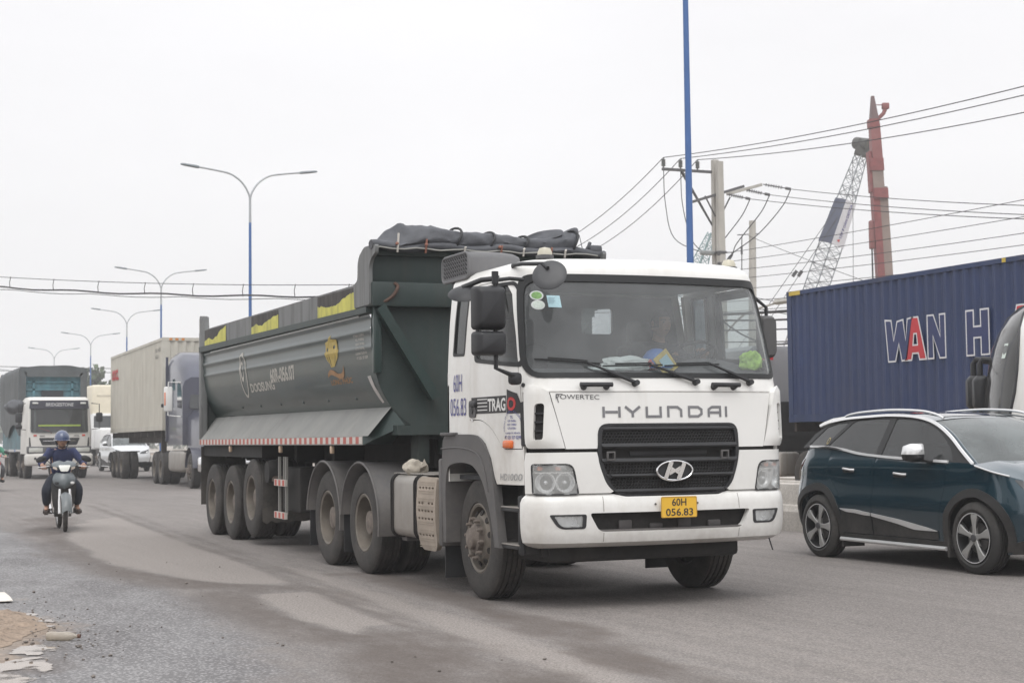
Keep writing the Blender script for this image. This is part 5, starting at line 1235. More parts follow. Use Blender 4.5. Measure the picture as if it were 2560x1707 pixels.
for s in (-1, 1):
    for nm, pl in (('door', rd), ('door', fd)):
        m = MB(); m.panel(inset(pl, .004), [], sS(), .06, .02)
        if s > 0: m.xf(Matrix.Diagonal((1,-1,1,1)))
        d = m.build(nm, M_teal, SU, ang=40)
        hx, hz = ((.50,1.0) if pl is rd else (1.42,.965))
        m = MB(); p = suvS(hx, hz, .0); q = suvS(hx+.2, hz-.012, .0); m.tube([p+V(0,.0,0), p+V(.03,-.03,0), q+V(-.03,-.03,0), q], .013, 6)
        m.xf(Matrix.Diagonal((1,s*-1,1,1))); m.build('door_handle', M_silver, d)
        m = MB(); m.panel(rrect(hx-.02,hx+.2,hz-.045,hz+.012,.02), [], sS(.0015), .06)
        m.xf(Matrix.Diagonal((1,s*-1,1,1))); m.build('handle_pocket', M_clad, d)
        # lower cladding + bright blade on each door
        z0 = .30; x0, x1 = (pl[0][0]+.005, 1.016) if pl is rd else (1.041, 2.125)
        def blz(x): return interp(x, [(.45,.565),(.75,.56),(1.03,.535),(1.5,.49),(2.0,.42),(2.13,.395)])
        def blt(x): return interp(x, [(.45,.0),(.6,.03),(.9,.038),(1.02,.03),(1.3,.042),(1.75,.062),(2.0,.03),(2.12,.0)])
        n_ = 12; top_ = [(lerp(x0,x1,i/n_), blz(lerp(x0,x1,i/n_))) for i in range(n_+1)]
        m = MB(); m.panel([(x0,.305),(x1,.305)]+top_[::-1], [], sS(.012), .07, .012); m.xf(Matrix.Diagonal((1,s*-1,1,1))); cl_ = m.build('door_cladding', M_clad, d)
        bl = top_+[(x, z-max(.004, blt(x))) for x, z in top_[::-1]]
        m = MB(); m.panel(bl, [], sS(.020), .07, .01); m.xf(Matrix.Diagonal((1,s*-1,1,1))); m.build('bright_blade', M_silver, d)
# cladding over arches and sills
for s in (-1, 1):
    for cx in (0., 2.69):
        o_ = archpts(cx, .475, radians(-14), radians(196), 24); i_ = archpts(cx, .392, radians(-18), radians(200), 24)
        m = MB(); m.panel(o_+i_[::-1], [], sS(.010), .06, .03); m.xf(Matrix.Diagonal((1,s*-1,1,1))); m.build('arch_cladding', M_clad, SU)
        m = MB(); sec = [[(p[0], s*.84, p[1]), (p[0], s*.55, p[1])] for p in i_]; m.loft(sec, closed=False, cap=False); m.build('wheel_housing', M_dark, SU)
    m = MB(); m.panel([(.37,.205),(2.31,.205),(2.27,.295),(.45,.295)], [], sS(.006), .1, .03); m.xf(Matrix.Diagonal((1,s*-1,1,1))); m.build('sill', M_clad, SU)
    m = MB(); m.tube([(x, s*.895, .225-.02*(x-1.3)*.2) for x in np.linspace(.42,2.25,8)], .022, 8); m.build('side_step_bar', M_silver, SU)
    m = MB(); m.box(.41,.44,*sorted((s*.60,s*.88)),.14,.36); m.build('mud_flap', M_clad, SU)
    m = MB(); m.box(2.27,2.30,*sorted((s*.60,s*.90)),.14,.36); m.build('mud_flap', M_clad, SU)
# greenhouse
roofl = [(2.62,1.075),(2.42,1.20),(2.2,1.335),(1.95,1.45),(1.7,1.52),(1.4,1.56),(1.0,1.575),(.6,1.565),(.25,1.55),(-.05,1.522)]
def ghY(x, z):
    b = interp(x, sorted(belt)); t = (z-b)/(1.58-b) if 1.58 > b else 0
    y = lerp(.868, .64, max(-.1, t)**1.0 if t > 0 else t)
    return y*(1-.06*max(0,(.3-x)/.8)**1.5-.03*max(0,(x-2.0)/.6)**2)
def ghP(off): return lambda x, z: Vector((x, -(ghY(x, z)+off), z+off*.25))
gh = [tuple(p) for p in smooth(roofl, 4)]+[(-.27,1.38),(-.40,1.23),(-.2,1.235),(.1,1.23),(.42,1.205),(.76,1.16),(1.2,1.13),(1.76,1.105),(2.3,1.085)]
wf = roundpoly([(1.14,1.145),(1.76,1.12),(2.34,1.10),(2.22,1.245),(1.99,1.392),(1.72,1.485),(1.45,1.525),(1.17,1.54)], [.02,.01,.02,.1,.1,.1,.05,.03])
wr_ = roundpoly([(1.04,1.15),(1.06,1.54),(.7,1.545),(.42,1.525),(.17,1.28),(.14,1.245),(.42,1.22),(.76,1.175)], [.02,.03,.05,.06,.03,.02,.05,.05])
wq = roundpoly([(.07,1.25),(.33,1.51),(.12,1.50),(-.08,1.46),(-.20,1.34),(-.29,1.25)], .02)
m = MB(); m.panel(gh, [wf, wr_, wq], ghP(0), .07, .02); m.mirror_y(); m.build('window_frame', M_clad, SU, ang=40)
for s in (-1, 1):
    for w_ in (wf, wr_, wq):
        m = MB(); m.panel(w_, [], ghP(-.006), .1); m.xf(Matrix.Diagonal((1,s*-1,1,1))); m.build('side_window', M_glassd, SU)
    # chrome arc over the windows and down the A pillar, chrome belt line
    arcp = [p for p in smooth([(2.64,1.065),(2.42,1.20),(2.2,1.335),(1.95,1.45),(1.7,1.52),(1.4,1.558),(1.0,1.572),(.6,1.562),(.25,1.546),(-.02,1.516)], 5)]
    m = MB(); m.loft([[ghP(.006)(p.x, p.y+.018), ghP(.022)(p.x, p.y+.014), ghP(.022)(p.x, p.y-.012), ghP(.006)(p.x, p.y-.014)] for p in arcp]); m.xf(Matrix.Diagonal((1,s*-1,1,1))); m.build('chrome_arc', M_silver, SU)
    bp_ = [p for p in smooth(belt[1:], 5)]
    m = MB(); m.loft([[suvS(p.x, p.y+.018, .006), suvS(p.x, p.y+.014, .022), suvS(p.x, p.y-.010, .022), suvS(p.x, p.y-.014, .004)] for p in bp_]); m.xf(Matrix.Diagonal((1,s*-1,1,1))); m.build('chrome_belt', M_silver, SU)
    # roof rails
    rp = smooth([(.10,1.562),(.2,1.592),(.45,1.618),(1.0,1.634),(1.5,1.614),(1.75,1.575),(1.88,1.53)], 6)
    m = MB(); m.tube([(p.x, s*.60, p.y) for p in rp], .014, 8); m.build('roof_rail', M_silver, SU)
# roof skin, windscreen, hood
def roofz(x): return interp(x, [(-.22,1.53),(.0,1.56),(.3,1.588),(.7,1.605),(1.1,1.61),(1.5,1.59),(1.78,1.545),(1.9,1.515)])
def roofe(x): return interp(x, sorted([(p[0], p[1]) for p in roofl]))
def roofP(x, t):
    yw = ghY(x, roofe(x)); ze = roofe(x)+.01
    return (x, yw*t, ze+(roofz(x)-ze)*(1-abs(t)**2.4))
m = MB(); m.grid(roofP, list(np.linspace(-.05,1.80,24)), list(np.linspace(-1,1,21))); m.build('roof', M_teal, SU, ang=60)
m = MB(); m.grid(lambda x, t: tuple(Vector(roofP(x, t))+V(0,0,.004)), list(np.linspace(.35,1.70,16)), list(np.linspace(-.72,.72,13))); m.build('glass_roof', mat('black_glass_roof', (.01,.011,.012), .06, coat=1.), SU, ang=60)
apil = smooth([(1.80,1.495),(2.0,1.435),(2.2,1.345),(2.42,1.21),(2.66,1.06)], 5)
def wsP(i, t):
    p = apil[i]; yw = ghY(p.x, p.y)-.012; f = i/(len(apil)-1)
    bul = lerp(.10, .17, f); return (p.x+bul*(1-abs(t)**2.2), yw*t, p.y+lerp(.045,.015,f)*(1-abs(t)**2))
m = MB(); idx = list(range(len(apil))); m.grid(lambda i, t: wsP(i, t), idx, list(np.linspace(-.97,.97,17))); m.build('windscreen', glass('car_windscreen', (.25,.30,.30), .16, (.50,.55,.55)), SU, ang=60)
m = MB(); m.tube([wsP(i, -.985) for i in idx], .016, 6); m.build('a_pillar', M_teal, SU)
m = MB(); m.tube([wsP(i, .985) for i in idx], .016, 6); m.build('a_pillar', M_teal, SU)
m = MB(); m.obox((1.86,0,1.485), (.10,.16,.03), Matrix.Rotation(radians(30), 3, 'Y')); m.build('rain_sensor', M_clad, SU)
he = sorted([(p[0], p[1]) for p in hoodedge]+[(2.62,1.07)])
def hoodP(u, t):
    e_ = suvS(min(u, UF+LF-.02), interp(u, he), 0.); x = e_.x; y = e_.y
    zc = e_.z+.035*(1-abs(t)**2.5)+.015*exp(-((abs(t)-.72)/.1)**2)
    xb = .17*(1-abs(t)**2.2) if u < 2.8 else .17*(1-abs(t)**2.2)*max(0, 1-(u-2.8)/.5)
    return (x+xb, -y*t if True else y, zc)
m = MB(); m.grid(hoodP, list(np.linspace(2.64,3.72,16)), list(np.linspace(-1,1,21))); m.build('hood', M_teal, SU, ang=60)
m = MB(); m.tube([suvS(u, interp(u, he)+.0, .012) for u in np.linspace(2.72,3.18,8)], .009, 6); m.build('fender_strip', M_silver, SU)
hl = roundpoly([(3.22,.93),(3.34,.78),(3.62,.74),(3.80,.74),(3.72,.84),(3.40,.905)], .03)
for s in (-1, 1):
    m = MB(); m.panel(hl, [], sS(.006), .06, .02); m.xf(Matrix.Diagonal((1,s*-1,1,1))); h = m.build('headlight', mat('smoked_lamp', (.03,.033,.036), .08, coat=1.), SU)
    m = MB(); m.panel([(3.36,.80),(3.5,.775),(3.52,.80),(3.40,.86)], [], sS(.009), .06); m.xf(Matrix.Diagonal((1,s*-1,1,1))); m.build('lamp_reflector', M_silver, h)
    rl_ = [(-.36,1.10),(-.44,.98),(-.60,.96),(-.98,.97),(-.98,1.07),(-.7,1.09)]
    m = MB(); m.panel(rl_, [], sS(.006), .06, .02); m.xf(Matrix.Diagonal((1,s*-1,1,1))); m.build('tail_light', mat('dark_red_lamp', (.10,.008,.01), .1, coat=1.), SU)
    m = MB(); m.panel([(-.42,.38),(-1.05,.38),(-1.05,.22),(-.40,.22)], [], sS(.008), .07, .02); m.xf(Matrix.Diagonal((1,s*-1,1,1))); m.build('bumper_cladding', M_clad, SU)
    m = MB(); m.panel([(3.12,.22),(3.85,.24),(3.85,.40),(3.5,.42),(3.15,.33)], [], sS(.008), .07, .02); m.xf(Matrix.Diagonal((1,s*-1,1,1))); m.build('bumper_cladding', M_clad, SU)
# rear glass and spoiler
def rgP(t, v): 
    z = lerp(1.20, 1.50, v); yw = lerp(.81,.60,v); x0 = lerp(-.36,-.06,v); return (x0-.16*(1-abs(t)**2.2), yw*t, z)
m = MB(); m.grid(rgP, list(np.linspace(-1,1,13)), [0,.25,.5,.75,1]); m.build('rear_window', M_glassd, SU)
m = MB(); sec = []
for t in np.linspace(-1,1,15):
    xx = -.24+.14*abs(t)**2.5; yy = .60*t; sec.append([(xx-.04,yy,1.50),(xx-.05,yy,1.525),(.06,yy,1.565+.02*(1-abs(t))),(.06,yy,1.52)])
m.loft(sec); m.build('spoiler', M_whitepl, SU)
for s in (-1, 1):
    m = MB(); m.panel([(-.22,1.46),(-.06,1.50),(.10,1.525),(.28,1.548),(.2,1.572),(-.02,1.555),(-.18,1.515),(-.25,1.485)], [], ghP(.02), .06, .02); m.xf(Matrix.Diagonal((1,s*-1,1,1))); m.build('spoiler_cheek', M_whitepl, SU)
# gold crest sticker on the quarter window
cs = [(cos(2*pi*i/20), sin(2*pi*i/20)) for i in range(20)]
m = MB(); m.panel([(.105+.026*p,1.305+.038*q) for p, q in cs], [[(.105+.019*p,1.305+.028*q) for p, q in cs]], ghP(.003), .05); m.build('crest_sticker', mat('gold_sticker', (.34,.26,.08), .5), SU)
# door mirror
for s in (-1, 1):
    mr_ = bpy.data.objects.new('door_mirror', None); COL.objects.link(mr_); mr_.parent = SU
    def half(z0, z1, mt, nm, k):
        sec = []
        for i in range(9):
            f = i/8; x = lerp(1.86,2.07,f); r = sin(pi*lerp(.18,.93,f))**.6
            sec.append([(x-.03*abs(p), s*(1.03+.115*p*r), lerp(1.165,z1 if q > 0 else z0, abs(q)*r)) for p, q in ((-1,0),(-.9,k),(-.4,k*1.0),(.3,k),(.85,k*.8),(1,0))])
        m = MB(); m.loft(sec); m.build(nm, mt, mr_, ang=60)
    half(1.165,1.275,M_silver,'cap',1); half(1.085,1.165,M_black,'housing',-1)
    m = MB(); m.tube([(2.08,s*.85,1.10),(2.04,s*.92,1.10),(2.0,s*.98,1.12)], .022, 8); m.build('stalk', M_black, mr_)
# wheels
def alloy_proto():
    r, w = .352, .225; ax = (0,-1,0); L = []
    m = MB(); m.lathe(tyre_profile(r, w, .245, 3), (0,0,0), ax, 48); L.append(('tyre', m, mat('car_tyre', (.022,.022,.022), .8, dust=((.17,.155,.14), .4, 4, -.5, .6))))
    m = MB(); m.lathe([(.245,-.04),(.25,-.012),(.243,-.006),(.232,-.012),(.226,-.03),(.218,-.12),(.05,-.13),(.001,-.13)], (0,0,0), ax, 40); L.append(('rim', m, mat('rim_dark', (.05,.05,.052), .35, metal=.6)))
    m = MB(); m.lathe([(.244,-.012),(.2465,-.004),(.238,-.005)], (0,0,0), ax, 40); L.append(('rim_edge', m, M_silver))
    for i in range(5):
        a = 2*pi*i/5+.3; d = Vector((cos(a),0,sin(a))); t = Vector((-sin(a),0,cos(a)))
        m = MB(); sec = []
        for rr, hw, yy in ((.03,.030,.020),(.09,.022,.018),(.15,.030,.012),(.20,.044,.010),(.233,.050,.014)):
            c = d*rr+V(0,yy,0); sec.append([c-t*hw, c-t*hw*.8-V(0,.006,0), c+t*hw*.8-V(0,.006,0), c+t*hw, c+t*hw*.8+V(0,.03,0), c-t*hw*.8+V(0,.03,0)])
        m.loft(sec); L.append(('spoke', m, mat('spoke_silver', (.42,.42,.41), .4, metal=.4, dust=(DUST,.3,6,-1,1))))
        for q in (-1, 1):
            m = MB(); sec = []
            for rr, off_, hw in ((.10,.026,.006),(.16,.045,.008),(.225,.075,.009)):
                c = d*rr+t*q*off_+V(0,.028,0); sec.append([c-t*hw, c-t*hw-V(0,.008,0), c+t*hw-V(0,.008,0), c+t*hw])
            m.loft(sec); L.append(('inner_spoke', m, M_black))
    m = MB(); m.lathe([(.036,-.03),(.034,-.002),(.001,.0)], (0,0,0), ax, 18); L.append(('centre_cap', m, mat('cap_dark', (.12,.12,.125), .4, metal=.5)))
    m = MB(); m.cyl((0,.07,0), (0,.09,0), .15, n=30); L.append(('brake_disc', m, mat('brake_steel', (.18,.175,.17), .5, metal=.6)))
    out_ = []
    for nm, mb_, mt in L:
        o = mb_.build(nm, mt, ang=32); out_.append((nm, o.data)); bpy.data.objects.remove(o)
    return out_
AL = alloy_proto()
def add_car_wheel(parent, x, y, s, sc=1., z=None, steer=0., proto=AL):
    e = bpy.data.objects.new('wheel', None); COL.objects.link(e); e.parent = parent; e.location = (x, y, z or .352*sc); e.scale = (sc,sc,sc)
    e.rotation_euler = (Matrix.Rotation((0 if s < 0 else pi)+steer, 4, 'Z')@Matrix.Rotation(random.uniform(0, 6), 4, 'Y')).to_euler()
    for nm, me in proto:
        o = bpy.data.objects.new(nm, me); COL.objects.link(o); o.parent = e
for s in (-1, 1): add_car_wheel(SU, 0, s*.925, s); add_car_wheel(SU, 2.69, s*.925, s)
m = MB(); m.box(-.5,3.2,-.6,.6,.20,.30); m.box(.35,2.35,-.85,.85,.22,.30); m.build('underbody', M_dark, SU)
m = MB(); m.rbox(.4,2.4,-.75,.75,.3,.75,.05)
for y in (-.38,.38): m.rbox(1.0,1.2,y-.22,y+.22,.6,1.28,.06); m.rbox(.1,.25,y-.3,y+.3,.6,1.22,.06)
m.rbox(2.2,2.75,-.72,.72,.6,1.06,.05); m.build('cabin_interior', M_int, SU)
# ================================================================== PEOPLE
def skin_mesh(J, E_, root=0, sub=2):
    """J: list of (pos, radius); E_: edges -> smooth limb surface"""
    me = bpy.data.meshes.new('s'); me.from_pydata([tuple(p) for p, r in J], E_, [])
    o = bpy.data.objects.new('s', me); COL.objects.link(o)
    md = o.modifiers.new('skin', 'SKIN'); md.use_smooth_shade = True
    if not me.skin_vertices: me.skin_vertices.new() if hasattr(me.skin_vertices, 'new') else None
    for i, (p, r) in enumerate(J):
        d = me.skin_vertices[0].data[i]; d.radius = (r, r) if not isinstance(r, tuple) else r; d.use_root = (i == root)
    ss = o.modifiers.new('sub', 'SUBSURF'); ss.levels = sub; ss.render_levels = sub
    bpy.context.view_layer.update()
    ev = bpy.data.meshes.new_from_object(o.evaluated_get(bpy.context.evaluated_depsgraph_get()))
    vs = [tuple(v.co) for v in ev.vertices]; fs = [tuple(p.vertices) for p in ev.polygons]
    bpy.data.objects.remove(o); bpy.data.meshes.remove(me); bpy.data.meshes.remove(ev)
    return vs, fs
M_skin = mat('skin', (.46,.27,.19), .55, var=.08, vscale=12)
M_hair = mat('black_hair', (.012,.011,.011), .6)
M_eye = mat('eye_dark', (.03,.025,.022), .3)
def head(m, c, f, up, r=.105):
    """head with brow, nose, mouth, jaw and ears: c centre, f facing"""
    f = Vector(f).normalized(); up = (Vector(up)-f*Vector(up).dot(f)).normalized(); l = up.cross(f)
    bm = bmesh.new(); bmesh.ops.create_uvsphere(bm, u_segments=28, v_segments=22, radius=1)
    out_ = []
    for v in bm.verts:
        x, y, z = v.co          # x facing, y left, z up
        sx_ = .98 if x > 0 else 1.02; w = .78*(1-.18*max(0,-z)**1.5); h = 1.20
        px = x*sx_; py = y*w; pz = z*h
        if x > .2:
            px += .16*exp(-(y/.13)**2-((z+.10)/.16)**2)+.05*exp(-(y/.09)**2-((z-.05)/.12)**2)     # nose
            px -= .07*(exp(-((abs(y)-.36)/.14)**2-((z-.10)/.10)**2))                               # eye sockets
            px += .04*exp(-((z-.24)/.07)**2)*(abs(y) < .6)                                         # brow
            px += .05*exp(-(y/.24)**2-((z+.42)/.06)**2)+.04*exp(-(y/.2)**2-((z+.54)/.06)**2)-.03*exp(-(y/.26)**2-((z+.48)/.025)**2)   # lips
            px += .05*exp(-(y/.25)**2-((z+.78)/.14)**2)                                            # chin
        if z < -.5 and x < 0: px *= .8
        out_.append(c+(f*px+l*py+up*pz)*r)
    bm.verts.index_update(); fs = [[v.index for v in q.verts] for q in bm.faces]; bm.free()
    m.add(out_, fs)
    for s in (-1, 1):      # ears
        e_ = c+(l*s*.80-f*.05-up*.02)*r
        bm = bmesh.new(); bmesh.ops.create_icosphere(bm, subdivisions=2, radius=1)
        m.bm(bm, Matrix.Translation(e_)@Matrix((f, l, up)).transposed().to_4x4()@Matrix.Diagonal((.22*r,.10*r,.30*r,1)))
    return f, l, up
def hand(m, w, d, palm_n, curl=1.0, side=1, k=1.0):
    """palm + five bent fingers: w wrist, d pointing direction, palm_n palm normal"""
    d = Vector(d).normalized(); n = Vector(palm_n); n = (n-d*n.dot(d)).normalized(); s = d.cross(n)*side
    bm = bmesh.new(); bmesh.ops.create_cube(bm, size=1); bmesh.ops.bevel(bm, geom=list(bm.edges), offset=.3, segments=3, affect='EDGES')
    m.bm(bm, Matrix.Translation(w+d*.045*k)@Matrix((d, s, n)).transposed().to_4x4()@Matrix.Diagonal((.10*k,.082*k,.032*k,1)))
    for i, (off_, ln) in enumerate(((-.031,.070),(-.010,.078),(.011,.074),(.031,.058))):
        p = w+d*.088*k+s*off_*k; a = 0.; pts = [p]; dd = d
        for j, fr in enumerate((.45,.32,.23)):
            a += curl*(.55,.75,.6)[j]; dd = d*cos(a)+n*sin(a); p = p+dd*ln*fr*k; pts.append(p)
        m.tube(pts, [.0095*k,.009*k,.0082*k,.006*k], 7)
    p = w+d*.03*k-s*.038*k; pts = [p, p+(d*.5-s*.6+n*.35).normalized()*.032*k, p+(d*.8-s*.5+n*.7).normalized()*.058*k, p+(d*.9-s*.15+n*.95).normalized()*.078*k]
    m.tube(pts, [.0125*k,.0115*k,.010*k,.007*k], 7)
def person(name, label, P_, shirt, trousers, loc, rz, face=(1,0,0), shoes=None, sleeves=True, headcover=None, hair=True, parent_kw=None):
    root = thing(name, label, 'person', loc, rz)
    g = {k: Vector(v) for k, v in P_.items() if k != 'curl'}
    mid = (g['pelvis']+g['chest'])/2
    J = [(g['pelvis'],(.15,.11)), (mid,(.145,.105)), (g['chest'],(.165,.115)), (g['neck']-(g['neck']-g['chest'])*.25,.075), (g['neck'],.055), (g['head'],.06)]
    E_ = [(0,1),(1,2),(2,3),(3,4),(4,5)]
    def chain(pts, start):
        b = start
        for p, r in pts: J.append((p, r)); E_.append((b, len(J)-1)); b = len(J)-1
        return b
    for s in 'LR':
        sh, el, wr = g['sh'+s], g['el'+s], g['wr'+s]
        chain([(sh,.062),((sh+el)/2,.05),(el,.042),((el+wr)/2,.038),(wr,.027)], 2)
        hp, kn, an, to = g['hip'+s], g['kn'+s], g['an'+s], g['to'+s]
        chain([(hp,.088),((hp+kn)/2,.075),(kn,.058),(kn*.55+an*.45,.055),(an,.038),(to,.036)], 0)
    m = MB(); m.add(*skin_mesh(J, E_))
    fd_, l_, up_ = head(m, g['head']+V(0,0,.0), face, (0,0,1))
    for s, k in (('L',1),('R',-1)): hand(m, g['wr'+s], P_.get('hd'+s, (1,0,0)), P_.get('hn'+s, (0,0,-1)), P_.get('curl', 1.1), k)
    body_ = m.build('body', M_skin, root, ang=80)
    # eyes, brows
    for s in (-1, 1):
        m = MB(); bm = bmesh.new(); bmesh.ops.create_icosphere(bm, subdivisions=2, radius=.010); m.bm(bm, Matrix.Translation(g['head']+fd_*.094+l_*s*.038+up_*.012)); m.build('eye', M_eye, body_)
        m = MB(); m.tube([g['head']+fd_*.102+l_*s*.020+up_*.032, g['head']+fd_*.098+l_*s*.045+up_*.036, g['head']+fd_*.083+l_*s*.062+up_*.028], .005, 5); m.build('eyebrow', M_hair, body_)
    m = MB(); m.tube([g['head']+fd_*.098+l_*.028-up_*.062, g['head']+fd_*.108-up_*.058, g['head']+fd_*.098-l_*.028-up_*.062], .004, 5); m.build('mouth', mat('lips', (.25,.10,.08), .5), body_)
    # shirt
    J, E_ = [(g['pelvis']+V(0,0,-.02),(.172,.135)), (mid,(.172,.13)), (g['chest'],(.188,.135)), (g['neck']-(g['neck']-g['chest'])*.30,.095)], [(0,1),(1,2),(2,3)]
    for s in 'LR':
        sh, el, wr = g['sh'+s], g['el'+s], g['wr'+s]
        if sleeves: chain([(sh,.080),((sh+el)/2,.066),(el,.058),((el+wr)/2,.052),(el*.12+wr*.88,.044)], 2)
        else: chain([(sh,.080),((sh+el)/2,.068),(sh*.35+el*.65,.064)], 2)
    m = MB(); vs, fs = skin_mesh(J, E_); vs = [Vector(v)+Vector(v).normalized()*.010*mnoise.noise(Vector(v)*9) for v in vs]; m.add(vs, fs); m.build('shirt', shirt, root, ang=80)
    m = MB(); c_ = g['neck']-(g['neck']-g['chest'])*.18; m.tube([c_+fd_*.075*cos(t)+l_*.078*sin(t)+V(0,0,.012-.03*max(0,cos(t))) for t in [2*pi*i/18 for i in range(18)]], .016, 6, closed=True); m.build('collar', shirt, root)
    # trousers
    J, E_ = [(g['pelvis']+V(0,0,.03),(.165,.13)), (g['pelvis']-V(0,0,.02),(.165,.13))], [(0,1)]
    for s in 'LR':
        hp, kn, an = g['hip'+s], g['kn'+s], g['an'+s]
        chain([(hp,.105),((hp+kn)/2,.098),(kn,.082),(kn*.5+an*.5,.078),(an+(kn-an)*.08,.066)], 1)
    m = MB(); vs, fs = skin_mesh(J, E_); vs = [Vector(v)+Vector(v).normalized()*.012*mnoise.noise(Vector(v)*8) for v in vs]; m.add(vs, fs); m.build('trousers', trousers, root, ang=80)
    for s in 'LR':
        an, to = g['an'+s], g['to'+s]; d = (to-an); d.z *= .5; d = d.normalized(); sd_ = d.cross(V(0,0,1)).normalized(); u_ = sd_.cross(d)
        m = MB(); bm = bmesh.new(); bmesh.ops.create_cube(bm, size=1); bmesh.ops.bevel(bm, geom=list(bm.edges), offset=.22, segments=3, affect='EDGES')
        for v in bm.verts:
            if v.co.x > .1 and v.co.z > 0: v.co.z *= .55
        m.bm(bm, Matrix.Translation(an+d*.06-u_*.045)@Matrix((d, sd_, u_)).transposed().to_4x4()@Matrix.Diagonal((.27,.10,.10,1))); m.build('shoe', shoes or M_black, root)
    hc = g['head']
    if headcover:
        def hp_(t, v, k=1.0): return hc+fd_*(.138*k*cos(t)*cos(v)-.012)+l_*.122*k*sin(t)*cos(v)+up_*(.145*k*sin(v)+.012)
        m = MB(); m.grid(lambda t, v: hp_(t, v), [2*pi*i/28 for i in range(29)], [radians(a) for a in (-8,0,10,22,36,50,65,80,90)])
        m.grid(lambda t, v: hp_(t, v), [radians(75+i*10) for i in range(22)], [radians(a) for a in (-35,-22,-8)]); h = m.build('helmet', headcover, root, ang=60)
        m = MB(); m.tube([hp_(2*pi*i/28, radians(-6), 1.02) for i in range(28)], .008, 6, closed=True); m.build('helmet_rim', mat('pale_rim', (.42,.43,.45), .4), h)
        m = MB(); pk = [hp_(radians(-52+i*8), radians(-2), 1.02) for i in range(14)]; pk2 = [p+fd_*.045*cos(radians(-52+i*8))-up_*.012 for i, p in enumerate(pk)]; m.loft([pk, pk2], closed=False, cap=False); m.build('helmet_peak', headcover, h)
        m = MB(); m.tube([hc+l_*.095-up_*.02, hc+l_*.085+fd_*.03-up_*.09, hc+fd_*.06-up_*.128, hc-l_*.085+fd_*.03-up_*.09, hc-l_*.095-up_*.02], .009, 5); m.build('chin_strap', M_black, h)
    elif hair:
        bm = bmesh.new(); bmesh.ops.create_uvsphere(bm, u_segments=24, v_segments=16, radius=1); m = MB()
        vs = []; 
        for v in bm.verts:
            p = v.co.copy(); k = 1.0
            if p.x > .55 and p.z < .55: k = .86
            if p.z < -.35: k = .84
            vs.append(hc+(fd_*p.x*1.06+l_*p.y*.86+up_*p.z*1.27)*.105*k)
        bm.verts.index_update(); fs = [[v.index for v in q.verts] for q in bm.faces]; bm.free(); m.add(vs, fs); m.build('hair', M_hair, root, ang=80)
    return root
# ---------------------------------------------------------------- truck driver and cab clutter
drv = dict(pelvis=(-.06,.62,1.66), chest=(.02,.62,2.08), neck=(.05,.62,2.26), head=(.12,.61,2.395), shL=(.02,.81,2.16), shR=(.02,.43,2.16), elL=(.22,.93,1.94), elR=(.22,.36,1.94), wrL=(.50,.83,2.10), wrR=(.48,.44,2.06),
           hipL=(-.02,.71,1.66), hipR=(-.02,.53,1.66), knL=(.42,.76,1.66), knR=(.42,.48,1.66), anL=(.62,.74,1.22), anR=(.62,.50,1.22), toL=(.78,.75,1.14), toR=(.78,.49,1.14), hdL=(.8,-.3,.3), hdR=(.8,.3,.3), hnL=(.2,-.6,-.5), hnR=(.2,.6,-.5))
person('person', 'truck driver in dark shirt behind the steering wheel of the white truck', drv, mat('driver_shirt', (.05,.055,.07), .9), mat('driver_trousers', (.03,.03,.04), .9), (0,0,0), 0, face=(1,.12,-.05))
def lump(name, label, cat, c, sz, mt, seed, amp=.35, fr=9, sub=4):
    bm = bmesh.new(); bmesh.ops.create_icosphere(bm, subdivisions=sub, radius=1)
    for v in bm.verts:
        k = 1+amp*mnoise.noise(v.co*1.6+V(seed,0,0))+amp*.6*mnoise.noise(v.co*4+V(0,seed,0)); v.co = Vector((v.co.x*sz[0]*k, v.co.y*sz[1]*k, max(-.6, v.co.z)*sz[2]*k))
    m = MB(); m.bm(bm, Matrix.Translation(c)); o = m.build(name, mt, ang=50); o['label'] = label; o['category'] = cat; return o
hb = thing('work_helmet', 'blue hard hat lying on the white truck\'s dashboard', 'helmet', (1.02,.07,1.945))
m = MB(); m.lathe([(.135,.0),(.13,.05),(.115,.10),(.08,.145),(.04,.165),(.001,.17)], (0,0,0), (0,0,1), 28); m.build('shell', mat('blue_helmet', (.07,.16,.42), .4), hb)
m = MB(); m.lathe([(.13,.004),(.165,.0),(.165,.01),(.13,.015)], (0,0,0), (0,0,1), 28); m.build('brim', MATS['blue_helmet'], hb)
lump('plastic_bag', 'crumpled white plastic bag on the white truck\'s dashboard', 'bag', (1.10,-.26,1.965), (.06,.22,.07), mat('white_bag', (.62,.65,.64), .5), 3.)
lump('cloth', 'red cloth bundled beside the white bag on the dashboard', 'cloth', (1.08,-.02,1.965), (.05,.07,.055), mat('red_cloth', (.40,.05,.05), .8), 8.)
lump('plastic_bag', 'bright green plastic bag in the corner of the white truck\'s windscreen', 'bag', (1.03,.99,2.0), (.06,.11,.10), mat('green_bag', (.34,.55,.10), .5, var=.5, vscale=18), 5.)
m = MB(); m.obox((0,0,0), (.012,.15,.19)); m.xf(Matrix.Translation((1.16,.08,1.985))@Matrix.Rotation(radians(38), 4, 'X')); o = m.build('snack_packet', mat('yellow_packet', (.60,.45,.10), .45, var=.3, vscale=14)); o['label'] = 'yellow snack packet propped against the white truck\'s windscreen'; o['category'] = 'packet'
m = MB(); m.obox((0,0,0), (.004,.09,.12)); m.xf(Matrix.Translation((1.168,.085,1.985))@Matrix.Rotation(radians(38), 4, 'X')); q = m.build('label_panel', mat('pale_blue_print', (.40,.62,.72), .5)); q.parent = o
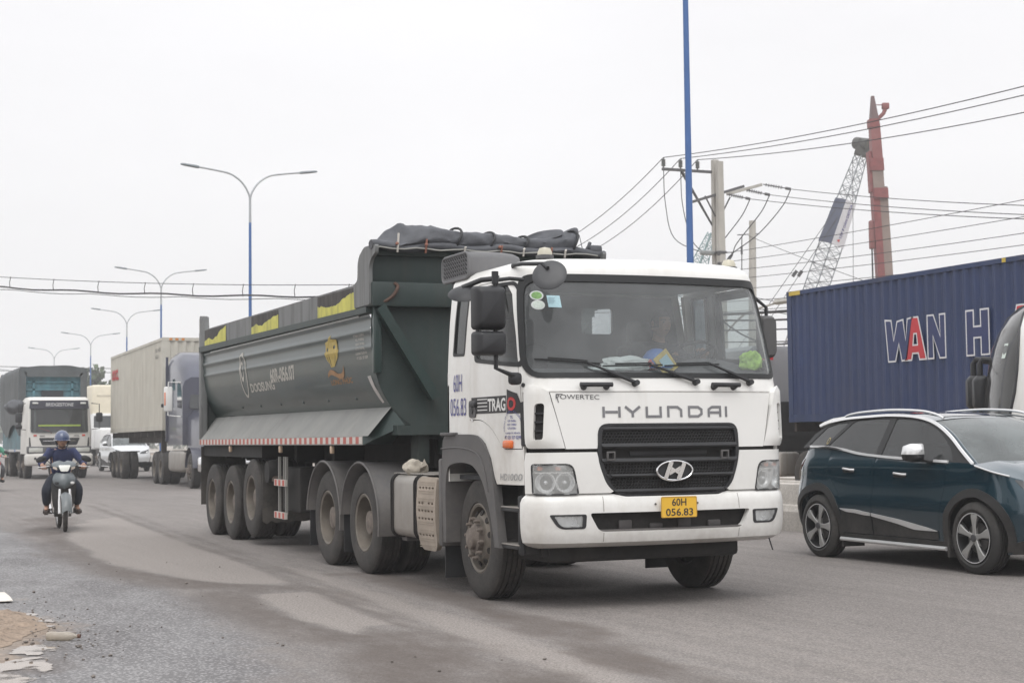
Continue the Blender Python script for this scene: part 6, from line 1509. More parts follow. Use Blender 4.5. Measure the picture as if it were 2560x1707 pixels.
m = MB(); m.obox((1.13,-.50,1.935), (.12,.20,.006), Matrix.Rotation(radians(12), 3, 'Y')); o = m.build('paper_sheet', mat('paper_white', (.62,.66,.66), .8)); o['label'] = 'white paper sheet lying on the truck\'s dashboard'; o['category'] = 'paper'

# ================================================================== MOTORBIKES
M_mgrey = mat('grey_blue_fairing', (.115,.135,.145), .35, coat=.3, var=.06, dust=(DUST,.25,4,0,1.2))
M_mdark = mat('dark_fairing', (.025,.027,.03), .45, dust=(DUST,.3,4,0,1))
def motorbike(name, label, loc, rz, fair, lower, light=True):
    B = thing(name, label, 'motorbike', loc, rz)
    def wh(x, r, nm, turn):
        e = bpy.data.objects.new('wheel', None); COL.objects.link(e); e.parent = B; e.location = (x,0,r); e.rotation_euler = (0,0,turn)
        m = MB(); m.lathe([(r-.055,-.022),(r-.04,-.036),(r-.015,-.030),(r,-.008),(r,.008),(r-.015,.030),(r-.04,.036),(r-.055,.022)], (0,0,0), (0,1,0), 40); m.build('tyre', M_tyre, e)
        m = MB(); m.lathe([(r-.05,-.025),(r-.068,-.018),(r-.068,.018),(r-.05,.025)], (0,0,0), (0,1,0), 40); m.build('rim', M_silver, e)
        m = MB(); m.cyl((0,-.05,0), (0,.05,0), .05, n=16)
        for i in range(18):
            a = 2*pi*i/18; m.cyl((cos(a)*.04, (.03 if i % 2 else -.03), sin(a)*.04), (cos(a+.5)*(r-.06), 0, sin(a+.5)*(r-.06)), .0025, n=4)
        m.build('hub_and_spokes', M_silver, e); return e
    fx, ra_, turn = .62, .285, radians(-4)
    wh(fx, ra_, 'front', turn); wh(-.60, ra_, 'rear', 0)
    for s in (-1, 1):
        m = MB(); m.tube([(fx,s*.085,.285),(fx-.06,s*.085,.45),(fx-.14,s*.075,.66)], [.024,.022,.018], 8); m.build('fork_leg', M_silver, B)
    m = MB(); sec = []
    for i in range(15):
        a = radians(10+i*9.5); sec.append([(fx+.335*cos(a)*1.0, y, .285+.335*sin(a)-.05*(abs(y)/.075)**2) for y in (-.078,-.06,-.03,0,.03,.06,.078)])
    m.loft(sec, closed=False, cap=False); m.loft([[(p[0]-.006,p[1],p[2]-.006) for p in s_] for s_ in sec], closed=False, cap=False); m.build('front_fender', fair, B, ang=60)
    # leg shields + front cowl
    m = MB(); sec = []
    for z, w, x in ((.30,.10,.26),(.38,.155,.30),(.50,.175,.33),(.62,.185,.345),(.72,.19,.36),(.80,.17,.37)):
        sec.append([(x-.06*(abs(t))**1.5-.02, w*t, z) for t in np.linspace(-1,1,13)])
    m.loft(sec, closed=False, cap=False); m.loft([[(p[0]-.02,p[1],p[2]) for p in s_] for s_ in sec], closed=False, cap=False); m.build('leg_shield', lower, B, ang=60)
    m = MB(); sec = []
    for z, w, x in ((.66,.05,.44),(.69,.13,.46),(.74,.17,.47),(.80,.175,.455),(.86,.155,.43),(.90,.11,.40)):
        sec.append([(x-.10*(abs(t))**2, w*t, z+.02*abs(t)) for t in np.linspace(-1,1,15)])
    m.loft(sec, closed=False, cap=False); m.loft([[(p[0]-.03,p[1],p[2]) for p in s_] for s_ in sec], closed=False, cap=False); m.build('front_cowl', fair, B, ang=60)
    for s in (-1, 1):
        m = MB(); m.rbox(.425,.455,*sorted((s*.09,s*.15)),.735,.775,.012); m.build('indicator', M_whitepl if s > 0 else M_mdark, B)
    # handlebar cowl with headlight
    m = MB(); sec = []
    for z, w, x in ((.93,.07,.36),(.95,.13,.39),(.99,.185,.40),(1.03,.19,.375),(1.065,.14,.33),(1.085,.06,.30)):
        sec.append([(x-.11*(abs(t))**2, w*t, z+.025*abs(t)) for t in np.linspace(-1,1,15)])
    m.loft(sec, closed=False, cap=False); m.build('handlebar_cowl', fair, B, ang=60)
    m = MB(); m.panel(roundpoly([(-.095,1.035),(-.055,.935),(.055,.935),(.095,1.035)], .02), [], lambda y, z: (.408-.9*y*y+.01*(1-abs(z-.985)/.05), y, z), .03, .02); m.build('headlight', mat('headlight_lens', (.72,.74,.70), .15, coat=1., emit=((1,.98,.9), .25) if light else None), B)
    for s in (-1, 1):
        m = MB(); m.panel(roundpoly([(s*.115,1.0),(s*.165,1.015),(s*.175,.985),(s*.11,.955)], .01), [], lambda y, z: (.400-.12*(abs(y)/.19)**2*.9, y, z), .03, .015); m.build('indicator', mat('clear_indicator', (.60,.52,.44), .2, coat=1.), B)
        m = MB(); m.tube([(.24,s*.10,1.02),(.25,s*.20,1.015),(.22,s*.36,1.0)], .014, 8); m.build('handlebar', M_black, B)
        m = MB(); m.cyl((.232,s*.24,1.012), (.215,s*.38,.998), .019, n=10); m.build('grip', M_black, B)
        m = MB(); m.tube([(.29,s*.22,1.02),(.30,s*.30,1.01),(.275,s*.40,1.0)], .007, 6); m.build('brake_lever', M_silver, B)
        m = MB(); m.tube([(.26,s*.17,1.03),(.27,s*.24,1.10),(.27,s*.30,1.125)], .007, 6); q = m.build('mirror', M_black, B)
        m = MB(); m.lathe([(.001,.02),(.04,.016),(.058,0),(.001,-.004)], (.272,s*.345,1.13), (1,0,0), 20); m.xf(Matrix.Translation((.272,s*.345,1.13))@Matrix.Rotation(s*radians(-22), 4, 'X')@Matrix.Diagonal((1,1.45,.85,1))@Matrix.Translation((-.272,-s*.345,-1.13))); m.build('mirror_head', M_black, q)
    # engine, frame, seat, tail, pegs, exhaust
    m = MB(); m.rbox(-.12,.24,-.10,.10,.24,.42,.05); m.cyl((.1,-.13,.30), (.1,.13,.30), .085, n=18); m.build('engine', M_mdark, B)
    m = MB(); m.tube([(.34,0,.80),(.20,0,.52),(-.1,0,.46),(-.4,0,.55)], .05, 8); m.build('frame', lower, B)
    m = MB(); sec = [[(x, w*cos(t), z+h*max(-.4,sin(t))) for t in [2*pi*i/16 for i in range(16)]] for x, w, z, h in ((.0,.06,.70,.03),(-.08,.11,.72,.055),(-.25,.13,.735,.06),(-.5,.125,.76,.06),(-.7,.10,.78,.05),(-.78,.05,.79,.03))]; m.loft(sec); m.build('seat', M_black, B, ang=60)
    m = MB(); sec = [[(x, w*cos(t), z+h*sin(t)) for t in [2*pi*i/14 for i in range(14)]] for x, w, z, h in ((.02,.05,.60,.08),(-.2,.115,.62,.10),(-.5,.12,.67,.09),(-.8,.08,.73,.05),(-.9,.03,.75,.03))]; m.loft(sec); m.build('tail_fairing', fair, B, ang=60)
    m = MB(); m.tube([(-.05,-.10,.25),(-.3,-.13,.25),(-.45,-.15,.30)], .02, 8); m.cyl((-.4,-.15,.29), (-.85,-.16,.38), .045, .05, n=14); m.build('exhaust', M_chrome, B)
    m = MB(); m.cyl((.06,-.30,.275), (.06,.30,.275), .011, n=8); m.build('foot_pegs', M_black, B)
    for s in (-1, 1):
        m = MB(); m.rbox(.02,.11,*sorted((s*.19,s*.30)),.265,.30,.012); m.build('peg_rubber', M_black, B)
    m = MB(); m.box(-.80,-.56,-.05,.05,.30,.34); m.cyl((-.60,-.06,.285),(-.1,-.06,.31),.02,n=8); m.cyl((-.60,.06,.285),(-.1,.06,.31),.02,n=8); m.build('swing_arm', M_mdark, B)
    return B
rid = dict(pelvis=(-.27,0,.845), chest=(-.16,0,1.185), neck=(-.11,0,1.315), head=(-.07,0,1.432), shL=(-.13,.185,1.235), shR=(-.13,-.185,1.235), elL=(-.01,.335,1.055), elR=(-.01,-.335,1.055), wrL=(.155,.315,1.035), wrR=(.155,-.315,1.035),
           hipL=(-.25,.10,.82), hipR=(-.25,-.10,.82), knL=(.16,.235,.66), knR=(.16,-.255,.66), anL=(.0,.225,.36), anR=(.0,-.235,.36), toL=(.13,.245,.325), toR=(.13,-.255,.325), hdL=(.75,-.05,-.1), hdR=(.75,.05,-.1), hnL=(0,0,-1), hnR=(0,0,-1), curl=1.25)
MX, MY, MR = -13.55, -2.83, radians(-3)
motorbike('motorbike', 'grey underbone motorbike ridden towards the camera on the left', (MX,MY,0), MR, M_mgrey, M_mdark)
person('person', 'motorbike rider in navy shirt and blue helmet, riding the grey motorbike', rid, mat('navy_shirt', (.030,.038,.095), .9, var=.25, vscale=9, bump=.3, bscale=25), mat('dark_trousers', (.018,.022,.035), .9, var=.2), (MX,MY,0), MR, face=(1,0,-.03), headcover=mat('blue_motor_helmet', (.060,.080,.155), .25, coat=.6), shoes=mat('brown_shoes', (.05,.035,.03), .6))
# ================================================================== CONTAINERS AND OTHER TRAFFIC
def container(name, label, loc, rz, L, H, mt, rail, doors_at='rear', Wd=2.44):
    """origin: middle of the underside; +x = travelling end"""
    C_ = thing(name, label, 'container', loc, rz)
    pitch, dp = .278, .046
    def corr(a0, a1):
        out_ = []; n = int(round((a1-a0)/pitch)); p = (a1-a0)/n
        for i in range(n):
            b = a0+i*p; out_ += [(b,0),(b+p*.26,0),(b+p*.50,-dp),(b+p*.76,-dp)]
        return out_+[(a1,0)]
    for s in (-1, 1):
        pr = corr(-L/2+.16, L/2-.16); m = MB(); m.loft([[(x, s*(Wd/2-.012+o), z) for x, o in pr] for z in (.16, H-.09)], closed=False, cap=False); m.build('side_panel', mt, C_, ang=10)
        for z0, z1 in ((0,.16),(H-.09,H)):
            m = MB(); m.box(-L/2+.1,L/2-.1,*sorted((s*(Wd/2-.06),s*Wd/2)),z0,z1); m.build('side_rail', rail, C_)
    for e_ in (-1, 1):
        if (e_ < 0) == (doors_at == 'rear'):
            for q in (-1, 1):
                m = MB(); m.rbox(*sorted((e_*(L/2-.07),e_*(L/2-.02))),*sorted((q*.02,q*(Wd/2-.14))),.14,H-.12,.015); d = m.build('door', mt, C_)
                for yy in (.30,.75):
                    m = MB(); m.cyl((e_*(L/2+.0),q*yy,.12),(e_*(L/2+.0),q*yy,H-.1),.02,n=8); m.build('lock_rod', M_chrome, d)
        else:
            pr = corr(-Wd/2+.16, Wd/2-.16); m = MB(); m.loft([[(e_*(L/2-.012+o), y, z) for y, o in pr] for z in (.16, H-.1)], closed=False, cap=False); m.build('end_panel', mt, C_, ang=10)
        for z0, z1 in ((0,.15),(H-.11,H)):
            m = MB(); m.box(*sorted((e_*(L/2-.07),e_*L/2)),-Wd/2+.1,Wd/2-.1,z0,z1); m.build('end_rail', rail, C_)
        for q in (-1, 1):
            m = MB(); m.box(*sorted((e_*(L/2-.17),e_*L/2)),*sorted((q*(Wd/2-.16),q*Wd/2)),.118,H-.118); m.build('corner_post', rail, C_)
            for z0 in (0, H-.118):
                m = MB(); m.box(*sorted((e_*(L/2-.178),e_*(L/2+.004))),*sorted((q*(Wd/2-.162),q*(Wd/2+.004))),z0-.003,z0+.121); m.build('corner_casting', rail, C_)
    m = MB(); m.box(-L/2+.1,L/2-.1,-Wd/2+.05,Wd/2-.05,H-.04,H-.012); m.build('roof', mt, C_)
    m = MB(); m.box(-L/2+.1,L/2-.1,-Wd/2+.05,Wd/2-.05,.1,.14); m.build('floor', M_dark, C_)
    return C_
def chassis(name, label, loc, rz, L, ztop, axles, mt=M_dark):
    T = thing(name, label, 'trailer', loc, rz)
    m = MB()
    for s in (-1, 1): m.box(-L/2,L/2,*sorted((s*.36,s*.50)),ztop-.42,ztop-.02)
    for x in np.arange(-L/2+.1, L/2, 1.5): m.box(x-.05,x+.05,-1.15,1.15,ztop-.20,ztop-.005)
    m.build('frame', mt, T)
    for x in axles:
        for s in (-1, 1): add_wheel(T, x, s*1.22, .52, s, 'dual', nuts=False)
        m = MB(); m.cyl((x,-.9,.52),(x,.9,.52),.08,n=10); m.build('axle', M_dark, T)
    for s in (-1, 1):
        m = MB(); m.box(axles[-1]-.75,axles[-1]-.735,*sorted((s*.6,s*1.2)),.3,1.0); m.build('mud_flap', M_black, T)
        m = MB(); m.rbox(L/2-2.9,L/2-2.7,*sorted((s*.62,s*.8)),.45,ztop-.2,.02); m.build('landing_leg', mt, T)
    return T
# ---- navy container across the median
M_navy = mat('navy_container_paint', (.010,.028,.100), .5, var=.12, vscale=1.2, dust=((.16,.16,.18), .16, .8, -1, 4), streak=(3,.2,(.07,.07,.10)))
M_navyr = mat('navy_rail_paint', (.012,.030,.095), .55, var=.2, vscale=3, streak=(3,.3,(.1,.09,.09)))
BC = container('shipping_container', 'navy blue corrugated container with WAN HAI lettering beyond the median', (-10.95,14.42,1.66), radians(180), 12.3, 2.87, M_navy, M_navyr)
# local x is reversed (container travels towards -X): reading direction is -x on the +y side
def bcm(x0, z0): return lambda a, b: (-(x0+a+10.95), 1.2235, z0+b-1.66)
def outline_letter(x0, z0, w, h, poly, holes, fill):
    P_ = [(x0+p*w, z0+q*h) for p, q in poly]; Hs = [[(x0+p*w, z0+q*h) for p, q in H_] for H_ in holes]
    def grow(pl, d):
        n = len(pl); ar = sum(pl[i-1][0]*pl[i][1]-pl[i][0]*pl[i-1][1] for i in range(n)); d = d if ar > 0 else -d; out_ = []
        for i in range(n):
            p = Vector(pl[i]); a = (p-Vector(pl[i-1])).normalized(); b = (Vector(pl[(i+1) % n])-p).normalized(); n0 = Vector((a.y,-a.x)); n1 = Vector((b.y,-b.x)); t = (n0+n1); t = t.normalized() if t.length > 1e-3 else n0
            out_.append(tuple(p+t*min(d/max(.35, t.dot(n0)), d*1.9) if d > 0 else p+t*max(d/max(.35, t.dot(n0)), d*1.9)))
        return out_
    e = bpy.data.objects.new('letter', None); COL.objects.link(e); e.parent = BC
    f0 = lambda a, b: (-(a+10.95), 1.2110, b-1.66); f1 = lambda a, b: (-(a+10.95), 1.2135, b-1.66)
    m = MB(); m.panel(grow(P_, .032), Hs, f0, 5.); m.build('outline', M_lwhite, e, ang=0)
    m = MB(); m.panel(P_, [grow(H_, .03) for H_ in Hs], f1, 5.); m.build('fill', fill, e, ang=0)
M_lwhite = mat('container_white', (.66,.66,.68), .5, var=.06); M_lnavy = mat('container_letter_blue', (.018,.03,.11), .5, var=.1); M_lred = mat('container_red', (.50,.025,.035), .5, var=.08)
z0, hh = 2.83, .80
outline_letter(-13.55, z0, .83, hh, [(0,1),(.20,.98),(.30,.45),(.46,.94),(.66,.97),(.76,.45),(.86,.98),(1.02,1),(.80,.02),(.62,0),(.50,.45),(.34,0),(.10,0)], [], M_lnavy)
outline_letter(-12.93, z0, .62, hh, [(.36,1.0),(.64,1.0),(1.0,0),(.72,0),(.66,.16),(.34,.16),(.28,0),(0,0)], [[(.41,.36),(.59,.36),(.55,.60),(.46,.60)]], M_lred)
outline_letter(-12.22, z0, .50, hh, [(0,0),(.28,0),(.28,.56),(.70,0),(1.0,0),(1.0,1),(.74,1),(.74,.46),(.32,1),(0,1)], [], M_lnavy)
outline_letter(-11.08, z0, .60, hh, [(0,0),(.30,0),(.30,.40),(.68,.40),(.68,0),(1,0),(1,1),(.68,1),(.68,.62),(.30,.62),(.30,1),(0,1)], [], M_lnavy)
outline_letter(-9.92, z0, .62, hh, [(.36,1.0),(.64,1.0),(1.0,0),(.72,0),(.66,.16),(.34,.16),(.28,0),(0,0)], [[(.41,.36),(.59,.36),(.55,.60),(.46,.60)]], M_lred)
outline_letter(-9.10, z0, .18, hh, [(0,0),(1,0),(1,1),(0,1)], [], M_lnavy)
m = MB(); m.box(5.62,6.05,1.2205,1.2245,2.775,2.865); m.build('yellow_marking', mat('marking_yellow', (.55,.40,.05), .5), BC)
m = MB(); m.box(-1.0,-.9,1.2205,1.2245,2.785,2.865); m.build('yellow_marking', MATS['marking_yellow'], BC)
chassis('container_chassis', 'black skeletal trailer under the navy container', (-10.95,14.42,0), radians(180), 12.2, 1.655, (-3.2,-4.5,-5.7), mat('rusty_chassis', (.045,.033,.028), .8, var=.4, vscale=4))
def cabover(name, label, loc, rz, paint, W_=2.45, H0=1.0, H1=3.2, L=1.9, dark=M_black):
    """plain cab-over tractor: origin under the front bumper"""
    T = thing(name, label, 'truck', loc, rz); w = W_/2
    out_ = [(-L,-w),(0-.25,-w),(-.08,-w+.10),(0,-w+.35),(0,w-.35),(-.08,w-.10),(-.25,w),(-L,w)]
    sec = []
    for z, k, dx in ((H0,1,0),(1.75,1,0),(1.85,1,-.01),(2.85,.95,-.16),(H1-.1,.92,-.25),(H1,.80,-.45)): sec.append([(x+(dx if x > -1 else -dx*.2), y*k, z) for x, y in out_])
    m = MB(); m.loft(sec); m.build('cab', paint, T, ang=40)
    m = MB(); m.panel(rrect(-w+.14,w-.14,1.85,2.80,.10), [], lambda y, z: (.012-.16*(z-1.85)-.05*(abs(y)/w)**3, y, z), .2, .02); m.build('windscreen', M_glassd2, T)
    for s in (-1, 1):
        m = MB(); m.panel(roundpoly([(-1.15,1.9),(-.32,1.85),(-.42,2.7),(-1.15,2.75)], .05), [], lambda x, z: (x, s*(w+.005-.055*max(0,z-1.85)), z), .2, .01, flip=s > 0); m.build('side_window', M_glassd2, T)
        m = MB(); m.rbox(-.1,.0,*sorted((s*(w+.08),s*(w+.30))),1.95,2.5,.04); q = m.build('mirror', dark, T); m = MB(); m.tube([(-.25,s*w,2.6),(-.06,s*(w+.19),2.62),(-.06,s*(w+.19),2.3)], .016, 6); m.build('arm', dark, q)
        add_wheel(T, -1.35, s*1.16, .52, s, 'front', nuts=False)
        for x in (-4.5,-5.8): add_wheel(T, x, s*1.2, .52, s, 'dual', nuts=False)
        m = MB(); m.rbox(-.45,0.02,*sorted((s*(w-.45),s*(w-.06))),.92,1.14,.03); m.build('headlight', mat('plain_headlight', (.62,.63,.62), .2, coat=1.), T)
        m = MB(); m.rbox(-3.4,-2.3,*sorted((s*.6,s*1.15)),.45,1.0,.08); m.build('fuel_tank', M_alu, T)
    m = MB(); m.rbox(-.5,.04,-w,w,.45,.88,.05); m.build('bumper', paint, T)
    m = MB(); m.panel([(-.6,1.15),(.6,1.15),(.7,1.6),(-.7,1.6)], [], lambda y, z: (.012, y, z), .3, .02); m.build('grille', dark, T)
    m = MB(); m.box(-6.6,-.3,-.45,.45,.72,1.0); m.box(-6.0,-3.9,-.5,.5,1.0,1.12); m.build('chassis_frame', M_dark, T)
    return T
M_glassd2 = mat('dark_cab_glass', (.03,.034,.036), .08, coat=1., var=.1)
cabover('tractor_truck', 'grey cab-over tractor pulling the navy container away from the camera', (-21.0,14.42,0), radians(180), mat('grey_cab_paint', (.26,.26,.27), .4, var=.05, dust=(DUST,.2,2,0,3)), L=2.2, H1=3.45)
m = MB(); m.rbox(-2.50,-2.22,-1.2,1.2,.75,2.15,.03); o = m.build('rear_equipment', M_dark); o.parent = bpy.data.objects['tractor_truck.001']
m = MB(); m.box(-2.26,-2.24,.55,1.0,3.12,3.2); o = m.build('marker_light', mat('red_marker', (.5,.02,.03), .4)); o.parent = bpy.data.objects['tractor_truck.001']

# ---- coach nosing out at the right edge
CO = thing('coach', 'white coach with a large curved windscreen at the right edge behind the SUV', 'bus', (-4.61,8.22,0), radians(240))
def co_out(z, n=25):
    k = interp(z, [(.3,.97),(.9,1),(1.8,1),(2.6,.97),(2.95,.93),(3.12,.85),(3.2,.70)]); xf = interp(z, [(.3,-.05),(.8,0),(1.4,0),(2.0,-.03),(2.5,-.12),(2.8,-.25),(3.0,-.40),(3.12,-.58),(3.2,-.95)])
    pts = []
    for i in range(n):
        a = -pi/2+pi*i/(n-1); pts.append((xf-.75+.75*max(0,cos(a))**.75, 1.18*k*(abs(sin(a))**.8)*(1 if a > 0 else -1), z))
    return [(-6.5,-1.18*k,z)]+pts+[(-6.5,1.18*k,z)]
m = MB(); m.loft([co_out(z) for z in (.3,.5,.9,1.15)], closed=True); m.build('lower_body', M_white, CO, ang=40)
zz = [1.15,1.5,1.9,2.2,2.5,2.75,2.95,3.08,3.14]
def wsl(z): n = 27; o_ = co_out(z); return o_
# windscreen wraps the nose between 40% and the corners
def co_pt(z, i): o_ = co_out(z); k = min(25, int(i)); return Vector(o_[k]).lerp(Vector(o_[k+1]), i-k)
def co_e(z): return interp(z, [(1.15,17),(1.6,18.4),(2.0,19.4),(2.5,18.8),(2.9,16.8),(3.05,15.4),(3.14,13.8)])
N9 = 16
m = MB(); m.loft([[co_pt(z, lerp(26-co_e(z), co_e(z), i/N9)) for i in range(N9+1)] for z in zz], closed=False, cap=False); m.build('windscreen', glass('coach_glass', (.30,.31,.31), .05, (.40,.39,.37), rough=.05), CO, ang=60)
for s in (0, 1):
    m = MB(); m.loft([[co_pt(z, lerp(0, 26-co_e(z), (i/12)**.5) if s == 0 else lerp(co_e(z), 26, (i/12)**2)) for i in range(13)] for z in zz], closed=False, cap=False); m.build('side_body', M_white, CO, ang=60)
    m = MB(); m.tube([co_pt(z, 26-co_e(z) if s == 0 else co_e(z)) for z in zz], .022, 6); m.build('windscreen_seal', M_black, CO)
m = MB(); top_ = co_out(3.14); m.loft([co_out(3.14), co_out(3.2)]); m.build('roof', M_white, CO, ang=50)
m = MB(); m.box(-6.52,-6.48,-1.1,1.1,.3,3.18); m.build('rear_wall', M_white, CO)
for s in (-1, 1):
    for x in (-2.2,-3.6,-5.0):
        m = MB(); m.rbox(x-.6,x+.6,*sorted((s*1.155,s*1.19)),1.55,2.6,.015); m.build('side_window', M_glassd2, CO)
    add_wheel(CO, -1.9, s*1.16, .48, s, 'front', nuts=False, r=.48, w=.26); add_wheel(CO, -5.2, s*1.16, .48, s, 'dual', nuts=False, r=.48, w=.26)
m = MB(); m.box(-6.2,-.5,-1.0,1.0,.35,.6); m.build('underbody', M_dark, CO)
m = MB(); m.rbox(-.95,-.45,-1.0,1.0,.8,1.45,.06); m.build('dashboard', M_dash, CO)
m = MB(); m.rbox(-1.7,-1.1,.25,.85,.9,1.9,.08); m.rbox(-1.75,-1.5,.3,.8,1.7,2.1,.06); m.build('driver_seat', mat('coach_seat', (.10,.10,.11), .9), CO)
m = MB(); m.tube([(-.75,.55+.24*cos(t),1.50+.18*sin(t)) for t in [2*pi*i/24 for i in range(24)]], .016, 6, closed=True); m.build('steering_wheel', M_black, CO)
m = MB(); m.box(-6.3,-2.0,-1.05,1.05,1.0,1.05); m.build('floor', M_int, CO)
m = MB(); a_ = [co_pt(z, i)+V(.006,.0,0) for z, i in ((2.36,15.6),(2.36,16.5),(2.56,16.5),(2.56,15.6))]; m.add(a_, [(0,1,2,3)]); m.build('sticker', M_stw, CO, ang=0)
for y0, y1 in ((-1.02,-.2),(.05,.9)):
    m = MB(); m.tube([(.035,y0,1.28),(-.03,(y0+y1)/2,1.36),(-.06,y1,1.50)], .012, 5); m.build('wiper', M_black, CO)
for (yy, zt) in ((-1.05,2.42),(-.55,2.40)):
    q = bpy.data.objects.new('mirror', None); COL.objects.link(q); q.parent = CO
    m = MB(); m.tube([(-.30,yy*.9,2.38),(-.05,yy*1.02,zt+.0),(-.02,yy*1.05,zt-.06),(-.02,yy*1.06,zt-.25)], .045, 8); m.build('arm', M_black, q)
    m = MB(); m.loft([[(-.02+dx, lerp(yy*1.06,p,k), lerp(zt-.48,q_,k)) for p, q_ in rrect(yy*1.06-.13,yy*1.06+.13,zt-.72,zt-.22,.07,4)] for dx, k in ((-.09,.85),(-.06,1),(.05,.97),(.10,.75))]); m.build('housing', M_black, q, ang=50)
    m = MB(); m.tube([(-.02,yy*1.06,zt-.70),(-.02,yy*1.05,zt-1.0),(-.05,yy,zt-1.15)], .03, 7); m.build('lower_arm', M_black, q)

# ---- cream container truck behind the dump trailer
M_cream = mat('cream_container_paint', (.53,.51,.45), .6, var=.07, vscale=1.5, dust=((.36,.32,.26), .4, .9, -1, 4), streak=(3,.35,(.26,.22,.17)))
RZ2 = radians(-1.8)
CC_ = container('shipping_container', 'cream grey container on the truck behind the dump trailer', (-46.2,5.27,1.77), RZ2, 12.8, 3.05, M_cream, M_cream)
text('container_logo', 'OOCL', mat('logo_red', (.55,.05,.05), .5), CC_, lambda a, b: (-6.0+a, -1.2235, 2.05+b), 1.9, .44, bold=.05)
for i, t_ in enumerate(('OOLU 186503','45G1')): text('container_number', t_, M_ink, CC_, lambda a, b, i=i: (4.9+a, -1.2235, 2.62-i*.22+b), 1.1-.5*i, .12)
for i in range(3):
    m = MB(); m.box(6.403,6.408,-1.0+i*.2,-.9+i*.2,2.96,3.03); m.build('hazard_mark', mat('hazard_orange', (.6,.22,.04), .5), CC_)
chassis('container_chassis', 'dusty skeletal trailer carrying the cream container', (-46.2,5.27,0), RZ2, 12.7, 1.765, (-3.4,-4.65,-5.9), mat('dusty_frame', (.09,.08,.07), .8, var=.3))
M_purp = mat('grey_violet_paint', (.048,.052,.080), .3, coat=.5, var=.15, vscale=2, dust=((.24,.225,.21), .30, 1.2, .2, 3.4))
PT = thing('sleeper_tractor', 'grey violet long-nose sleeper tractor in front of the cream container', 'truck', (-38.6,4.98,0), RZ2)
m = MB(); pts = rrect(-1.2,1.2,0,1,.001); sec = []
prof_ = [(0,1.30,4.12),(.05,1.28,4.18),(.9,1.28,4.22),(1.6,1.28,4.10),(2.3,1.28,3.75),(2.75,1.28,3.35)]
for x, z0_, z1_ in prof_:
    k = .96 if x == 0 else 1; sec.append([(x, y*k, lerp(z0_, z1_, v)) for y, v in ((-1.2,0),(-1.2,.86),(-1.12,.95),(-.95,1),(.95,1),(1.12,.95),(1.2,.86),(1.2,0))])
m.loft(sec); m.build('sleeper_cab', M_purp, PT, ang=40)
m = MB(); sec = [[(x, y, z) for y, z in ((-w_,1.1),(-w_,zt-.25),(-w_+.2,zt),(w_-.2,zt),(w_,zt-.25),(w_,1.1))] for x, w_, zt in ((2.75,1.05,2.35),(3.5,1.0,2.25),(4.9,.88,2.05),(5.35,.78,1.9))]; m.loft(sec); m.build('hood', M_purp, PT, ang=40)
m = MB(); m.panel(roundpoly([(-1.0,2.4),(1.0,2.4),(.9,3.25),(-.9,3.25)], .08), [], lambda y, z: (2.80-.12*(z-2.4), y, z), .3, .02); m.build('windscreen', M_glassd2, PT)
m = MB(); m.panel([(-.65,1.0),(.65,1.0),(.6,1.8),(-.6,1.8)], [], lambda y, z: (5.37, y, z), .3, .02); m.build('grille', M_chrome, PT)
m = MB(); m.rbox(5.2,5.5,-1.2,1.2,.5,.95,.06); m.build('bumper', M_chrome, PT)
for s in (-1, 1):
    m = MB(); m.panel(roundpoly([(1.85,2.45),(2.65,2.40),(2.6,2.95),(2.35,3.2),(1.85,3.2)], .06), [], lambda x, z: (x, s*1.206, z), .3, .01, flip=s > 0); m.build('side_window', M_glassd2, PT)
    m = MB(); m.panel(roundpoly([(.9,3.0),(1.45,3.0),(1.4,3.35),(1.0,3.35)], .06), [], lambda x, z: (x, s*1.206, z), .3, .01, flip=s > 0); m.build('sleeper_window', M_glassd2, PT)
    m = MB(); m.box(.02,.10,*sorted((s*1.195,s*1.27)),1.4,4.1); m.build('side_extender', M_purp, PT)
    q = bpy.data.objects.new('mirror', None); COL.objects.link(q); q.parent = PT
    m = MB(); m.tube([(2.45,s*1.2,3.20),(2.30,s*1.55,3.22),(2.25,s*1.56,2.2),(2.45,s*1.2,2.15)], .022, 6); m.build('arm', M_whitepl, q)
    m = MB(); m.rbox(2.18,2.30,*sorted((s*1.42,s*1.68)),2.32,3.08,.04); m.build('housing', M_whitepl, q)
    m = MB(); m.rbox(2.295,2.31,*sorted((s*1.64,s*1.675)),2.5,2.9,.006); m.build('marker', M_orange, q)
    m = MB(); m.rbox(.1,2.55,*sorted((s*.75,s*1.2)),.45,1.12,.12,3); m.build('fuel_tank', M_alu, PT)
    m = MB(); sec = [[(3.95+.66*cos(t), s*y, .55+.66*sin(t)) for y in (.75,1.22)] for t in [radians(5+i*10) for i in range(18)]]; m.loft(sec, closed=False, cap=False); m.build('fender', M_purp, PT, ang=50)
    add_wheel(PT, 3.95, s*1.2, .52, s, 'front', nuts=False)
    for x in (-1.35,-2.65): add_wheel(PT, x, s*1.22, .52, s, 'dual', nuts=False)
m = MB(); m.box(-3.4,5.2,-.42,.42,.7,1.0); m.build('chassis_frame', M_dark, PT)
m = MB(); m.cyl((.0,-1.29,2.55),(.0,-1.40,2.55),.06,n=12); m.build('side_lamp', M_black, PT)

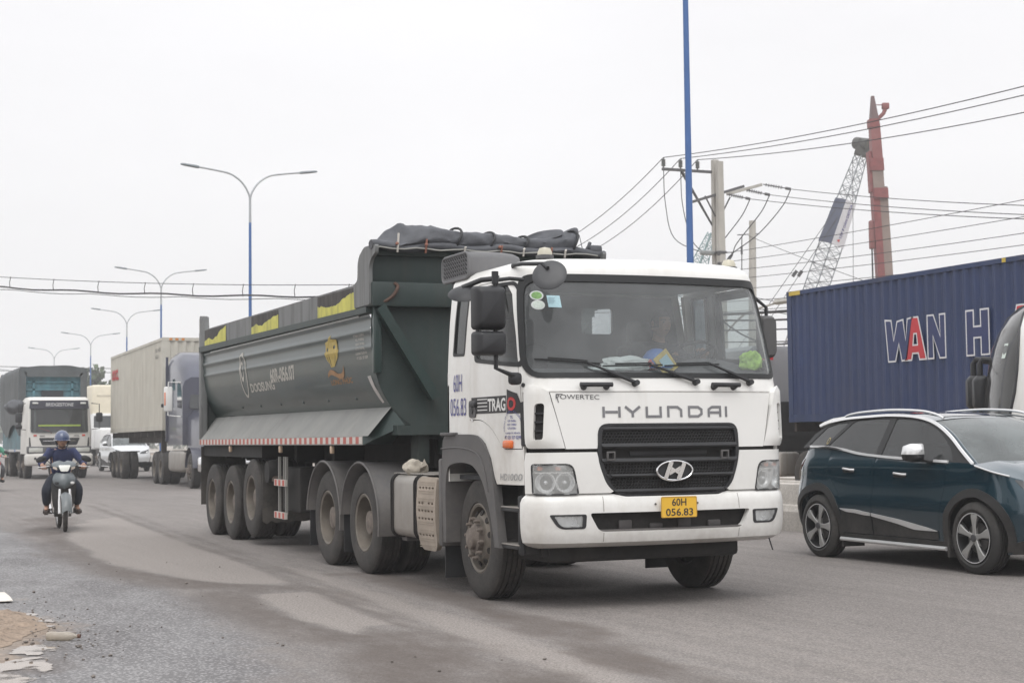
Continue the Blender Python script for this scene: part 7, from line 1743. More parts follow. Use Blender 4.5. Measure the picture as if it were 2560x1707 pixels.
# ---- white-fronted tipper with a tarpaulin over its load (far left)
DW = thing('cargo_truck', 'white cab-over truck with BRIDGESTONE visor and dark tarpaulin-covered load', 'truck', (-51.6,2.12,0), 0)
M_dwhite = mat('dusty_white_paint', (.68,.665,.63), .45, var=.05, dust=(DUST, .5, 1.5, .3, 1.6))
w = 1.26
dsec = []
for z, k, dx in ((.98,1,0),(1.75,1,0),(1.82,1,0),(2.75,.97,-.13),(3.08,.95,-.20),(3.2,.88,-.36)): dsec.append([(x+(dx if x > -1 else 0), y*k, z) for x, y in [(-1.9,-w),(-.3,-w),(-.1,-w+.08),(0,-w+.3),(0,w-.3),(-.1,w-.08),(-.3,w),(-1.9,w)]])
m = MB(); m.loft(dsec); m.build('cab', M_dwhite, DW, ang=40)
m = MB(); m.panel(roundpoly([(-1.10,1.80),(1.10,1.80),(1.08,2.78),(-1.08,2.78)], [.12,.12,.05,.05]), [], lambda y, z: (.05-.14*(z-1.82)-.10*(abs(y)/w)**4, y, z), .15, .02); m.build('windscreen', glass('truck_screen', (.22,.25,.25), .14, (.30,.31,.31)), DW)
m = MB(); m.panel([(-1.08,1.82),(1.08,1.82),(1.06,2.77),(-1.06,2.77)], [], lambda y, z: (.025-.14*(z-1.82)-.10*(abs(y)/w)**4, y, z), .2); m.build('cab_interior', M_int, DW)
m = MB(); m.obox((.015,0,2.08), (.02,1.6,.06)); m.build('dashboard_fringe', mat('green_fringe', (.38,.50,.10), .9), DW)
m = MB(); m.panel(roundpoly([(-1.14,2.74),(1.14,2.74),(1.10,3.06),(-1.10,3.06)], .04), [], lambda y, z: (.09-.14*(z-1.82)-.10*(abs(y)/w)**4, y, z), .15, .05); vz = m.build('sun_visor', mat('navy_visor', (.03,.03,.045), .4), DW)
text('visor_text', 'BRIDGESTONE', mat('visor_grey_print', (.42,.42,.43), .5), vz, lambda a, b: (.097-.14*(2.83+b-1.82)-.10*(abs(a-.52)/w)**4, -.52+a, 2.83+b), 1.06, .14, shear=.12, bold=.03)
for s in (-1, 1):
    m = MB(); m.rbox(-.12,-.06,*sorted((s*.80,s*1.02)),2.92,2.99,.02); m.build('visor_lamp', M_whitepl, vz)
    m = MB(); m.tube([(0,s*.3,1.78),(.03,s*.3-.1,1.86),(-.0,s*.3-.45,1.98)], .018, 6); m.build('wiper', mat('red_wiper', (.30,.05,.05), .6), DW)
    q = bpy.data.objects.new('mirror', None); COL.objects.link(q); q.parent = DW
    m = MB(); m.tube([(-.3,s*w,2.95),(-.05,s*(w+.27),2.92),(-.05,s*(w+.27),1.95),(-.2,s*w,1.92)], .018, 6); m.build('arm', M_black, q)
    for z0_, z1_ in ((2.2,2.58),(1.95,2.12)) if s < 0 else ((2.22,2.58),):
        m = MB(); m.rbox(-.12,.0,*sorted((s*(w+.14),s*(w+.40))),z0_,z1_,.05); m.build('housing', M_black, q)
    m = MB(); m.panel(roundpoly([(s*1.06,1.18),(s*1.14,1.18),(s*1.14,1.62),(s*1.10,1.62)], .02), [], lambda y, z: (.0-.05, y, z), .2, .01); m.build('side_vent', M_black, DW)
    m = MB(); m.rbox(-.10,.03,*sorted((s*.62,s*1.16)),1.04,1.22,.03); m.build('headlight', mat('pale_headlight', (.55,.56,.52), .25, coat=1.), DW)
    m = MB(); m.rbox(.0,.012,*sorted((s*.86,s*.98)),1.66,1.73,.004); m.build('flag_sticker', mat('sticker_red', (.55,.08,.05), .5), DW)
    m = MB(); m.rbox(-.01,.02,*sorted((s*.55,s*.75)),1.665,1.69,.004); m.build('badge', M_grey, DW)
    add_wheel(DW, -1.35, s*1.2, .52, s, 'front', nuts=False); add_wheel(DW, -3.1, s*1.2, .52, s, 'front', nuts=False)
    for x in (-6.6,-7.9): add_wheel(DW, x, s*1.22, .52, s, 'dual', nuts=False)
m = MB(); m.panel(roundpoly([(-.66,1.32),(.66,1.32),(.78,1.60),(-.78,1.60)], .05), [], lambda y, z: (.012, y, z), .2, .02); g_ = m.build('grille', M_black, DW)
m = MB(); m.rbox(.01,.03,-.62,.62,1.47,1.49,.004); m.build('grille_bar', M_chrome, g_)
m = MB(); m.rbox(-.3,.02,-1.22,1.22,1.0,1.27,.03); m.build('lamp_band', mat('band_grey', (.10,.10,.105), .5), DW)
m = MB(); m.rbox(-.45,.10,-1.28,1.28,.52,.98,.09,3); bq = m.build('bumper', M_dwhite, DW)
for s in (-1, 1): m = MB(); m.cyl((.09,s*.92,.80),(.11,s*.92,.80),.05,n=14); m.build('fog_lamp', M_black, bq)
m = MB(); m.box(-9.2,-.3,-.45,.45,.7,1.02); m.build('chassis_frame', M_dark, DW)
M_tarp2 = mat('grey_cover', (.085,.095,.10), .8, var=.2, vscale=2, bump=.4, bscale=5, dust=((.25,.24,.22), .35, 1.2, 0, 5))
M_tealb = mat('teal_body', (.055,.16,.20), .6, var=.35, vscale=3, dust=(DUST,.4,2,0,5))
m = MB(); m.box(-9.2,-2.05,-1.22,1.22,1.15,4.32); m.build('load_body', M_tealb, DW)
for y in (-.75,.75): m = MB(); m.box(-2.05,-1.98,y-.05,y+.05,1.2,3.9); m.build('front_post', M_tealb, DW)
for z in (3.55,3.85): m = MB(); m.box(-2.05,-1.98,-1.1,1.1,z-.03,z+.03); m.build('front_rail', M_tealb, DW)
m = MB(); m.box(-2.02,-1.985,-.45,.4,2.3,3.5); m.build('front_panel', mat('dark_panel', (.03,.035,.04), .8), DW)
def cov(x, t):
    a = lerp(-1, 1, t); yy = 1.34*(1 if abs(a) > .62 else abs(a)/.62)**.9*(1 if a > 0 else -1); z = 4.42+.10*(1-(min(abs(a),.62)/.62)**2) if abs(a) <= .62 else lerp(4.40, 1.9+.25*sin(x*1.2), (abs(a)-.62)/.38)
    n_ = .05*mnoise.noise((x*1.3, a*4, 0)); return (x, yy+n_*(abs(a) > .6), z+n_)
m = MB(); m.grid(cov, list(np.linspace(-9.4,-1.9,32)), list(np.linspace(0,1,40))); m.build('tarpaulin', M_tarp2, DW, ang=70)
def covf(t, v):
    a = lerp(-1, 1, t); p = Vector(cov(-1.88, t)); inner = Vector((-1.84, p.y*lerp(1,.80,v), lerp(p.z, 4.05 if abs(a) < .62 else p.z-.02, v))); return inner
m = MB(); m.grid(covf, list(np.linspace(0,1,40)), [0,.5,1]); m.build('tarpaulin_edge', M_tarp2, DW, ang=70)
lump_m = MB(); bm = bmesh.new(); bmesh.ops.create_icosphere(bm, subdivisions=3, radius=1)
for v in bm.verts: k = 1+.3*mnoise.noise(v.co*2); v.co = Vector((v.co.x*.5*k, v.co.y*.42*k, v.co.z*.28*k))
lump_m.bm(bm, Matrix.Translation((-1.75,-1.45,2.85))); lump_m.build('tarpaulin_bundle', M_tarp, DW, ang=60)

# ---- long-nose white truck and silver car further back
WT = thing('long_nose_truck', 'white long-nose truck with a cream sleeper far back between the trucks', 'truck', (-84.2,9.6,0), 0)
M_cr2 = mat('cream_cab_paint', (.74,.68,.54), .5, var=.04); M_wt = mat('plain_white_paint', (.74,.74,.73), .4, var=.04)
m = MB(); m.rbox(-3.4,-.6,-1.25,1.25,3.05,4.85,.12,3); m.build('roof_fairing', M_cr2, WT)
m = MB(); m.rbox(-.62,-.58,-.95,.4,4.15,4.3,.02); m.build('fairing_panel', mat('cream_shadow_panel', (.62,.57,.46), .6), WT)
m = MB(); m.rbox(-3.4,-.5,-1.25,1.25,1.0,3.15,.08); m.build('cab', M_wt, WT)
m = MB(); m.panel(rrect(-1.15,1.15,2.3,3.0,.05), [], lambda y, z: (-.49, y, z), .3, .02); m.build('windscreen', M_glassd2, WT)
m = MB(); m.rbox(-.5,1.6,-1.1,1.1,1.0,2.25,.14,3); m.build('hood', M_wt, WT)
gq = bpy.data.objects.new('grille', None); COL.objects.link(gq); gq.parent = WT
for i in range(9): m = MB(); m.rbox(1.6,1.63,-.8,.8,.95+i*.085,.99+i*.085,.006); m.build('slat', M_chrome, gq)
m = MB(); m.box(1.595,1.61,-.82,.82,.9,1.7); m.build('backing', M_dark, gq)
m = MB(); m.rbox(1.4,1.75,-1.22,1.22,.4,.78,.05); m.build('bumper', M_chrome, WT); m = MB(); m.rbox(1.75,1.765,-.9,-.4,.62,.86,.004); m.build('licence_plate', M_yellow, WT)
for s in (-1, 1): add_wheel(WT, .7, s*1.15, .52, s, 'front', nuts=False); add_wheel(WT, -3.6, s*1.2, .52, s, 'dual', nuts=False)
m = MB(); m.box(-5,1.4,-.45,.45,.65,1.0); m.build('chassis_frame', M_dark, WT)
SV = copy_tree(SU); SV.name = 'parked_car'; SV.name = 'car'; SV['label'] = 'silver white car half hidden behind the cream container\'s trailer'; SV['category'] = 'car'
SV.location = (-67.6,7.05,0); SV.rotation_euler = (0,0,radians(2)); SV.scale = (1,1,1.14)
M_sv = mat('silver_car_paint', (.60,.61,.62), .3, metal=.2, coat=1., var=.03); _c = {}
def recol(o):
    if o.data and o.data.materials and o.data.materials[0] in (M_teal, MATS['black_glass_roof']):
        if o.data not in _c: _c[o.data] = o.data.copy(); _c[o.data].materials[0] = M_sv
        o.data = _c[o.data]
    for ch in o.children: recol(ch)
recol(SV)
# ---- second motorbike, cut by the left edge of the frame
motorbike('motorbike', 'red and white motorbike cut off by the left edge of the picture', (-36.6,-1.72,0), radians(-4), mat('red_fairing', (.45,.06,.05), .35, coat=.4), M_whitepl, light=False)
rid2 = dict(rid); person('person', 'rider in a green long-sleeved jacket at the left edge of the picture', rid2, mat('green_jacket', (.07,.22,.15), .9, var=.2), mat('grey_trousers', (.08,.08,.085), .9), (-36.6,-1.72,0), radians(-4), headcover=mat('white_helmet', (.6,.6,.6), .3, coat=.5))
# ================================================================== LAMP POSTS, POLES, WIRES, CRANES, TREES
M_lblue = mat('lamp_post_blue', (.055,.135,.35), .45, var=.08, vscale=2)
M_lgrey = mat('galvanised_arm', (.42,.44,.46), .45, metal=.3, var=.06)
M_lhead = mat('lamp_head_grey', (.20,.23,.25), .5)
LP = thing('street_lamp', 'near blue double-arm street lamp post rising behind the white truck\'s cab', 'street lamp', (-10.5,7.0,.45), 0, 'blue double-arm street lamps along the median')
HJ = 9.3
m = MB(); m.cyl((0,0,0),(0,0,8.35),.070,.047,n=16); m.lathe([(.2,0),(.2,.03),(.13,.05)], (0,0,0), (0,0,1), 16); m.build('post', M_lblue, LP)
m = MB(); m.cyl((0,0,8.35),(0,0,HJ),.045,.040,n=12); m.build('upper_post', M_lgrey, LP)
for s in (-1, 1):
    m = MB(); m.tube(smooth([(0,0,HJ-.25),(0,s*.05,HJ+.05),(0,s*.28,HJ+.42),(0,s*.65,HJ+.68),(0,s*1.1,HJ+.78),(0,s*1.85,HJ+.88)], 5), .033, 8); m.build('arm', M_lgrey, LP)
    m = MB(); a = Vector((0,s*1.75,HJ+.85)); d = Vector((0,s,.13)).normalized(); m.loft([[a+d*t+V(x*w_,0,z*h_) for x, z in ((-1,0),(-.7,1),(.7,1),(1,0),(.8,-.5),(-.8,-.5))] for t, w_, h_ in ((0,.05,.05),(.08,.09,.055),(.5,.10,.045),(.62,.06,.03))]); m.build('lamp_head', M_lhead, LP)
lab = ['double-arm street lamp rising behind the dump trailer, largest of those at the left', 'second double-arm street lamp from the dump trailer, behind the cream container', 'third double-arm street lamp from the dump trailer, left of the cream container', 'fourth double-arm street lamp from the dump trailer, above the covered truck', 'fifth double-arm street lamp from the dump trailer, small and faint', 'farthest tiny double-arm street lamp above the covered truck at the left']
for (x, y), l_ in zip(((-40.3,6.9),(-69.7,9.55),(-95.6,12.25),(-119.8,13.5),(-141.5,13.4),(-185,14.5)), lab):
    copy_tree(LP, None, label=l_).location = (x, y, .45 if x > -60 else .1)
# ---- twin concrete utility pole with arms
M_pole = mat('pole_concrete', (.40,.385,.355), .9, var=.1, vscale=3, grain=.2, streak=(4,.4,(.24,.22,.2)))
M_wire = mat('black_cable', (.035,.035,.038), .6); M_ins = mat('porcelain_insulator', (.26,.27,.27), .35); M_steel = mat('dark_steel_arm', (.10,.10,.105), .6)
PX, PY, PH = -34.75, 22.0, 10.95
UP = thing('utility_pole', 'twin concrete utility pole with a long offset crossarm behind the blue lamp post', 'utility pole', (PX,PY,0), 0)
for x in (-.14,.16):
    m = MB(); pr = [(-.11,-.10),(.11,-.10),(.11,.10),(-.11,.10)]; m.loft([[(x+p*k*.75, q*k*1.1, z) for p, q in pr] for z, k in ((0,1.55),(PH-(0 if x < 0 else .1),1.0))]); m.build('shaft', M_pole, UP)
def beam(m, a, b, w_=.05, h_=.06):
    a = Vector(a); b = Vector(b); d = b-a; m.obox((a+b)/2, (w_,h_,d.length), d.to_track_quat('Z','X').to_matrix())
m = MB(); beam(m, (-.2,.3,PH-.42), (-.2,-2.05,PH-.42), .09, .09); m.build('crossarm', M_steel, UP)
for dx in (-.03,.05): m = MB(); beam(m, (-.2+dx,-1.3,PH-.46), (-.2,-.1,PH-2.3), .05, .05); m.build('arm_brace', M_steel, UP)
ins = []
for y in (-2.0,-1.33,-.66):
    m = MB(); m.lathe([(.03,0),(.03,.05)]+[(r_, .06+i*.035+o_) for i in range(7) for r_, o_ in ((.06,0),(.085,.012),(.05,.024))]+[(.03,.32),(.05,.33),(.001,.36)], (-.2,y,PH-.38), (0,0,1), 14); m.build('insulator', M_ins, UP); ins.append((PX-.2, PY+y, PH-.02))
m = MB(); beam(m, (-.1,-1.05,PH-1.55), (.2,.95,PH-.92), .09, .09); m.build('side_arm', M_steel, UP)
m = MB(); beam(m, (.25,.2,PH-1.25), (.9,1.25,PH-.95), .09, .09); m.build('side_arm', M_pole, UP)
for y0, y1 in ((-.5,-.1),(.5,.1)): m = MB(); beam(m, (0,y0,PH-1.3), (0,y1,PH-2.0), .04, .04); m.build('arm_brace', M_steel, UP)
strain = []
for a, b in (((.95,1.25,PH-.95),(1.45,2.05,PH-1.15)), ((.55,.75,PH-1.1),(1.05,1.45,PH-1.32)), ((.3,.2,PH-1.25),(.75,.85,PH-1.45))):
    m = MB(); A = Vector(a); B = Vector(b); m.cyl(A, B, .02, n=6)
    for i in range(7): c = A.lerp(B, .1+.09*i); m.cyl(c, c+(B-A).normalized()*.03, .07, .05, n=10)
    m.cyl(A.lerp(B,.8), B, .05, n=8); m.build('strain_insulator', M_steel, UP); strain.append(Vector((PX,PY,0))+B)
# fuse cut-outs, surge arresters and bracket
m = MB(); beam(m, (-.1,-1.05,PH-4.0), (.1,.3,PH-3.55), .08, .08); m.build('fuse_bracket', M_pole, UP)
for y in (-1.25,-.55):
    m = MB(); m.tube([(0,y+.1,PH-3.75),(0,y-.05,PH-3.85),(0,y+.05,PH-4.5),(0,y+.2,PH-4.55)], .03, 6); m.cyl((0,y,PH-3.9),(0,y+.12,PH-4.45),.055,n=10); m.build('fuse_cutout', M_ins, UP)
m = MB(); m.rbox(-.12,.08,-.70,-.2,PH-3.35,PH-3.2,.04); m.build('surge_arrester', M_ins, UP)
for z_ in (PH-3.3,PH-3.75): m = MB(); m.rbox(-.27,.29,-.17,.17,z_,z_+.08,.02); m.build('clamp_band', M_steel, UP)
for k, B in enumerate(strain):
    q = B-Vector((PX,PY,0)); m = MB(); m.tube(smooth([q, q+V(-.2,-.25,-.6), q+V(-.7,-.9,-1.5-.1*k), V(.35,.35,PH-3.3), V(.2,.1,PH-3.65-.05*k)], 6), .018, 5); m.build('jumper_wire', M_wire, UP)
for y in (-2.0,-1.33): m = MB(); m.tube(smooth([(-.2,y,PH-.4),(-.2,y+.05,PH-1.6),(-.15,y+.35,PH-2.8),(-.1,-.5,PH-3.3)], 6), .015, 5); m.build('jumper_wire', M_wire, UP)
for i, z in enumerate((7.55,7.25,6.95,6.65)):
    m = MB(); m.lathe([(.03,0),(.06,.02),(.06,.06),(.03,.08)], (.35,-.2,z), (0,0,1), 10); m.build('low_insulator', M_steel, UP)
# lower lamp on the pole
m = MB(); m.tube(smooth([(.2,.1,4.9),(1.2,.3,5.5),(2.6,.6,5.75)], 5), .035, 6); m.build('lamp_bracket', M_pole, UP)
m = MB(); m.loft([[(2.5+t, .6+y*w_, 5.75+z*h_) for y, z in ((-1,0),(-.6,1),(.6,1),(1,0),(0,-.6))] for t, w_, h_ in ((0,.06,.05),(.2,.16,.12),(.8,.18,.12),(1.05,.08,.05))]); m.build('lamp_head', M_pole, UP)
U2 = thing('concrete_pole', 'slim round concrete pole right of the twin utility pole', 'pole', (-38.6,25.6,0), 0)
m = MB(); m.cyl((0,0,0),(.12,.12,9.45),.19,.13,n=12); m.build('shaft', M_pole, U2)
m = MB(); m.tube([(-.1,-.22,8.9),(-.12,-.24,7.6)], .02, 5); m.cyl((-.1,-.24,8.5),(-.1,-.24,8.2),.04,n=8); m.cyl((-.3,-.3,8.95),(.3,.3,8.95),.02,n=6); m.build('fitting', M_steel, U2)
U3 = thing('concrete_pole', 'concrete pole hidden behind the dump body where the three wires end', 'pole', (-51.83,19.67,0), 0)
m = MB(); m.cyl((0,0,0),(0,0,9.0),.2,.12,n=12); m.build('shaft', M_pole, U3)
m = MB(); beam(m, (0,-.8,8.9), (0,.8,8.9), .08, .08); m.build('crossarm', M_steel, U3)
WL = []
def wire(label, a, b, sag, r=.016, n=28, name='overhead_wire', group=None, mt=M_wire):
    a = Vector(a); b = Vector(b); m = MB(); m.tube([a.lerp(b, i/n)-V(0,0,sag*4*(i/n)*(1-i/n)) for i in range(n+1)], r, 5); o = m.build(name, mt)
    o['label'] = label; o['category'] = 'cable'
    if group: o['group'] = group
    return o
for i, p in enumerate(ins):
    wire(('uppermost','second','third')[i]+' thick high wire rising to the upper right corner from the crossarm', p, (17,p[1]+.1*i,PH+.02), (1.42,1.45,1.75)[i], .014, 36, group='high wires running right from the crossarm')
    q = (-51.83,19.67-.7+.7*i,8.95); wire(('topmost','middle','lowest')[i]+' of the three wires dropping from the crossarm to behind the dump body', p, q, 1.25+.12*i, .014, 24, group='wires dropping left from the crossarm')
for i, (p, e_) in enumerate(zip(strain, ((-3,19.9,4.9),(-3,19.8,4.65),(-3,19.7,4.6)))):
    wire(('top','middle','bottom')[i]+' wire sloping down right from the strain insulators of the twin pole', p, e_, .35, .012, 24, group='wires sloping right from the strain insulators')
for i, (z, z2) in enumerate(((7.6,7.9),(7.3,7.3),(7.0,6.75),(6.7,6.1),(6.35,5.75),(5.95,5.5),(5.6,5.2))):
    wire('low-voltage wire number %s from the top, level with the top of the navy container' % ('one','two','three','four','five','six','seven')[i], (PX+.35,PY-.2,z), (16,PY-.2-.1*i,z2+.3), .55+.06*(i % 3), .010, 28, group='low-voltage wires right of the twin pole')
for i, (a, b, sg, r_) in enumerate((((PX,PY-.1,5.55),(5,PY-.6,6.2),.75,.05), ((PX,PY-.1,5.35),(4,PY-.9,5.6),.8,.035), ((PX,PY-.1,5.0),(4,PY-.5,4.6),.5,.025), ((PX,PY,4.6),(4,PY-.2,3.9),.4,.02), ((-38.6,25.6,6.6),(-12,21.5,4.0),.5,.014), ((-38.6,25.6,6.2),(-14,22.5,3.2),.3,.014), ((-38.6,25.6,8.9),(-15,21.0,2.9),.2,.010))):
    wire(('thick black bundled cable sagging along the top of the navy container','second sagging cable just under the thick bundle beside the navy container','thin cable below the bundled cables left of the navy container','lowest cable in the tangle left of the navy container','thin wire slanting down from the slim pole towards the container','lower thin wire slanting from the slim pole','long thin stay wire slanting down from the slim pole\'s top')[i], a, b, sg, r_, 20)
wire('tangled loop of cable hanging by the twin pole left of the container', (PX,PY-.1,5.5), (-27,PY-.4,4.9), .9, .03, 20)
# ---- cable bundle across the road on the left
HC = thing('cable_bundle', 'black cable bundle on a messenger wire crossing the sky at left', 'cable', (0,0,0), 0)
A, B = Vector((-52.5,-6.0,8.25)), Vector((-31.93,10.62,6.05))
END = Vector((PX,PY-.15,6.3))
def hb_(t):
    if t > 1: return B.lerp(END, (t-1)/.5)-V(0,0,1.2*((t-1)/.5)*(1-(t-1)/.5))
    return A+(B-A)*t-V(0,0,.9*4*t*(1-t)*.35)
def hs(i, n): return hb_(-.37+1.87*i/n)
m = MB(); m.tube([hs(i,56) for i in range(57)], .012, 5); m.build('messenger', M_wire, HC)
m = MB(); m.tube([hs(i,75)-V(0,0,.36+.03*sin(i*1.1)) for i in range(76)], .028, 6); m.build('bundle', M_wire, HC)
m = MB(); m.tube([hs(i,75)-V(0,0,.42+.06*abs(sin(i*.55))) for i in range(76)], .012, 5); m.build('slack_line', M_wire, HC)
for i in range(-4,19):
    p = hb_((i+.4)/13); m = MB(); m.tube([p+V(0,0,.03), p-V(0,.04,.18), p-V(0,.02,.38)], .014, 5); m.build('hanger', M_wire, HC)
U4 = thing('concrete_pole', 'roadside concrete pole holding the cable bundle, beyond the left edge', 'pole', tuple(hb_(-.37).xy)+(0,), 0)
m = MB(); m.cyl((0,0,0),(0,0,hb_(-.37).z+.3),.19,.12,n=12); m.build('shaft', M_pole, U4)
for i, (a, b) in enumerate((((-140,-8,8.9),(-126,24,7.7)), ((-140.1,-8,8.55),(-126.1,24,7.35)))):
    wire(('upper','lower')[i]+' of two distant wires behind the covered truck at left', a, b, .15, .03, 12)
# ---- lattice crawler-crane boom with banners
M_lat = mat('lattice_steel', (.23,.25,.27), .6); M_latg = mat('lattice_teal', (.20,.30,.31), .6)
def lattice(root, a, b, w0, w1, n, mt, r=.05, face=None):
    a = Vector(a); b = Vector(b); d = (b-a).normalized(); sx_ = d.cross(V(-.918,.396,0)).normalized(); sy_ = d.cross(sx_).normalized(); sx_, sy_ = (sx_+sy_*.75).normalized(), (sy_-sx_*.75).normalized()
    def pt(i, k): f = i/n; w_ = lerp(w0, w1, max(0,(f-.55)/.45)**1.2); c = a.lerp(b, f); return c+sx_*w_*(.5 if k in (0,3) else -.5)+sy_*w_*(.5 if k < 2 else -.5)
    for k in range(4):
        m = MB(); m.tube([pt(i, k) for i in range(n+1)], r, 5); m.build('chord', mt, root)
    m = MB()
    for i in range(n):
        for k in range(4):
            j = (k+1) % 4; m.cyl(pt(i, k), pt(i+1, j) if i % 2 else pt(i, j), r*.5, n=4, cap=False); m.cyl(pt(i, j) if i % 2 else pt(i+1, k), pt(i+1, k) if i % 2 else pt(i, j), r*.5, n=4, cap=False)
            if i % 2: m.cyl(pt(i, k), pt(i, j), r*.5, n=4, cap=False)
    m.build('lacing', mt, root, kind='stuff'); return pt, d, sx_, sy_
CR = thing('lattice_crane', 'slender grey lattice crane boom leaning right, hung with two banners', 'crane')
ca, cb = Vector((-80.42,54.86,6.52)), Vector((-77.71,59.06,20.5))
pt, cd_, csx, csy = lattice(CR, ca, cb, 1.15, .60, 26, M_lat, .040)
m = MB(); Rm_ = cd_.to_track_quat('Z','X').to_matrix(); m.obox(cb+cd_*.55, (1.0,1.1,1.0), Rm_); hd2 = m.build('boom_head', mat('boom_head_dark', (.05,.05,.045), .6), CR)
for q in (-.3,.25): m = MB(); c = cb+cd_*.8+csx*q; m.cyl(c-csy*.6, c+csy*.6, .42, n=16); m.build('sheave', MATS['boom_head_dark'], CR)
m = MB(); m.obox(cb+cd_*.75-csy*.05+V(.55,-.25,0), (.25,.25,.35), Rm_); m.build('warning_plate', mat('warning_yellow', (.5,.42,.08), .5), CR)
def banner(k0, k1, i0, i1, mt, off_):
    vs = [pt(i0, k0), pt(i0, k1), pt(i1, k1), pt(i1, k0)]; n_ = (vs[1]-vs[0]).cross(vs[3]-vs[0]).normalized()*off_; c = sum(vs, Vector())/4
    vs = [c+(v-c)*1.12+n_ for v in vs]; m = MB(); m.add(vs+[v+n_*.3 for v in vs], [(0,1,2,3),(7,6,5,4),(0,4,5,1),(1,5,6,2),(2,6,7,3),(3,7,4,0)]); return m.build('banner', mt, CR), vs
# pick the two faces turned towards the road
toC = Vector((12.8,-6.3,1.4))-ca
faces = sorted([(k, (k+1) % 4) for k in range(4)], key=lambda f: -((pt(13,f[0])+pt(13,f[1]))/2-ca.lerp(cb,.5)).dot(toC))
near2 = sorted(faces[:2], key=lambda f: ((pt(13,f[0])+pt(13,f[1]))/2-ca.lerp(cb,.5)).dot(Vector((.396,.918,0))))
def sgn(f):
    a = pt(14,f[0]); n_ = (pt(14,f[1])-a).cross(pt(19,f[0])-a); return 1 if n_.dot((pt(14,f[0])+pt(14,f[1]))/2-ca.lerp(cb,14/26)) > 0 else -1
bdk, _ = banner(*near2[0], 15, 20, mat('banner_navy', (.05,.06,.10), .7, var=.1), .06*sgn(near2[0]))
bwh, vv = banner(*near2[1], 15, 20, mat('banner_white', (.66,.66,.70), .7, var=.05), .06*sgn(near2[1]))
o_, xd_, yd_ = vv[0], (vv[3]-vv[0]), (vv[1]-vv[0])
nn_ = xd_.cross(yd_).normalized(); nn_ = nn_ if nn_.dot(toC) > 0 else -nn_
Lx, Ly = xd_.length, yd_.length; xd_.normalize(); yd_.normalize()
if xd_.cross(yd_).dot(nn_) < 0: o_ = vv[1]; yd_ = -yd_
text('banner_text', 'TẬP ĐOÀN DEOCA', mat('banner_ink', (.10,.09,.28), .7), bwh, plane_map(o_+nn_*.04+xd_*Lx*.16+yd_*Ly*.36, xd_, yd_), Lx*.78, Ly*.30, bold=.02)
m = MB(); c = o_+nn_*.04+xd_*Lx*.08+yd_*Ly*.5; m.add([c, c+xd_*.22, c+xd_*.1+yd_*.3], [(0,1,2)]); m.build('banner_emblem', M_red, bwh)
for k, (dy, e_) in enumerate(((0,(-82.3,51.4,7.0)),(.6,(-82.0,52.2,7.0)))):
    m = MB(); m.tube([pt(19,0)+V(0,dy-.6,0), Vector(e_)], .022, 4); m.cyl(Vector(pt(19,0)).lerp(Vector(e_),.42), Vector(pt(19,0)).lerp(Vector(e_),.46), .12, n=6); m.build('pendant_line', M_wire, CR)
m = MB(); m.tube([cb+V(.5,.6,0), cb+V(.7,.7,-17)], .02, 4); m.build('hoist_line', M_wire, CR)
m = MB(); m.rbox(-85.0,-79.0,52.0,56.0,1.1,7.0,.2); m.build('crane_house', M_red, CR)
for y in (52.1,55.7): m = MB(); m.rbox(-86,-79,y-.5,y+.5,0,1.2,.3); m.build('crawler_track', M_dark, CR)
C2 = thing('lattice_crane', 'small pale teal lattice jib peeping out left of the twin utility pole', 'crane')
lattice(C2, (-92.4,52.1,8.5), (-90.76,54.75,16.6), 1.1, .35, 18, M_latg, .045)
m = MB(); m.rbox(-95,-90,50,53.5,0,8.6,.2); m.build('crane_house', M_latg, C2)
# ---- telescopic pile-driver mast
MS = thing('piling_mast', 'tall red and brown telescopic mast of a piling rig behind the navy container', 'crane', (-61.1,48.4,0), radians(-23))
M_mred = mat('mast_red', (.22,.065,.065), .55, var=.15, vscale=1, dust=((.25,.18,.15),.4,1,0,25)); M_mbr = mat('mast_brown', (.22,.17,.15), .75, var=.2, vscale=.8); M_mdr = mat('mast_dark_red', (.20,.05,.05), .6, var=.2)
tl_ = -.020
def mx(z): return tl_*(z-10)
def mbox(nm, y0, y1, x0, x1, z0, z1, mt, tp=1.0):
    y0, y1 = y0*.78, y1*.78
    m = MB(); m.loft([[(x, y+mx(z)*2.0, z) for x, y in ((x0,y0),(x1,y0),(x1,y1),(x0,y1))] if i == 0 else [(x*tp, lerp((y0+y1)/2,y,tp)+mx(z)*2.0, z) for x, y in ((x0,y0),(x1,y0),(x1,y1),(x0,y1))] for i, z in enumerate((z0,z1))]); return m.build(nm, mt, MS)
mbox('lower_column', -.48, .02, -.35, .35, 0, 15.0, M_mdr); mbox('pile_tube', .02, .62, -.3, .3, 0, 15.3, M_mbr)
mbox('collar', -.42, .62, -.45, .45, 14.6, 15.2, M_mdr); mbox('middle_column', -.40, .40, -.35, .35, 15.2, 16.2, M_mbr); mbox('clamp', -.60, -.36, -.3, .3, 15.0, 17.3, M_mdr); mbox('clamp', -.55, .45, -.4, .4, 16.2, 16.9, M_mdr)
mbox('upper_column', -.32, .42, -.35, .35, 16.9, 18.9, M_mred, .90); mbox('neck', -.36, .34, -.38, .38, 18.7, 19.15, M_mdr); mbox('tip', -.22, .34, -.3, .3, 19.15, 20.5, mat('mast_tip', (.12,.07,.07), .6), .35)
m = MB(); m.tube([(0,-.2,19.1),(0,.22,19.5),(0,.40,19.9)], .12, 6); m.rbox(-.15,.15,.15,.55,19.75,20.1,.05); m.tube([(0,-.35,20.0),(0,.3,20.0)], .03, 5); m.build('hook_arm', M_mred, MS)
m = MB(); m.rbox(-.2,.2,-.75,-.46,11.8,13.4,.06); m.build('hose_clamp', M_mred, MS)
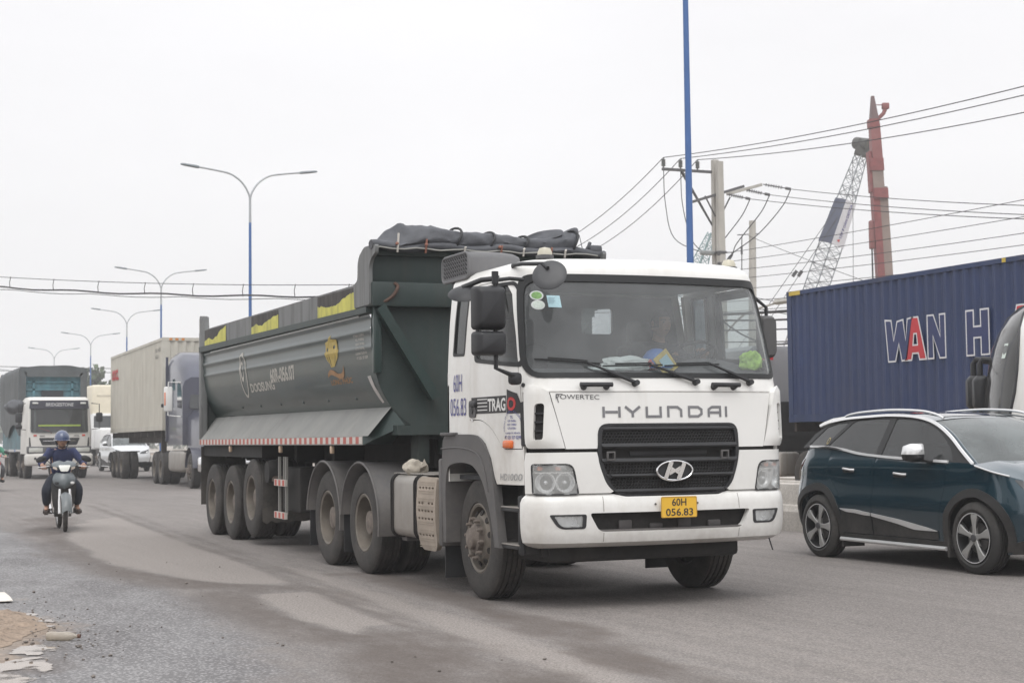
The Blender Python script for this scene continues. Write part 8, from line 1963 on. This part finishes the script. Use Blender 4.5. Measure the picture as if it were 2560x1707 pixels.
m = MB(); m.tube([(0,-.62,12),(0,-.6,6)], .05, 5); m.tube([(.1,-1.6,17),(.1,-1.9,2)], .018, 4); m.build('hoses', M_wire, MS)
m = MB(); m.rbox(-3,2.5,-2,2,.9,3.4,.2); m.build('rig_house', M_mred, MS)
for y in (-1.8,1.8): m = MB(); m.rbox(-3.2,2.8,y-.4,y+.4,0,1.0,.3); m.build('crawler_track', M_dark, MS)
# ---- trees
def leafmat(name, c): return mat(name, c, .8, var=.45, vscale=1.2)
M_bark = mat('bark', (.10,.08,.065), .9, var=.2); LEAF = [leafmat('leaf_a', (.065,.095,.045)), leafmat('leaf_b', (.085,.11,.055)), leafmat('leaf_c', (.055,.08,.045))]
def crown(m, c, rx, rz, n, rs, s0=.35):
    for _ in range(n):
        while True:
            p = Vector((rs.uniform(-1,1), rs.uniform(-1,1), rs.uniform(-1,1)))
            if p.length < 1: break
        k = .75+.5*mnoise.noise(p*2.1+Vector(c)*.3)
        q = Vector(c)+Vector((p.x*rx, p.y*rx, p.z*rz))*k*(.55+.45*p.length)
        a = Vector((rs.gauss(0,1), rs.gauss(0,1), rs.gauss(0,.7))).normalized(); b = a.orthogonal().normalized(); cc = a.cross(b); s_ = s0*rs.uniform(.6,1.3)
        m.add([q+b*s_, q+cc*s_*.7, q-b*s_, q-cc*s_*.7], [(0,1,2,3)])
def tree(label, loc, h, r, seed, n=900, s0=.32):
    rs = random.Random(seed); T = thing('tree', label, 'tree', loc, 0, 'distant trees above the traffic at left')
    m = MB(); m.tube([(0,0,0),(.1,.05,h*.3),(-.05,.1,h*.6)], [.22,.17,.08], 8); 
    for i in range(6):
        a = rs.uniform(0,6.28); z = h*rs.uniform(.3,.55); m.tube([(0,0,z), (cos(a)*r*.4, sin(a)*r*.4, z+h*.15), (cos(a)*r*.7, sin(a)*r*.7, z+h*.28)], [.09,.06,.025], 5)
    m.build('trunk', M_bark, T)
    m = MB()
    for i in range(9):
        a = rs.uniform(0,6.28); rr = r*rs.uniform(.0,.65); crown(m, (cos(a)*rr, sin(a)*rr, h*rs.uniform(.5,.88)), r*rs.uniform(.35,.55), h*.16*rs.uniform(.8,1.2), n//9, rs, s0)
    m.build('crown', LEAF[seed % 3], T, ang=0)
for i, (x, y, h, r, l_) in enumerate(((-158,19.2,9.6,3.6,'tallest bushy tree seen between the covered truck and the cream container'), (-163,22.4,8.0,3.0,'lower bushy tree touching the cream container\'s rear edge'), (-152,15.6,7.2,3.0,'low tree just right of the covered truck\'s load'), (-168,4.5,8.5,3.6,'tree at the far left edge beyond the covered truck'), (-172,.5,7.5,3.4,'leftmost tree beyond the left-edge rider'))):
    tree(l_, (x, y, 0), h, r, i+3)
rs = random.Random(9); m = MB()
for i in range(130):
    x = -330+rs.uniform(-12,12); y = -60+i*2.2; crown(m, (x, y, rs.uniform(2.5,5)), rs.uniform(2.5,4.5), rs.uniform(2.2,4.2), 70, rs, .8)
for i in range(90):
    x = -150+i*2.2; y = 96+rs.uniform(-6,6); crown(m, (x, y, rs.uniform(2,4)), rs.uniform(2.5,4), rs.uniform(2,3.4), 60, rs, .7)
o = m.build('tree_line', LEAF[0], ang=0, kind='stuff'); o['label'] = 'far line of trees along the horizon'; o['category'] = 'trees'
# ================================================================== HAZY AIR
m = MB(); m.box(-460,140,-260,260,-1.0,40); hz = m.build('haze', None, ang=0, kind='stuff')
hm = bpy.data.materials.new('haze'); hm.use_nodes = True; n = hm.node_tree; n.nodes.clear()
ho = n.nodes.new('ShaderNodeOutputMaterial'); pv = n.nodes.new('ShaderNodeVolumePrincipled')
pv.inputs['Color'].default_value = (.97,.98,.995,1); pv.inputs['Density'].default_value = .0012; pv.inputs['Anisotropy'].default_value = .2
n.links.new(pv.outputs[0], ho.inputs['Volume']); hz.data.materials.append(hm)
SC.cycles.volume_bounces = 1
